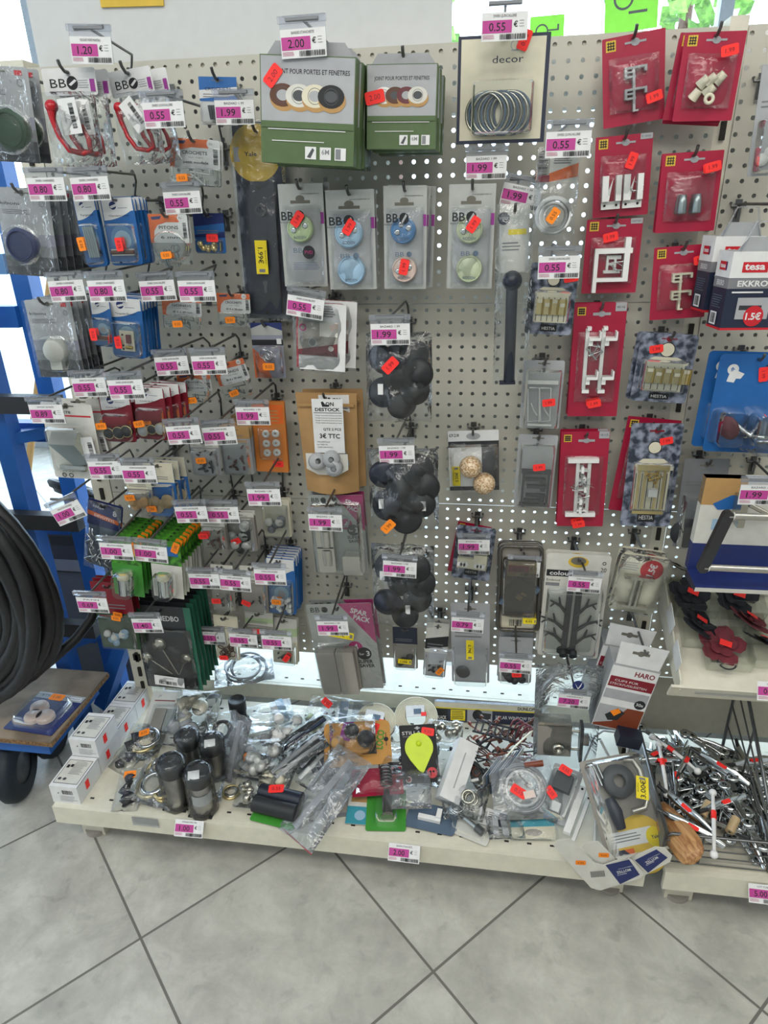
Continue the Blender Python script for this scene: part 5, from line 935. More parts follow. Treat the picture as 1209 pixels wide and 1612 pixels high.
def towel_rail():
    Y = -.20; c0 = at(1112, 752, Y); lo = at(1082, 896, Y); h = c0.z - lo.z; w = .24; sk = (lo.x - c0.x)
    t = thing('towel_rail_pack', 'brushed steel towel rail on a white and dark blue box at the right edge', 'towel rail', c0); b = MB()
    def strip(v0, v1, m, d=0.0, x0=0, x1=w): b.prism([(x0 + sk * v0, -h * v0), (x1 + sk * v0, -h * v0), (x1 + sk * v1, -h * v1), (x0 + sk * v1, -h * v1)], d, .02, m)
    strip(0, .70, 'offwhite'); strip(.70, 1, 'deep_blue', -.0003); strip(0, .28, 'tan', -.0004, 0, .075); b.prism([(.02, -.052), (.05, -.034), (.085, -.030), (.08, -.046), (.055, -.062), (.03, -.064)], -.001, .001, 'blue')
    b.box((.035, -.0006, -.095), (.02, .001, .022), 'sky')
    b.add([(sk, 0, -h), (sk + w, 0, -h), (sk + w, -.050, -h - .010), (sk + .004, -.050, -h - .012)], [(0, 1, 2, 3)], 'deep_blue'); b.add([(sk, 0, -h), (sk + .004, -.050, -h - .012), (sk + .004, -.048, -h - .022), (sk, .01, -h - .02)], [(0, 1, 2, 3)], 'navy'); b.add([(sk + .004, -.050, -h - .012), (sk + w, -.050, -h - .010), (sk + w, -.048, -h - .02), (sk + .004, -.048, -h - .022)], [(0, 1, 2, 3)], 'offwhite'); b.build('carton', t)
    Q = lambda x, y, yy: at(x, y, yy) - c0
    p, q = Q(1147, 812, -.285), Q(1108, 893, -.285)
    for pt, L in ((p, .2), (q, .2)):
        b = MB(); b.cyl(pt, pt + Vector((L, 0, 0)), .0062, 'brushed', seg=18); b.torus(pt + Vector((.008, 0, 0)), .0066, .0012, 'offwhite', (1, 0, 0), 16, 5); b.build('rail', t)
    d = (q - p); u = d.normalized(); X = Matrix.Translation((p + q) / 2 + Vector((-.002, 0, 0))) @ Matrix.Rotation(math.atan2(-u.x, -u.z), 4, 'Y'); b = MB(); P = rrect(-.0095, -d.length / 2 - .010, .0095, d.length / 2 + .010, .009); n = len(P)
    b.add([(x, -.006, z) for x, z in P] + [(x, .006, z) for x, z in P], [tuple(range(n)), tuple(reversed(range(n, 2 * n)))] + [(i, n + i, n + (i + 1) % n, (i + 1) % n) for i in range(n)], 'dark_steel', X=X); b.build('end_plate', t)
    b = MB(); b.box((.062, -.02, -.055), (.012, .04, .055), 'nickel'); b.tube([(.07, -.04, -.035), (.13, -.055, -.062)], .005, 'nickel'); b.build('wall_bracket', t)
    tag('1.99', 1168, 763, 1234, 764, 'on the towel rail box at the right edge', Y=-.295)
    hook(at(1190, 700, 0).x, at(1150, 722, 0).z, .2, 'carrying the towel rail box')
towel_rail()
# sloping tray shelf
def slope(x, y, off=0.0):
    n = Vector((0, -.5, 1)).normalized(); p = Vector((.6, -.005, .635)) + n * off; d = ray(x, y); return CAM + d * ((p - CAM).dot(n) / d.dot(n))
SL = math.atan(.5)
def tray_shelf():
    t = thing('tray_shelf', 'sloping cream shelf holding clear trays of flower clips, right bay', 'shelf', (.53, 0, .63)); b = MB(); X = Matrix.Rotation(SL, 4, 'X'); L = .262
    b.box((.55, -L / 2, -.001), (1.1, L, .002), 'cream_paint', X); b.build('shelf_board', t)
    b = MB(); b.box((.545, -L - .004, -.016), (1.13, .006, .040), 'cream_paint', X); b.box((.53, -L - .0085, -.012), (1.0, .004, .006), 'holder', X); b.build('front_lip', t)
    b = MB(); P = [(0, -.06), (0, .02), (-L * .98, .012), (-L - .008, -.004), (-L - .008, -.022), (-L * .9, -.034), (-.05, -.06)]; vs = [(-.003, y, z) for y, z in P] + [(.0, y, z) for y, z in P]; n = len(P)
    b.add(vs, [tuple(range(n)), tuple(reversed(range(n, 2 * n)))] + [(i, n + i, n + (i + 1) % n, (i + 1) % n) for i in range(n)], 'cream_paint', X=X); b.build('side_bracket', t)
    for k, (y0, s) in enumerate(((-.115, 0), (-.205, 0))):
        b = MB(); b.box((-.0045, y0, .022), (.0012, .055, .045), 'paper', X); b.build('side_label', t)
    return t
tray_shelf()
tag('0.55', 1190, 1072, 1256, 1076, 'on the lip of the sloping tray shelf', Y=-.30, holder=False, lean=-25)
def flower(px, py, m, desc, ring=True, st=True, seed=1):
    p = slope(px, py, .020); t = thing('flower_clip', desc, 'flower clip', p, (SL, 0, R(seed * 23)), 'fabric flower clips in clear trays'); b = MB(); rg = random.Random(seed)
    for i in range(5):
        a = i * 1.257 + rg.uniform(-.2, .2); L, wd = .050, .021; c, s = math.cos(a), math.sin(a); vs = [(0, 0, .001)]
        prof = [(.3, .6), (.6, 1), (.85, .7), (1, 0), (.85, -.7), (.6, -1), (.3, -.6)]
        vs += [(L * u * c - wd * v * s, L * u * s + wd * v * c, .003 + .006 * u * u + rg.uniform(-.001, .001)) for u, v in prof]; b.add(vs, [(0, j, j + 1) for j in range(1, 7)], m, True)
        vs2 = [(x * .6, y * .6, z + .004) for x, y, z in vs]; b.add(vs2, [(0, j, j + 1) for j in range(1, 7)], m, True)
    b.ball((0, 0, .006), .006, m, 10); b.build('petals', t)
    if ring: b = MB(); b.torus((.004, -.034, .002), .019, .0018, 'mauve' if m == 'rust' else 'soft_black', (0, 0, 1)); b.build('elastic_ring', t)
    if st: b = MB(); b.box((0, 0, 0), (.024, .014, .0006), 'fluo_red'); b.build('price_sticker', t, (.004, .0, .016), (0, 0, R(-20) - R(seed * 23)))
def clear_tray(px, py, desc):
    p = slope(px, py, .0015); t = thing('clear_tray', desc, 'tray', p, (SL, 0, 0), 'clear plastic trays on the sloping shelf'); b = MB(); w, l, h = .088, .088, .032
    for c, d in (((0, 0, .0006), (w, l, .0012)), ((-w / 2, 0, h / 2), (.0012, l, h)), ((w / 2, 0, h / 2), (.0012, l, h)), ((0, -l / 2, h / 2), (w, .0012, h)), ((0, l / 2, h / 2), (w, .0012, h))): b.box(c, d, 'tray_plastic')
    b.build('tray_body', t)
mat('maroon_fabric', '#6b2630', .8, var=.2, scale=90); mat('dark_fabric', '#1d2028', .8, var=.25, scale=90)
for (px, py, m, d, rr, sd) in ((1084, 938, 'dark_fabric', 'black flower clip in the left tray of the back row', False, 1), (1158, 941, 'dark_fabric', 'black flower clip with a ring in the back row', True, 0), (1098, 983, 'dark_fabric', 'dark grey flower clip in the left tray of the middle row', False, 3), (1178, 978, 'maroon_fabric', 'maroon flower clip in the middle row', False, 4), (1136, 1018, 'maroon_fabric', 'maroon flower clip with a large ring in the front row', True, 0), (1206, 1015, 'dark_fabric', 'black flower clip at the right edge of the front row', True, 6), (1200, 906, 'maroon_fabric', 'maroon flower clip under the towel rail box', False, 2), (1062, 892, 'dark_fabric', 'black flower clip at the far left back of the sloping shelf', False, 5)):
    flower(px, py, m, d, rr, True, sd); clear_tray(px + 4, py + 8, 'clear tray holding the ' + d.split(' in the')[0].split(' at the')[0].split(' under')[0] + (' ' + d[d.index(' in the') + 1:] if ' in the' in d else ' ' + d[d.index(' at the') + 1:] if ' at the' in d else ' under the towel rail box'))
# ------------------------------------------------------------- wire basket with handles
def basket():
    t = thing('wire_basket', 'grey wire basket on the right base shelf, full of chrome handles', 'basket', (.515, -.36, ZS + .006)); m = 'steel'; w, d, h = .56, .36, .082
    b = MB()
    for z in (.0, .022, .042, .062): b.tube([(0, 0, z), (w, 0, z)], .0016, m, 6)
    for x in (0, .075, .25, .42): b.tube([(x, 0, 0), (x, 0, h)], .0022, m, 6)
    b.tube([(.0, 0, 0), (0, 0, h - .01), (.01, 0, h), (w, 0, h)], .0034, m, 8); b.build('front_grille', t)
    b = MB(); b.tube([(0, 0, h), (0, d * .9, h + .01), (0, d, h + .01), (0, d, 0)], .0045, m, 8); b.tube([(0, 0, 0), (0, d, 0)], .003, m, 6); b.box((-.001, d * .5, h * .5), (.0015, d * .96, h), 'mid_grey'); b.build('side_panel', t)
    b = MB()
    for i in range(4): b.tube([(.215, .33, .04 + i * .062), (.215, .0, .012 + i * .018)], .0022, m, 6)
    b.tube([(.215, .33, 0), (.215, .33, .285), (.215, 0, .085), (.215, 0, 0)], .0042, m, 8); b.tube([(.215, .20, 0), (.215, .20, .205)], .0025, m, 6); b.build('divider', t)
    b = MB(); b.box((w / 2, d / 2, -.003), (w, d, .002), 'cream_paint'); b.build('bottom', t)
basket()
rg = random.Random(12)
def chrome_handle(desc, group=None):
    t = thing('cabinet_pull', desc, 'handle', (0, 0, 0), group=group); b = MB()
    for q in (-.003, .0, .003): b.tube([(-.045, q * 1.4, 0), (0, q * 1.4, .003), (.045, q * 1.4, 0)], .0026, 'chrome', 6)
    b.build('ribbed_grip', t)
    for x in (-.052, .052): b = MB(); b.lathe([(.005, -.004), (.012, -.005), (.0145, 0), (.012, .005), (.005, .004)], (x, 0, 0), (0, 0, 1), 'chrome', 18); b.build('ring_end', t)
    return t
def spoon_handle(desc, group=None):
    t = thing('kitchen_utensil', desc, 'handle', (0, 0, 0), group=group); b = MB(); b.tube([(-.06, 0, 0), (-.02, 0, .004), (.03, 0, .004), (.065, 0, 0)], [.005, .010, .011, .006], 'chrome' if 1 else '', 10, flat=.3); b.build('blade', t); b = MB(); b.cyl((-.075, 0, 0), (-.05, 0, 0), .0045, 'dark_steel'); b.build('shank', t); return t
P1 = chrome_handle('chrome ribbed handle with ring ends, heaped in the basket', 'chrome ribbed handles heaped in the basket'); P2 = spoon_handle('flat shiny handle heaped in the basket', 'flat shiny handles heaped in the basket')
spots = []
for i in range(85):
    x, y = rg.uniform(.545, .83), rg.uniform(-.30, -.035); z = ZS + .012 + .060 * (i / 85) * (1 - abs((y + .18) / .2) * .5)
    rot = (rg.uniform(-.5, .5), rg.uniform(-.45, .45), rg.uniform(0, 6.28)); src = P1 if i % 5 < 2 else P2
    if i < 2: o = (P1, P2)[i]; o.location = (x, y, z); o.rotation_euler = rot
    else: dup(src, (x, y, z), rot)
for k, (px, py, z, yaw, tl) in enumerate(((1150, 1250, .215, 112, 0), (1120, 1205, .215, 132, .1), (1158, 1265, .22, 100, 0), (1035, 1165, .22, 128, 0), (1175, 1300, .21, 110, 0))):
    dup(P1, atz(px, py, z), (0, tl, R(yaw)), ['long chrome handle standing out right of the middle of the heap', 'chrome handle between the white handles in the heap', 'bright chrome handle near the right wooden dowel', 'long chrome handle at the back left corner of the basket', 'chrome handle at the right front of the heap'][k], 'chrome handles on top of the heap')
for (a, c, d) in (((1027, 1160), (1098, 1214), 'white ball-ended handle lying slantwise at the back of the basket'), ((1037, 1172), (1050, 1250), 'white ball-ended handle with a red band, pointing at the viewer'), ((1122, 1248), (1124, 1345), 'white handle with a red band at the front of the basket')):
    p, q = atz(*a, .232), atz(*c, .222); t = thing('ball_ended_bar', d, 'handle', (p + q) / 2); h = (q - p) / 2; b = MB(); b.tube([-h, -h * .3 + Vector((0, 0, .004)), h * .4 + Vector((0, 0, .004)), h], [.0035, .0045, .0045, .0035], 'white', 10); b.build('grip', t)
    for s in (-1, 1): b = MB(); b.ball(h * s, .0085, 'white', 14); b.build('ball_end', t)
    b = MB(); b.tube([h * -.30 + Vector((0, 0, .005)), h * -.05 + Vector((0, 0, .005))], .0056, 'fluo_red', 10); b.build('price_sticker', t)
for (px, py, yaw) in ((1028, 1190, 40), (1040, 1200, 10), (1062, 1225, 80), (1135, 1208, -40), (1140, 1265, 30), (1078, 1200, 60), (1090, 1305, -30), (1080, 1275, -50), (1185, 1200, 20)):
    p = atz(px, py, .222); t = dup(P2, p, (.2, .1, R(yaw)), 'flat handle with a red sticker on the basket heap', 'flat handles with red stickers'); b = MB(); b.prism([(-.010, -.006), (.010, -.006), (.012, 0), (.010, .006), (-.010, .006), (-.012, 0)], -.0004, .0004, 'fluo_red'); o = b.build('price_sticker', t, (0, 0, .010), (R(-90), 0, 0))
p = atz(1062, 1310, .20); t = thing('wooden_scraper', 'striped wooden handle lying at the front left of the basket', 'handle', p, (R(-12), 0, R(14))); b = MB()
b.tube([(0, .082, 0), (0, .074, .001), (0, .05, .002), (0, 0, .006), (0, -.055, .004), (0, -.075, .001), (0, -.084, 0)], [.015, .024, .028, .033, .033, .027, .014], 'striped_wood', 24, flat=.5); b.build('wooden_grip', t); b = MB(); b.tube([(0, .07, 0), (0, .11, .01)], [.008, .012], 'chrome', 10, flat=.3); b.build('metal_blade', t)
for (px, py, d) in ((1110, 1275, 'pale wooden dowel lying in the middle of the basket'), (1153, 1300, 'pale wooden dowel with a hole, right of the other dowel')):
    p = atz(px, py, .218); t = thing('wooden_dowel', d, 'dowel', p, (R(20), 0, R(-35))); b = MB(); b.cyl((0, -.016, 0), (0, .020, 0), .0095, 'pale_wood', seg=20); b.cyl((0, -.0165, 0), (0, -.0155, 0), .003, 'slot'); b.build('turned_wood', t)
tag('5.00', 1172, 1389, 1240, 1397, 'on the right base shelf under the wire basket', Y=-.388, holder=False, lean=-38)
tag('1.00', 275, 1289, 323, 1293, 'on the lip of the left base shelf', title='POT REGLABLE GOMME CC 10MM', Y=-.388, holder=False, lean=-38)
tag('2.00', 612, 1326, 662, 1332, 'on the lip of the left base shelf, near its middle', title='BANDES ETANCHEITE', Y=-.388, holder=False, lean=-38)
# blank label holder on the lip
a = at(215, 1287, -.386); b = MB(); b.box((0, 0, -.012), (.066, .0012, .026), 'holder'); prop(b.build('label_holder', None, a + Vector((.02, 0, .0))), 'empty clear label holder at the left end of the base shelf lip', 'label holder')
a = at(695, 1028, -.14); b = MB(); b.box((0, 0, -.014), (.060, .0012, .038), 'holder'); b.box((0, -.001, .010), (.056, .005, .006), 'holder'); prop(b.build('label_holder', None, a), 'blank clear label holder in front of the small black and white pack', 'label holder')
# ================================================================== goods heaped on the left base shelf
def box5(X, Y0, z, d, nst=True):
    t = thing('carton_box', d, 'carton box', (X, Y0, z)); w, l, h = .072, .097, .054; b = MB(); b.box((0, l / 2, h / 2), (w, l, h), 'paper'); b.box((w / 2 + .0001, l / 2, h - .0008), (.0012, l, .0012), 'mid_grey')
    f = Face(b, w, h, 0, h); f.bars(.42, .22, .80, .45, 18, 'ink', 3); f.disc(.28, .4, .025, 'ink'); f.lines(.3, .95, .55, .9, 5, 'light_ink', 4)
    b.T = Matrix.Translation((0, l / 2, h)) @ Matrix.Rotation(R(-90), 4, 'X') @ Matrix.Translation((0, 0, 0)); f = Face(b, w, l, 0, l / 2)
    f.rect(.06, .12, .94, .90, 'ink'); f.rect(.08, .135, .92, .885, 'offwhite'); f.lines(.36, .86, .17, .62, 11, 'mid_grey', 2); f.rect(.14, .30, .24, .40, 'ink'); f.rect(.27, .28, .37, .37, 'ink'); f.disc(.2, .76, .06, 'dark_grey'); f.disc(.38, .76, .06, 'dark_grey'); b.T = None; b.build('carton', t)
    b = MB(); b.box((w / 2 + .0006, l * .40, h * .52), (.0006, .014, .024), 'fluo_red'); b.build('price_sticker', t)
box5(-.866, -.370, ZS, 'white carton box at the front left corner of the base shelf')
box5(-.866, -.270, ZS, 'white carton box underneath another one, second from the front'); box5(-.862, -.272, ZS + .055, 'white carton box on top of another, second from the front')
box5(-.868, -.170, ZS, 'white carton box third from the front at the left end'); box5(-.868, -.071, ZS, 'white carton box farthest back at the left end')
def leg(px, py, hh, r, d, st, tilt=(0, 0), z=ZS):
    p = atz(px, py, z); t = thing('furniture_leg', d, 'furniture leg', p, (R(tilt[0]), R(tilt[1]), R(px % 40))); b = MB(); b.cyl((0, 0, .004), (0, 0, hh - .028), r * .88, 'brushed', r * .94, 24); b.build('metal_tube', t)
    b = MB(); b.lathe([(r, 0), (r * 1.04, .006), (r * 1.04, .030), (r * .9, .033), (r * .86, .027), (0, .025)], (0, 0, hh - .032), (0, 0, 1), 'soft_black', 28); b.build('cap', t); b = MB(); b.box((0, 0, .002), (r * 2.2, r * 2.0, .004), 'soft_black'); b.build('foot_plate', t)
    if 'label' in st: b = MB(); b.box((0, 0, 0), (.026, .020, .0006), 'paper'); b.build('paper_label', t, (-.003, -r * .5, hh + .004), (R(28), 0, R(18 - px % 40)))
    if 'band' in st: b = MB(); b.lathe([(r * .97, 0), (r * .97, .03)], (0, 0, hh * .30), (0, 0, 1), 'paper', 24, 3.4, 5.6); b.build('paper_label', t)
    wrap(t, r * 1.28, hh + .012, px)
def wrap(t, r, h, seed, m='film'):
    b = MB(); n = 18; prof = [(.98, 0), (1.08, .05), (1.0, .3), (1.03, .55), (1.0, .8), (1.06, .93), (.7, 1.02), (.2, 1.0)]; vs = []
    for rr, z in prof:
        for i in range(n): a = 2 * math.pi * i / n; q = 1 + .10 * mnoise.noise(Vector((math.cos(a) * 3, math.sin(a) * 3, z * 5 + seed))); vs.append((r * rr * q * math.cos(a), r * rr * q * math.sin(a), h * z))
    b.add(vs, [(k * n + i, k * n + (i + 1) % n, (k + 1) * n + (i + 1) % n, (k + 1) * n + i) for k in range(len(prof) - 1) for i in range(n)], m, True); b.build('film_wrap', t)
leg(281, 1264, .128, .0265, 'wrapped metal furniture leg with a plain black cap, front left', '')
leg(321, 1274, .118, .0265, 'wrapped metal furniture leg with white paper on its cap and a printed band, frontmost', 'label band')
leg(304, 1212, .112, .024, 'wrapped metal furniture leg behind the plain black-capped one', '')
leg(341, 1218, .108, .024, 'wrapped metal furniture leg with white paper, behind the frontmost one', 'label')
leg(376, 1148, .085, .022, 'unwrapped black cylinder furniture leg at the back of the shelf', '', z=ZS) if False else None
p = atz(378, 1140, ZS); t = thing('cylinder_foot', 'black cylinder standing at the back left of the shelf', 'furniture foot', p); b = MB(); b.lathe([(0, 0), (.021, 0), (.021, .05), (.0235, .052), (.0235, .085), (.021, .087), (.019, .082), (0, .080)], (0, 0, 0), (0, 0, 1), 'rubber', 28); b.build('cylinder_body', t)
def hb(px, py, w, h, d, desc, fill, yaw=0, lean=15, z=ZS + .012, seed=1, m='film', name='clear_bag', cat='bag of parts', nx=10, nz=12):
    """clear bag lying on the heap with something inside"""
    t = lie(name, desc, cat, px, py, z, w, h, yaw, lean); b = MB(); rg = random.Random(seed); nm = fill(b, w, h, rg) or 'contents'; b.build(nm, t); bag(t, w, h, d, 0, m, 'film_bag', seed, nx, nz, y=-d * .3); return t
def f_lid(b, w, h, rg):
    b.torus((0, -.012, -h * .55), w * .30, .005, 'gold'); b.lathe([(w * .26, 0), (w * .24, .004), (0, .005)], (0, -.012, -h * .55), (0, -1, 0), 'ivory', 24); b.torus((.01, -.02, -h * .5), w * .28, .004, 'chrome'); return 'jar_lids'
def f_black(b, w, h, rg):
    for i in range(4): b.tube([(rg.uniform(-.3, .3) * w, -.012, -h * (.15 + .2 * i)), (rg.uniform(-.2, .2) * w, -.022, -h * (.25 + .2 * i)), (rg.uniform(-.3, .3) * w, -.014, -h * (.36 + .18 * i))], [.006, .012, .005], 'soft_black' if i % 2 else 'navy_black', 8, flat=.5)
    return 'black_clips'
def f_knobs(m, n=7, r=.012):
    def f(b, w, h, rg):
        for i in range(n): b.lathe([(0, .014), (r * .8, .012), (r, .004), (r * .4, 0), (r * .4, -.010)], (rg.uniform(-.32, .32) * w, -.014, -h * rg.uniform(.2, .85)), (rg.uniform(-1, 1), -1, rg.uniform(-1, 1)), m, 16)
        return 'knobs'
    return f
def f_rods(ms, n=5):
    def f(b, w, h, rg):
        for i in range(n): x = rg.uniform(-.3, .3) * w; b.box((x, -.008 - .003 * i, -h * .5), (w * .16, .004, h * .82), ms[i % len(ms)], Matrix.Translation((0, 0, -h * .5)) @ Matrix.Rotation(rg.uniform(-.15, .15), 4, 'Y') @ Matrix.Translation((0, 0, h * .5)))
        return 'strips'
    return f
def f_rings(m, r, n=3):
    def f(b, w, h, rg):
        for i in range(n): b.torus((rg.uniform(-.1, .1) * w, -.008 - .004 * i, -h * .5), r, .003, m, (rg.uniform(-.2, .2), 1, rg.uniform(-.2, .2)))
        return 'rings'
    return f
BG = 'bag of parts'
t = hb(205, 1245, .055, .090, .03, 'clear bag of black clips with an orange sticker, front left', f_black, 8, 25, seed=3); sticker(t, 0, -.018, -.022, 'fluo_orange', .1, 1.2)
t = hb(213, 1185, .065, .110, .04, 'larger clear bag of black clips behind the front one', f_black, -22, 25, seed=4); sticker(t, .012, -.014, -.030, 'fluo_orange', .7, 1.2)
hb(240, 1240, .085, .085, .03, 'zip bag of shiny jar lids with a red zip line', f_lid, -10, 12, seed=5, m='zip_film')
hb(228, 1170, .09, .10, .02, 'flat clear bag with lids, behind the jar lids', f_lid, 5, 10, seed=6)
t = lie('hinge_pack', 'white card pack with two grey metal plates at the back left of the shelf', 'hinge pack', 262, 1128, ZS + .03, .10, .13, 4, 22); b, f = cardbase(t, .10, .13, 'offwhite'); f.text(.2, .10, .05, 'JV', 'grey_ink'); f.lines(.1, .8, .18, .21, 1, 'dark_red', 1, .6); b.build('card', t); b = MB(); b.box((-.012, -.010, -.08), (.028, .014, .055), 'warm_grey'); b.box((.014, -.008, -.08), (.022, .012, .055), 'nickel'); b.build('metal_plates', t); dome(t, rrect(-.034, -.118, .034, -.04, .005), -.0012, .022)
hb(312, 1118, .11, .085, .05, 'crumpled clear bag of pale round lids at the back', f_knobs('ivory', 6, .02), 5, 30, z=ZS + .05, seed=8)
hb(297, 1150, .10, .10, .05, 'crumpled clear bag behind the black-capped legs', f_knobs('card_grey', 5, .016), -8, 20, z=ZS + .03, seed=9)
p = atz(335, 1106, ZS + .03); t = thing('wheel_foot', 'dark rubber wheel foot with a white label at the back', 'furniture foot', p, (R(40), 0, R(20))); b = MB(); b.lathe([(0, .03), (.018, .03), (.022, .02), (.022, -.02), (0, -.02)], (0, 0, 0), (.3, 0, 1), 'dark_grey', 22); b.build('wheel', t); b = MB(); b.box((0, -.006, .034), (.022, .02, .001), 'paper'); b.build('paper_label', t)
hb(352, 1150, .07, .08, .045, 'clear bag holding a black ring and grey wheel', f_rings('soft_black', .018, 4), 20, 40, z=ZS + .04, seed=10)
t = hb(372, 1180, .060, .16, .03, 'tall upright clear bag leaning beside the black cylinder', f_rods(['light_ink', 'card_grey'], 2), -28, 62, z=ZS + .06, seed=12, m='zip_film')
t = lie('hook_pack', 'black-backed pack with an orange sticker in the left half of the heap', 'hardware pack', 397, 1206, ZS + .03, .075, .055, -8, 25); b, f = cardbase(t, .075, .055, 'ink'); b.build('card', t); b = MB(); b.tube([(-.02, -.012, -.03), (0, -.02, -.04), (.02, -.012, -.03)], .008, 'warm_grey'); b.build('handle', t); dome(t, rrect(-.034, -.052, .034, -.006, .006), -.001, .025); sticker(t, .0, -.016, -.028, 'fluo_orange', .4, 1.4)
hb(392, 1170, .12, .09, .055, 'clear bag of grey knobs left of the magazine packs', f_knobs('card_grey', 9, .015), 3, 22, z=ZS + .03, seed=14)
hb(425, 1130, .11, .08, .03, 'flat glossy clear bag at the back of the heap', f_rods(['sky', 'white'], 3), 25, 10, z=ZS + .015, seed=15)
p = atz(364, 1247, ZS + .004); t = thing('metal_ring', 'gold-rimmed flat metal ring on the front of the shelf', 'ring', p); b = MB(); b.torus((0, 0, 0), .020, .0035, 'gold', (0, 0, 1)); b.lathe([(.010, .003), (.017, .003), (.019, -.002)], (0, 0, 0), (0, 0, 1), 'nickel', 24); b.build('ring_body', t)
hb(402, 1250, .075, .070, .035, 'clear bag of chrome knobs beside the gold-rimmed ring', f_knobs('nickel', 7, .009), 0, 18, z=ZS + .02, seed=16)
t = lie('cushion_roll_pack', 'green card with a black rubber roll and red sticker, front of the shelf', 'roll pack', 440, 1270, ZS + .012, .095, .085, -9, 8); b, f = cardbase(t, .095, .085, 'green'); f.rect(.3, 0, .8, .2, 'dark_green'); f.text(.5, .1, .08, 'Tapis antiderapant', 'paper', width=.4); f.rect(.8, 0, 1, .2, 'offwhite'); b.build('card', t); b = MB(); b.cyl((-.046, -.018, -.030), (.046, -.018, -.030), .017, 'navy_black', seg=24); b.cyl((-.046, -.018, -.058), (.046, -.018, -.058), .017, 'soft_black', seg=24); b.build('rubber_rolls', t); sticker(t, -.008, -.028, -.037, 'fluo_red', .3, 1.5)
for k, (px, py, yw, s, d) in enumerate(((478, 1160, -48, 21, 'clear bag of dark strips lying slantwise in the middle'), (500, 1175, -40, 22, 'clear bag of grey strips just right of the dark strips'), (468, 1195, -52, 23, 'clear bag of thin black strips in front of the dark strips'))):
    hb(px, py, .055, .145, .028, d, f_rods([['navy', 'white', 'soft_black'], ['lilac_grey', 'navy', 'white'], ['charcoal', 'card_grey']][k], 4), yw, 16, z=ZS + .05, seed=s)
t = hb(505, 1130, .075, .09, .03, 'clear bag with green plastic pieces and a red sticker at the back', f_knobs('pale_green', 5, .012), -15, 35, z=ZS + .05, seed=24); sticker(t, .01, -.012, -.02, 'fluo_red', -.4, 1.3)
t = hb(515, 1255, .095, .20, .03, 'long empty-looking zip bag with a red line, across the front edge', f_rods(['card_grey', 'zip_film'], 2), -32, 26, z=ZS + .045, seed=25, m='zip_film', nz=22)
b = MB(); b.cyl((-.045, -.004, -.196), (.045, -.004, -.200), .0012, 'red', seg=6); b.build('zip_line', t)
t = lie('ball_pack', 'orange card with two black balls and a wooden ball in clear blisters', 'ball pack', 563, 1172, ZS + .07, .135, .105, 12, 22); b, f = cardbase(t, .145, .100, 'amber', r=.012); f.rect(.06, .62, .2, .82, 'offwhite'); f.bars(.08, .65, .18, .8, 10); f.rect(.70, .0, 1, 1, 'tan') if False else None; f.text(.84, .45, .16, 'LOCO', 'green', .03, R(80), .3); f.disc(.93, .45, .035, 'ink'); f.rect(.925, .3, .935, .6, 'ink'); f.text(.4, .93, .06, 'Ø 5 mm', 'brown', width=.2); f.poly([(.30, 0), (.46, 0), (.38, .45), (.22, .4)], 'purple'); b.build('card', t)
for (x, z, m, r) in ((-.012, -.030, 'soft_black', .0165), (.018, -.050, 'soft_black', .0185), (-.042, -.056, 'tan', .015)): b = MB(); b.ball((x, -.020, z), r, m, 24); b.build('ball_knob', t)
sticker(t, .040, -.020, -.004, 'fluo_red', 1.2, 1.2); bag(t, .10, .09, .055, .006, 'film', 'film_wrap', 26, y=-.018, x=-.01)
t = lie('suction_pack', 'black card with a lime yellow drop-shaped hook', 'hook pack', 660, 1186, ZS + .075, .078, .118, 12, 38); b, f = cardbase(t, .078, .118, 'ink', r=.002); f.text(.33, .14, .06, 'STILLA', 'paper', 0, width=.52); f.lines(.08, .5, .19, .22, 2, 'mid_grey'); f.hole(.06, .16, 'card_grey'); f.disc(.80, .84, .14, 'red'); f.disc(.76, .82, .03, 'ink'); f.disc(.84, .82, .03, 'ink'); f.rect(.76, .83, .78, .89, 'ink'); f.disc(.16, .93, .08, 'pinkish'); f.disc(.16, .93, .065, 'dark_red'); b.build('card', t)
b = MB(); P = [(.030 * math.cos(R(a)), .030 * math.sin(R(a)) - .048) for a in range(-20, 201, 10)] + [(-.020, -.073), (-.004, -.094), (.004, -.100), (.008, -.094), (.020, -.073)]; b.prism(P, -.008, -.0013, 'lime'); b.ball((.0, -.009, -.040), .006, 'lime', 12); b.build('drop_hook', t); sticker(t, .022, -.016, -.003, 'fluo_red', -.2, 1.3)
def reel(px, py, R0, d, z, yaw, m='ivory', card=1):
    p = atz(px, py, z); t = thing('seal_tape_reel', d, 'tape reel', p, (R(18), R(4), R(yaw))); b = MB()
    for i in range(7): b.torus((0, 0, .004), R0 - i * .0042, .0023, m, (0, 0, 1), 36, 6); b.torus((0, 0, .009), R0 - i * .0042, .0023, m, (0, 0, 1), 36, 6)
    b.lathe([(R0 - .03, .002), (R0, .002)], (0, 0, 0), (0, 0, 1), m, 36); b.build('tape_coil', t); b = MB(); b.box((0, 0, 0), (.050, .036, .001), 'paper'); b.box((.006, -.002, .001), (.020, .016, .001), 'slate_blue'); b.box((.022, -.012, .0012), (.014, .012, .0008), 'fluo_red'); b.build('paper_label', t, (-.005, .01, .016), (R(-6), 0, R(card)))
reel(592, 1138, .052, 'cream seal tape reel with a printed label, left of the black drop card', ZS + .05, 10, card=-12)
reel(655, 1130, .056, 'cream seal tape reel behind the black drop card', ZS + .05, -10, card=20)
t = lie('spring_pack', 'dark red card with metal springs, under the orange ball card', 'spring pack', 594, 1230, ZS + .045, .095, .06, 12, 12); b, f = cardbase(t, .105, .062, 'red_card', r=.002); b.build('card', t); b = MB()
for i in range(6): b.torus((.018, -.012, -.008 - i * .007), .011, .002, 'steel', (0, 0, 1), 18, 6)
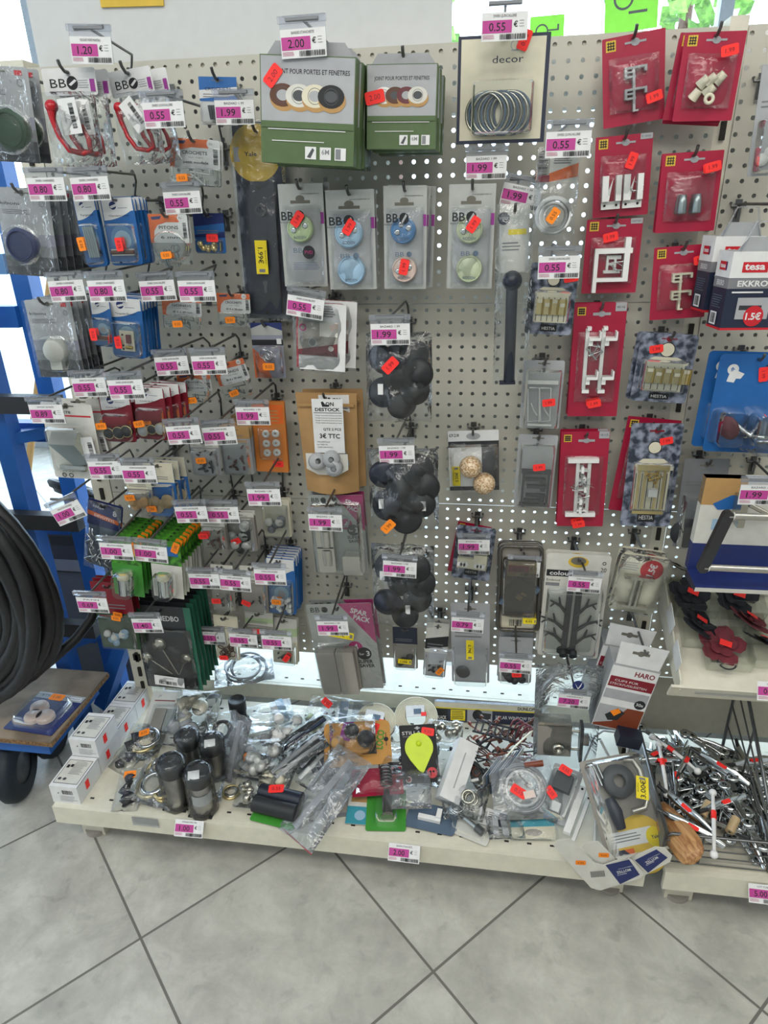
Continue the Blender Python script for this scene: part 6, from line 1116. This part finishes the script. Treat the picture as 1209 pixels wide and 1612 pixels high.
b.build('spring', t); bag(t, .09, .06, .03, 0, 'thin_film', 'film_wrap', 27, y=-.008)
t = lie('bolt_pack', 'green card with a grey metal bolt in a clear blister, front middle', 'bolt pack', 608, 1275, ZS + .012, .080, .090, 6, 10); b, f = cardbase(t, .080, .090, 'green'); b.build('card', t); b = MB(); b.cyl((.0, -.012, -.012), (.004, -.012, -.065), .010, 'steel', seg=18); b.cyl((.004, -.012, -.064), (.004, -.012, -.070), .013, 'nickel', seg=18); b.build('bolt', t); dome(t, rrect(-.022, -.078, .024, -.008, .01), -.001, .026)
t = lie('sachet', 'turquoise and white sachet beside the green bolt card', 'sachet', 568, 1275, ZS + .010, .055, .065, 2, 8); b, f = cardbase(t, .055, .065, 'offwhite'); f.rect(0, .4, 1, 1, 'turquoise'); f.disc(.5, .7, .2, 'sky'); f.rect(.1, .05, .9, .25, 'tan'); b.build('sachet_card', t)
t = lie('photo_card', 'grey picture card poking out under the long zip bag', 'card', 535, 1262, ZS + .008, .075, .07, 18, 5); b, f = cardbase(t, .075, .07, 'mid_grey'); f.rect(.1, .1, .9, .9, 'warm_grey'); b.build('printed_card', t)
hb(640, 1245, .10, .09, .03, 'empty clear zip bag right of the green bolt card', f_rods(['zip_film'], 1), 8, 12, z=ZS + .03, seed=28, m='zip_film')
t = lie('latch_pack', 'grey-blue card with a white latch, front edge of the shelf', 'latch pack', 680, 1288, ZS + .008, .095, .060, -8, 5); b, f = cardbase(t, .10, .06, 'slate_blue', r=.008); b.build('card', t); b = MB(); b.box((-.004, -.006, -.036), (.045, .008, .010), 'white'); b.box((.014, -.010, -.026), (.010, .012, .020), 'white'); b.build('latch', t)
p, q = atz(735, 1170, ZS + .095), atz(703, 1262, ZS + .03); t = thing('long_carton', 'long plain white carton lying end-on in the middle of the shelf', 'carton box', (p + q) / 2); d = (q - p); L = d.length; u = d.normalized(); sv = u.cross(Vector((0, 0, 1))).normalized(); up = sv.cross(u); X = Matrix((sv, u, up)).transposed().to_4x4() @ Matrix.Rotation(R(-28), 4, 'Y'); b = MB(); b.box((0, 0, 0), (.050, L, .042), 'paper', X); b.box((.0, 0, .0213), (.003, L * .6, .0003), 'light_ink', X); b.build('carton', t)
# heap of bent brown and black hooks
def bent(desc, m, grp):
    t = thing('bent_hook', desc, 'hook', (0, 0, 0), group=grp); b = MB(); b.tube([(-.05, 0, .0), (-.02, 0, 0), (-.008, 0, .016), (.02, 0, .016), (.05, 0, .004), (.058, 0, .010), (.054, 0, .020), (.046, 0, .018)], .0035, m, 8, flat=.5); b.build('bent_bar', t); b = MB(); b.box((-.05, 0, .0), (.012, .014, .003), m); b.build('foot_plate', t); return t
hk = {m: bent('bent %s metal hook in the hook heap' % n, m, 'bent %s hooks heaped at the back right' % n) for m, n in (('brown', 'brown'), ('soft_black', 'black'), ('rust', 'rust red'))}
rg = random.Random(5); first = set()
for i in range(30):
    m = ('brown', 'soft_black', 'rust', 'brown')[i % 4]; px, py = rg.uniform(738, 815), rg.uniform(1150, 1215); loc = atz(px, py, ZS + .02 + .055 * rg.random()); rot = (rg.uniform(-.5, .5), rg.uniform(-.5, .2), R(rg.choice((35, 150, 200)) + rg.uniform(-25, 25)))
    if m in first: dup(hk[m], loc, rot)
    else: first.add(m); hk[m].location = loc; hk[m].rotation_euler = rot
p = atz(780, 1150, ZS + .09); t = thing('slotted_bracket', 'black slotted bracket on top of the hook heap', 'bracket', p, (R(12), 0, R(-14))); b = MB()
for y in (-.018, .018): b.box((0, y, 0), (.11, .004, .004), 'soft_black')
for i in range(7): b.box((-.05 + i * .0165, 0, 0), (.004, .036, .004), 'soft_black')
b.build('slotted_plate', t)
for i in range(5):
    p = atz(800 + i * 6, 1152 + i * 4, ZS + .08); t = thing('s_hook', 'curled maroon S-hook at the back right of the hook heap', 'hook', p, (R(60), 0, R(-30)), 'maroon S-hooks'); b = MB(); b.tube([(0, 0, 0), (.004, .03, 0), (.016, .042, 0), (.028, .036, 0), (.028, .02, 0)], .0026, 'mauve', 8); b.build('curled_bar', t)
p, q = atz(838, 1150, ZS + .11), atz(752, 1238, ZS + .05); t = thing('flat_strap', 'cream flat metal strap across the hook heap', 'strap', (p + q) / 2); h = (q - p) / 2; b = MB(); b.tube([-h, -h * .4 + Vector((0, 0, .006)), h * .3, h * .8 + Vector((0, 0, -.006)), h], [.006, .004, .004, .005, .003], 'ivory', 8, flat=.35); b.build('strap_bar', t)
p = atz(752, 1222, ZS + .05); t = thing('oval_plate', 'dark oval pierced plate beside the white carton', 'plate', p, (R(30), R(-20), R(10))); b = MB(); P = [(.017 * math.cos(a * .2618), .036 * math.sin(a * .2618)) for a in range(24)]; b.prism(P, -.002, .002, 'soft_black'); b.torus((0, -.003, .010), .009, .002, 'brown', (0, 1, 0)); b.cyl((0, -.003, -.008), (-.018, -.008, -.008), .004, 'paper'); b.build('pierced_plate', t, None, (R(-90), 0, 0))
zz = [(0, 0), (.012, .012), (.014, .030), (.030, .046), (.036, .062)]
for i in range(9):
    p = atz(757 + i * 5.2, 1262 - i * 2.2, ZS + .002); t = thing('bent_bracket', 'bent grey metal bracket in the nested row right of the carton', 'bracket', p + Vector((0, 0, 0)), (0, 0, R(-28)), 'nested bent grey brackets'); b = MB(); L = .075
    prof = [(-.010, .0), (-.014, .028), (.004, .050), (.000, .078)]; vs = []
    for x, z in prof: vs += [(x, 0, z), (x, L, z), (x + .0016, L, z), (x + .0016, 0, z)]
    b.add(vs, [(4 * k + a, 4 * k + (a + 1) % 4, 4 * k + 4 + (a + 1) % 4, 4 * k + 4 + a) for k in range(3) for a in range(4)] + [(0, 3, 2, 1), (12, 13, 14, 15)], 'slate_blue' if i % 3 == 1 else 'silver_card'); b.build('bent_plate', t)
def f_coil(b, w, h, rg):
    for i in range(7): b.torus((rg.uniform(-.002, .002), -.006 - .002 * i, -h * .52 + rg.uniform(-.002, .002)), .040 + .0022 * (i % 4), .0017, 'card_grey', (rg.uniform(-.05, .05), 1, rg.uniform(-.05, .05)), 36, 6)
    b.torus((0, -.008, -h * .52), .033, .003, 'white'); return 'cable_coil'
t = hb(822, 1240, .125, .120, .03, 'large zip bag with a coil of steel cable and red and pink stickers', f_coil, 8, 32, z=ZS + .06, seed=31, m='zip_film'); sticker(t, -.012, -.072, -.026, 'fluo_red', -.6, 1.5); b = MB(); b.box((0, 0, 0), (.022, .0006, .014), 'pinkish'); b.build('price_sticker', t, (.008, -.027, -.078), (0, R(-10), 0))
p = atz(840, 1205, ZS + .10); t = thing('rust_tube', 'short rust brown tube above the cable bag', 'tube', p, (0, 0, R(6))); b = MB(); b.cyl((-.022, 0, 0), (.022, .004, .004), .0075, 'rust', seg=16); b.build('tube_body', t)
hb(738, 1262, .075, .075, .035, 'clear pack of nickel rings on a dark green card', f_rings('nickel', .012, 5), -12, 20, z=ZS + .025, seed=33)
t = lie('screw_pack', 'clear pack with a metal pin at the front edge of the shelf', 'pin pack', 742, 1300, ZS + .008, .085, .06, -20, 6); b, f = cardbase(t, .085, .06, 'offwhite'); b.build('card', t); b = MB(); b.cyl((-.024, -.008, -.022), (.012, -.008, -.034), .005, 'chrome'); b.cyl((.012, -.008, -.034), (.028, -.008, -.040), .008, 'steel'); b.build('metal_pin', t); dome(t, rrect(-.036, -.056, .036, -.010, .008), -.001, .018)
t = lie('label_card', 'small white and navy card leaning on the cable bag', 'card', 775, 1288, ZS + .02, .055, .035, -12, 15); b, f = cardbase(t, .055, .035, 'paper'); f.rect(.7, .1, 1, .9, 'navy'); f.bars(.1, .2, .3, .6, 8); f.lines(.35, .65, .2, .7, 4, 'grey_ink'); b.build('printed_card', t)
t = lie('window_card', 'white and blue card with two oval cut-outs, front right of the heap', 'card', 838, 1298, ZS + .018, .085, .058, 6, 14); b, f = cardbase(t, .085, .058, 'ivory', r=.007); f.poly([(0, .38), (1, .30), (1, .55), (0, .62)], 'turquoise'); f.disc(.5, .22, .17, 'warm_grey', rz=.08); f.disc(.5, .78, .20, 'warm_grey', rz=.08); f.rect(.78, .10, .95, .28, 'mid_blue'); b.build('printed_card', t); bag(t, .095, .066, .012, .004, 'thin_film', 'film_sleeve', 34, y=-.004)
t = lie('latch_pack', 'clear pack with a dark latch and a red sticker right of the cable bag', 'latch pack', 882, 1250, ZS + .05, .06, .11, -24, 30); b, f = cardbase(t, .06, .11, 'card_grey'); b.build('card', t); b = MB(); b.box((.0, -.012, -.035), (.034, .02, .034), 'dark_steel'); b.box((.002, -.012, -.085), (.018, .016, .018), 'white'); b.build('latch', t); dome(t, rrect(-.026, -.105, .026, -.01, .008), -.001, .028); sticker(t, .0, -.014, -.030, 'fluo_red', -.2, 1.2); sticker(t, -.012, -.066, -.030, 'fluo_red', -.6, 1.2)
def rail(a, c, za, zc, desc, wd=.016):
    p, q = atz(*a, za), atz(*c, zc); t = thing('white_rail', desc, 'rail', (p + q) / 2); d = q - p; u = d.normalized(); sv = u.cross(Vector((0, 0, 1))).normalized(); up = sv.cross(u); X = Matrix((sv, u, up)).transposed().to_4x4(); b = MB(); b.box((0, 0, 0), (wd, d.length, .010), 'white', X); b.cyl(X @ Vector((0, -d.length * .44, .0045)), X @ Vector((0, -d.length * .44, .0055)), .003, 'slot'); b.build('rail_bar', t)
rail((918, 1240), (892, 1312), ZS + .055, ZS + .03, 'thick white rail lying just left of the padlock pack')
rail((928, 1255), (902, 1325), ZS + .03, ZS + .014, 'thin white rail tucked right of the thick one', .008)
# white wire triangle brackets with their big hang cards over the shelf edge
def tri(desc, pts, z, r=.0032):
    P = [atz(x, y, zz) for (x, y), zz in zip(pts, z)]; c = sum(P, Vector()) / len(P); t = thing('wire_bracket', desc, 'bracket', c); b = MB(); b.tube([p - c for p in P], r, 'white', 8); b.build('bent_wire', t)
tri('white wire triangle bracket standing behind the padlock pack', [(912, 1215), (935, 1160), (950, 1150), (978, 1154), (988, 1168), (987, 1212)], [ZS + .01, ZS + .07, ZS + .085, ZS + .085, ZS + .07, ZS + .01])
tri('second white wire bracket crossing inside the first', [(945, 1165), (958, 1190), (966, 1218)], [ZS + .075, ZS + .045, ZS + .012])
tri('long white wire arm running to the shelf edge', [(935, 1215), (938, 1270), (936, 1330)], [ZS + .03, ZS + .02, ZS + .01])
def hang_card(desc, P, blue, st, bars):
    Y = -.400; c = at(*P[0], Y); t = thing('hang_card', desc, 'bracket card', c); L = lambda p, e=0: (at(p[0], p[1], Y) - c)
    b = MB(); pts = [(L(p).x, L(p).z) for p in P]; b.prism(pts, -.0012, 0, 'offwhite'); q = [(L(p).x, -.0016, L(p).z) for p in blue]; b.add(q, [(0, 1, 2, 3)], 'deep_blue')
    cx = sum(v[0] for v in q) / 4; cz = sum(v[2] for v in q) / 4; ang = math.atan2(q[1][2] - q[0][2], q[1][0] - q[0][0]); b.text(cx, cz, .007, 'MOTTEZ', 'paper', -.0019, .02, ang + math.pi, .030); b.text(cx + .002, cz + .011, .0025, 'FABRICATION', 'paper', -.0019, 0, ang + math.pi, .03); b.text(cx - .002, cz - .010, .0035, 'FRANCE', 'paper', -.0019, 0, ang + math.pi, .02)
    if bars:
        o = L(bars); 
        for i in range(12): x = o.x + i * .0024; b.add([(x, -.0016, o.z + i * .0007), (x + .0013, -.0016, o.z + i * .0007), (x + .0013 + .004, -.0016, o.z - .018 + i * .0007), (x + .004, -.0016, o.z - .018 + i * .0007)], [(0, 1, 2, 3)], 'ink')
    b.build('white_plate', t); s = L(st); sticker(t, s.x, s.z, -.002, 'fluo_orange', .1, 1.0, '0.55')
hang_card('right MOTTEZ hang card overhanging the shelf edge', [(916, 1337), (924, 1329), (942, 1327), (968, 1353), (1000, 1350), (1032, 1336), (1048, 1338), (1059, 1350), (1056, 1360), (1010, 1384), (986, 1395), (972, 1390)], [(1000, 1357), (1034, 1340), (1052, 1353), (1021, 1377)], (951, 1349), None)
for o_ in [o for o in bpy.data.objects if o.name.startswith('hang_card')]: o_.location.y += .006
hang_card('left MOTTEZ hang card with a barcode, overhanging the shelf edge', [(871, 1330), (878, 1322), (897, 1320), (936, 1358), (950, 1361), (980, 1350), (994, 1352), (1014, 1374), (1008, 1382), (945, 1401), (930, 1397)], [(953, 1361), (990, 1352), (1007, 1376), (976, 1391)], (914, 1357), (929, 1371))
t = lie('padlock_pack', 'large clear pack with a padlock shackle on a yellow and white card', 'padlock pack', 982, 1272, ZS + .075, .125, .19, 20, 38); b, f = cardbase(t, .125, .19, 'warm_grey', r=.008); f.disc(.62, .84, .40, 'yellow_card', 30); f.rect(.1, .70, .82, .84, 'paper'); f.lines(.15, .7, .73, .81, 3, 'grey_ink'); f.disc(.84, .80, .14, 'yellow'); f.text(.84, .80, .035, 'Yale', 'navy', .02); f.poly([(.1, .86), (.36, .86), (.46, .96), (.1, .96)], 'navy'); f.poly([(.30, .86), (.45, .86), (.46, .96)], 'orange'); b.build('card', t)
b = MB(); b.tube([(.018, -.022, -.012), (.036, -.024, -.016), (.044, -.024, -.035), (.042, -.024, -.085), (.03, -.024, -.102), (.004, -.022, -.104)], .0055, 'brushed', 12); b.build('shackle', t)
b = MB(); b.lathe([(.012, .01), (.030, .012), (.032, 0), (.012, 0)], (.0, -.010, -.048), (0, -1, 0), 'dark_grey', 30); b.build('lock_disc', t); b = MB(); b.tube([(-.032, -.02, -.075), (-.03, -.026, -.10), (-.026, -.02, -.128)], [.010, .013, .009], 'navy_black', 12); b.build('grip', t)
b = MB()
for i in range(3): b.cyl((-.048 + i * .008, -.012, -.012), (-.042 + i * .008, -.012, -.05), .0028, 'chrome')
b.build('keys', t); dome(t, rrect(-.058, -.180, .058, -.004, .01), -.0012, .045); ysticker(t, .026, -.068, -.048, '3.00€', R(70), .040, .024)
# window film box across the back of the shelf
p = at(684, 1123, .040); t = thing('window_film_box', 'long navy DUNLOP solar window film box across the back of the shelf', 'film box', (p.x, .020, ZS + .004), (R(-32), 0, R(2))); w, h, d = .285, .050, .052; b = MB(); b.box((w / 2, d / 2, h / 2), (w, d, h), 'navy'); b.T = Matrix.Translation((w / 2, 0, 0)); f = Face(b, w, h, 0, h)
f.rect(0, 0, 1, .30, 'ivory'); f.rect(0, .28, 1, .34, 'yellow'); f.text(.88, .15, .16, 'DUNLOP', 'ink', .03, width=.16); f.rect(.02, .36, .13, .98, 'ink'); f.text(.075, .82, .18, 'BLACK', 'paper', .03, width=.09); f.rect(.16, .38, .30, .94, 'yellow'); f.lines(.17, .29, .45, .9, 5, 'ink'); f.rect(.32, .34, .56, .98, 'light_ink'); f.disc(.42, .6, .05, 'ink'); f.poly([(.42, .45), (.55, .5), (.54, .85), (.44, .75)], 'charcoal'); f.text(.78, .66, .18, 'SOLAR WINDOW FILM', 'paper', .01, width=.38)
b.T = Matrix.Translation((w / 2, d / 2, h)) @ Matrix.Rotation(R(-90), 4, 'X'); f = Face(b, w, d, 0, d / 2); f.rect(.02, .1, .2, .9, 'slate_blue'); f.text(.7, .45, .16, 'OPTIMALE PRIVACY EN ZONWERING', 'paper', width=.5); f.text(.7, .75, .14, 'FILM POUR INTIMITE ET SOLAIRE', 'paper', width=.55); b.T = None; b.build('carton', t)
# hanging bag with the grey lock
def lock_bag(t, w, h, k):
    b = MB(); b.box((-.18 * w, -.02, -.68 * h), (.52 * w, .034, .30 * h), 'warm_grey'); b.box((-.18 * w, -.021, -.52 * h), (.50 * w, .032, .03 * h), 'nickel'); b.lathe([(.014, 0), (.013, .010), (.008, .012), (.007, .004), (0, .004)], (-.12 * w, -.037, -.74 * h), (0, -1, 0), 'nickel', 24); b.build('lock_body', t)
    b = MB(); b.box((.24 * w, -.02, -.72 * h), (.05 * w, .03, .34 * h), 'dark_steel'); b.cyl((.06 * w, -.02, -.62 * h), (.24 * w, -.02, -.62 * h), .004, 'nickel'); b.cyl((.06 * w, -.02, -.80 * h), (.24 * w, -.02, -.80 * h), .004, 'nickel'); b.lathe([(.014, 0), (.015, .014), (0, .016)], (.26 * w, -.02, -.70 * h), (1, 0, 0), 'warm_grey', 20); b.build('strike_plate', t)
    b = MB(); b.tube([(-.44 * w, -.012, -.30 * h), (-.30 * w, -.018, -.16 * h), (-.12 * w, -.012, -.02 * h)], .008, 'holder', 8); b.build('plastic_tube', t); bag(t, w, h, .06, 0, 'film', seed=41, y=-.02); 
    b = MB(); f = Face(b, w, h, -.045); f.disc(.62, .12, .085, 'deep_blue'); f.poly([(.57, .10), (.62, .145), (.68, .09), (.66, .13), (.62, .16)], 'paper'); b.build('printed_logo', t)
KIND['lock_bag'] = lock_bag; KINDNAME['lock_bag'] = 'lock_bag'
pk('lock_bag', 'clear bag with a grey door lock hanging below the 7.20 tag', 'lock bag', (842, 1036), (948, 1040), (838, 1196), -.13, tg=('7.20', 880, 1092, 930, 1097), hw='clear bag with a grey door lock')
# ================================================================== left side: blue rack, cable coil, trolley
rk = thing('steel_rack', 'blue steel rack with black arms at the left edge', 'rack', (-1.0, 0, 0))
def rbar(name, p, q, s, m, sz=None):
    p, q = Vector(p), Vector(q); c = (p + q) / 2; d = q - p; b = MB(); u = d.normalized(); X = Matrix.Translation(c - Vector((-1, 0, 0)) * 1) @ u.to_track_quat('X', 'Z').to_matrix().to_4x4()
    b.box((0, 0, 0), (d.length, s, sz or s), m, X); b.build(name, rk)
for (x, y) in ((-1.00, .12), (-1.085, .03)): rbar('post', (x, y, 0), (x, y, 1.30 if y < .1 else 1.75), .045, 'rack_blue')
rbar('post', (-1.62, .10, 0), (-1.62, .10, 1.75), .045, 'rack_blue'); rbar('post', (-1.62, .03, 0), (-1.62, .03, 1.30), .045, 'rack_blue')
for z in (1.22, .93, .66, .30): rbar('cross_rail', (-1.60, .10, z), (-1.02, .10, z), .035, 'rack_blue', .05)
for z in (1.34, 1.50): rbar('cross_rail', (-1.60, .10, z), (-1.02, .10, z), .03, 'mid_blue', .045)
for (px, py) in ((96, 637), (127, 822), (153, 991)):
    p = at(px, py, -.012); rbar('arm', (-1.70, -.012, p.z), (p.x, -.012, p.z), .03, 'soft_black', .042)
rbar('side_rail', (-1.0, .12, .30), (-1.085, .03, .30), .03, 'rack_blue'); rbar('side_rail', (-1.0, .12, .93), (-1.085, .03, .93), .03, 'rack_blue'); rbar('brace', (-1.04, .08, .05), (-.90, .05, .32), .04, 'rack_blue')
# coil of thick black cable, hung on a black peg of the rack
rbar('peg', (-1.22, -.012, .925), (-1.22, -.34, .925), .03, 'soft_black')
cc = at(-92, 922, -.235); t = thing('cable_coil', 'large coil of thick black cable hanging at the left edge', 'cable coil', cc); b = MB(); rg = random.Random(8)
for i in range(24):
    rr = .272 - .020 * (i % 8) + rg.uniform(-.006, .006); y = -.050 + .030 * (i // 6); ph = rg.uniform(0, 6)
    b.tube([((rr * (1 + .02 * math.sin(2 * a * .1963 + ph))) * math.cos(a * .1963), y + .010 * math.sin(a * .3927 + ph), rr * 1.12 * math.sin(a * .1963)) for a in range(32)], .0165, 'rubber_coil', 8, True)
b.build('cable_windings', t)
b = MB(); P = [at(-10, 1106, -.26), at(30, 1080, -.24), at(80, 1040, -.2), at(120, 1005, -.15), at(143, 975, -.1), at(155, 945, -.06), at(158, 915, -.02)]; c0 = P[0].copy(); b.tube([p - c0 for p in P], .0125, 'rubber_coil', 12); prop(b.build('black_hose', None, c0), 'thick black cable end rising past the blue rack', 'cable')
# second small coil + grey box standing behind the rack
p = at(105, 760, .32); t = thing('cable_coil', 'small black cable coil on the rack behind the 1.00 tag', 'cable coil', p + Vector((0, .02, -.02))); b = MB()
for i in range(6): b.torus((0, .006 * i, -.008 * i), .062 + .003 * (i % 3), .009, 'rubber_coil', (.25, .5, 1), 28, 7)
b.build('cable_windings', t)
p = at(118, 850, .25); t = thing('plastic_crate', 'dark grey crate standing behind the blue rack', 'crate', p + Vector((0, .05, -.03))); b = MB(); b.box((0, 0, 0), (.20, .12, .16), 'charcoal'); b.box((.0, -.0605, .03), (.15, .002, .03), 'rubber'); b.box((0, -.061, -.055), (.19, .002, .04), 'mid_grey'); b.build('crate_body', t)
for (xx, yy) in ((0, 0),): b = MB(); b.box((0, .0, -.39), (.24, .16, .62), 'dark_grey'); b.build('stand', t)
# trolley
tz = .262; t = thing('platform_trolley', 'blue platform trolley with a plywood top and dark wheels at the left edge', 'trolley', (-1.3, -.165, 0)); b = MB()
b.box((0, 0, tz - .0085), (.756, .275, .017), 'plywood'); b.box((0, 0, tz - .0095), (.758, .277, .010), 'plywood_edge'); b.build('platform', t); b = MB(); b.box((-.01, 0, tz - .040), (.72, .235, .044), 'rack_blue'); b.build('frame', t)
for (x, y) in ((.19, -.07), (.19, .09), (-.3, -.07)):
    b = MB(); b.lathe([(.045, -.022), (.083, -.022), (.092, -.010), (.092, .010), (.083, .022), (.045, .022)], (x, y, .092), (1, .25, 0), 'tyre', 36)
    o = b.build('wheel', t); b = MB(); b.lathe([(.0, .020), (.016, .024), (.018, .010), (.046, .014), (.048, 0), (.048, -.02), (0, -.02)], (x, y, .092), (-1, -.25, 0), 'dark_grey', 24); b.build('hub', o); b = MB(); b.lathe([(.0, .020), (.016, .024), (.018, .010), (.046, .014), (.048, 0)], (x, y, .092), (1, .25, 0), 'dark_grey', 24); b.build('hub', o)
    b = MB(); b.box((x, y, .205), (.03, .03, .05), 'dark_steel'); b.build('fork', t)
t = lie('pad_pack', 'navy blister card with three beige felt pads on the plywood trolley', 'felt pad pack', 72, 1122, tz + .002, .125, .125, -4, 0); t.location.z = tz + .0015; b, f = cardbase(t, .12, .125, 'deep_blue', r=.004); f.rect(0, 0, 1, .16, 'card_grey'); f.text(.25, .08, .05, 'STIFT', 'ink', width=.3); f.rect(.7, .04, .95, .12, 'paper'); f.text(.82, .08, .04, 'PADS', 'deep_blue', width=.2); b.build('card', t)
b = MB()
for (x, z) in ((-.020, -.055), (.014, -.080), (-.012, -.085)): b.lathe([(0, .012), (.018, .012), (.020, .008), (.020, 0)], (x, -.001, z), (0, -1, 0), 'pinkish', 26)
b.build('felt_pads', t); dome(t, rrect(-.05, -.115, .05, -.025, .012), -.0012, .024); sticker(t, .018, -.038, -.027, 'fluo_orange', 0, 1.6, '1.00')
# clear bag of coiled wire hanging behind the lowest row, big blue bag with 8
def blue8(t, w, h, k):
    b, f = cardbase(t, w, h * .36, 'deep_blue', r=.004); f.text(.3, .25, .12, 'HAKEN', 'paper', width=.3); f.text(.78, .35, .22, '8', 'paper', .03); f.poly([(0, .45), (1, .62), (1, .78), (0, .62)], 'orange'); f.text(.5, .62, .1, 'DEVOTEYL', 'paper', .02, R(-6), .6); b.prism(rrect(-w * .45, -h * .95, w * .45, -h * .34, .004), -.0008, 0, 'slate_blue'); b.build('header_card', t); b = MB(); rg = random.Random(2)
    for i in range(34): x, z = rg.uniform(-.33, .33) * w, -h * rg.uniform(.48, .9); b.tube([(x, -.012, z), (x + rg.uniform(-.012, .012), -.018, z + .01), (x + rg.uniform(-.012, .012), -.010, z + .018)], .0022, 'chrome', 6)
    b.build('wire_hooks', t); bag(t, w, h * .98, .034, 0, 'film', seed=51, y=-.008)
KIND['blue8'] = blue8; KINDNAME['blue8'] = 'hook_bag'
pk('blue8', 'blue-headed clear bag of small wire hooks marked 8, behind the tilted tag', 'hook bag', (132, 778), (186, 800), (142, 888), -.15, tg=('1.00', 76, 805, 124, 785), tw='tilted, in front of the blue rack', hw='blue-headed bag of wire hooks')
t = hb(385, 1058, .15, .10, .03, 'clear bag of pale coiled wire on the rear shelf', f_rings('card_grey', .045, 4), 20, 8, z=ZS + .03, seed=52)
# easel legs by the window
b = MB(); a, c = at(132, 640, 1.6), at(232, 745, 1.6); b = MB(); o0 = Vector((a.x, 1.6, 0)); t = thing('wooden_easel', 'light wooden easel standing by the window at the left', 'easel', o0)
for (x0, x1, y1) in ((0, .24, 0), (0, -.24, 0), (0, .02, .28)): b = MB(); b.cyl((x0, 0, 1.25), (x1 * 2.0, y1, 0), .018, 'tan', seg=8); b.build('leg', t)
b = MB(); b.cyl((-.30, 0, .50), (.30, 0, .50), .014, 'tan', seg=8); b.build('cross_bar', t)

# more bags filling the heap
for (px, py, w, h, d, desc, fl, yw, ln, z, sd, m) in (
    (250, 1215, .07, .07, .03, 'clear bag with a red sticker left of the black-capped legs', f_lid, 12, 18, .02, 61, 'film'),
    (415, 1195, .09, .08, .04, 'clear bag of glassy knobs right of the black orange-stickered pack', f_knobs('silver_card', 8, .014), 12, 24, .05, 62, 'film'),
    (438, 1225, .07, .08, .03, 'clear bag of beige pieces above the rubber roll card', f_knobs('ivory', 6, .012), -10, 20, .02, 63, 'film'),
    (455, 1150, .09, .09, .04, 'clear bag of white plastic parts behind the dark strips', f_knobs('white', 7, .013), 10, 28, .045, 64, 'film'),
    (545, 1128, .12, .08, .03, 'glossy clear bag behind the orange ball card', f_rods(['sky', 'zip_film'], 2), -6, 35, .045, 65, 'zip_film'),
    (520, 1205, .09, .08, .035, 'clear bag with navy strips under the orange ball card', f_rods(['navy', 'white', 'navy'], 4), 40, 14, .03, 66, 'film'),
    (500, 1215, .06, .09, .03, 'clear bag of white and dark strips left of the ball card', f_rods(['white', 'charcoal'], 3), -30, 16, .035, 67, 'film'),
    (625, 1215, .08, .08, .03, 'clear bag with dark fittings left of the drop card', f_black, 10, 14, .03, 68, 'film'),
    (640, 1165, .07, .06, .03, 'clear bag of chrome rings behind the lime drop card', f_rings('nickel', .013, 4), 0, 20, .03, 69, 'film'),
    (700, 1160, .08, .07, .035, 'clear bag of chrome parts and a yellow cap behind the long carton', f_knobs('nickel', 8, .011), 0, 22, .045, 70, 'film'),
    (690, 1205, .07, .10, .035, 'clear bag of small metal parts between drop card and long carton', f_knobs('zinc', 9, .010), -8, 24, .03, 71, 'film'),
    (540, 1232, .07, .06, .025, 'flat clear bag on the grey picture card', f_rods(['light_ink', 'warm_grey'], 2), 14, 10, .02, 72, 'film'),
    (720, 1275, .06, .05, .03, 'clear bag with a round chrome ring below the long carton', f_rings('chrome', .012, 2), 10, 12, .015, 73, 'film'),
    (862, 1262, .06, .08, .03, 'clear pack of white caps under the cable bag', f_knobs('white', 4, .011), -20, 18, .03, 74, 'film'),
    (795, 1305, .07, .05, .02, 'flat clear bag at the front edge left of the oval cut-out card', f_rods(['card_grey'], 2), 10, 6, .012, 75, 'film'),
    (330, 1245, .06, .06, .03, 'crumpled clear film scrap beside the frontmost leg', f_rods(['zip_film'], 1), 10, 14, .02, 76, 'film'),
    (258, 1255, .075, .05, .02, 'flat zip bag of gold rings at the front edge', f_rings('gold', .016, 3), -20, 6, .012, 77, 'zip_film'),
):
    hb(px, py, w, h, d, desc, fl, yw, ln, z=ZS + z, seed=sd, m=m)
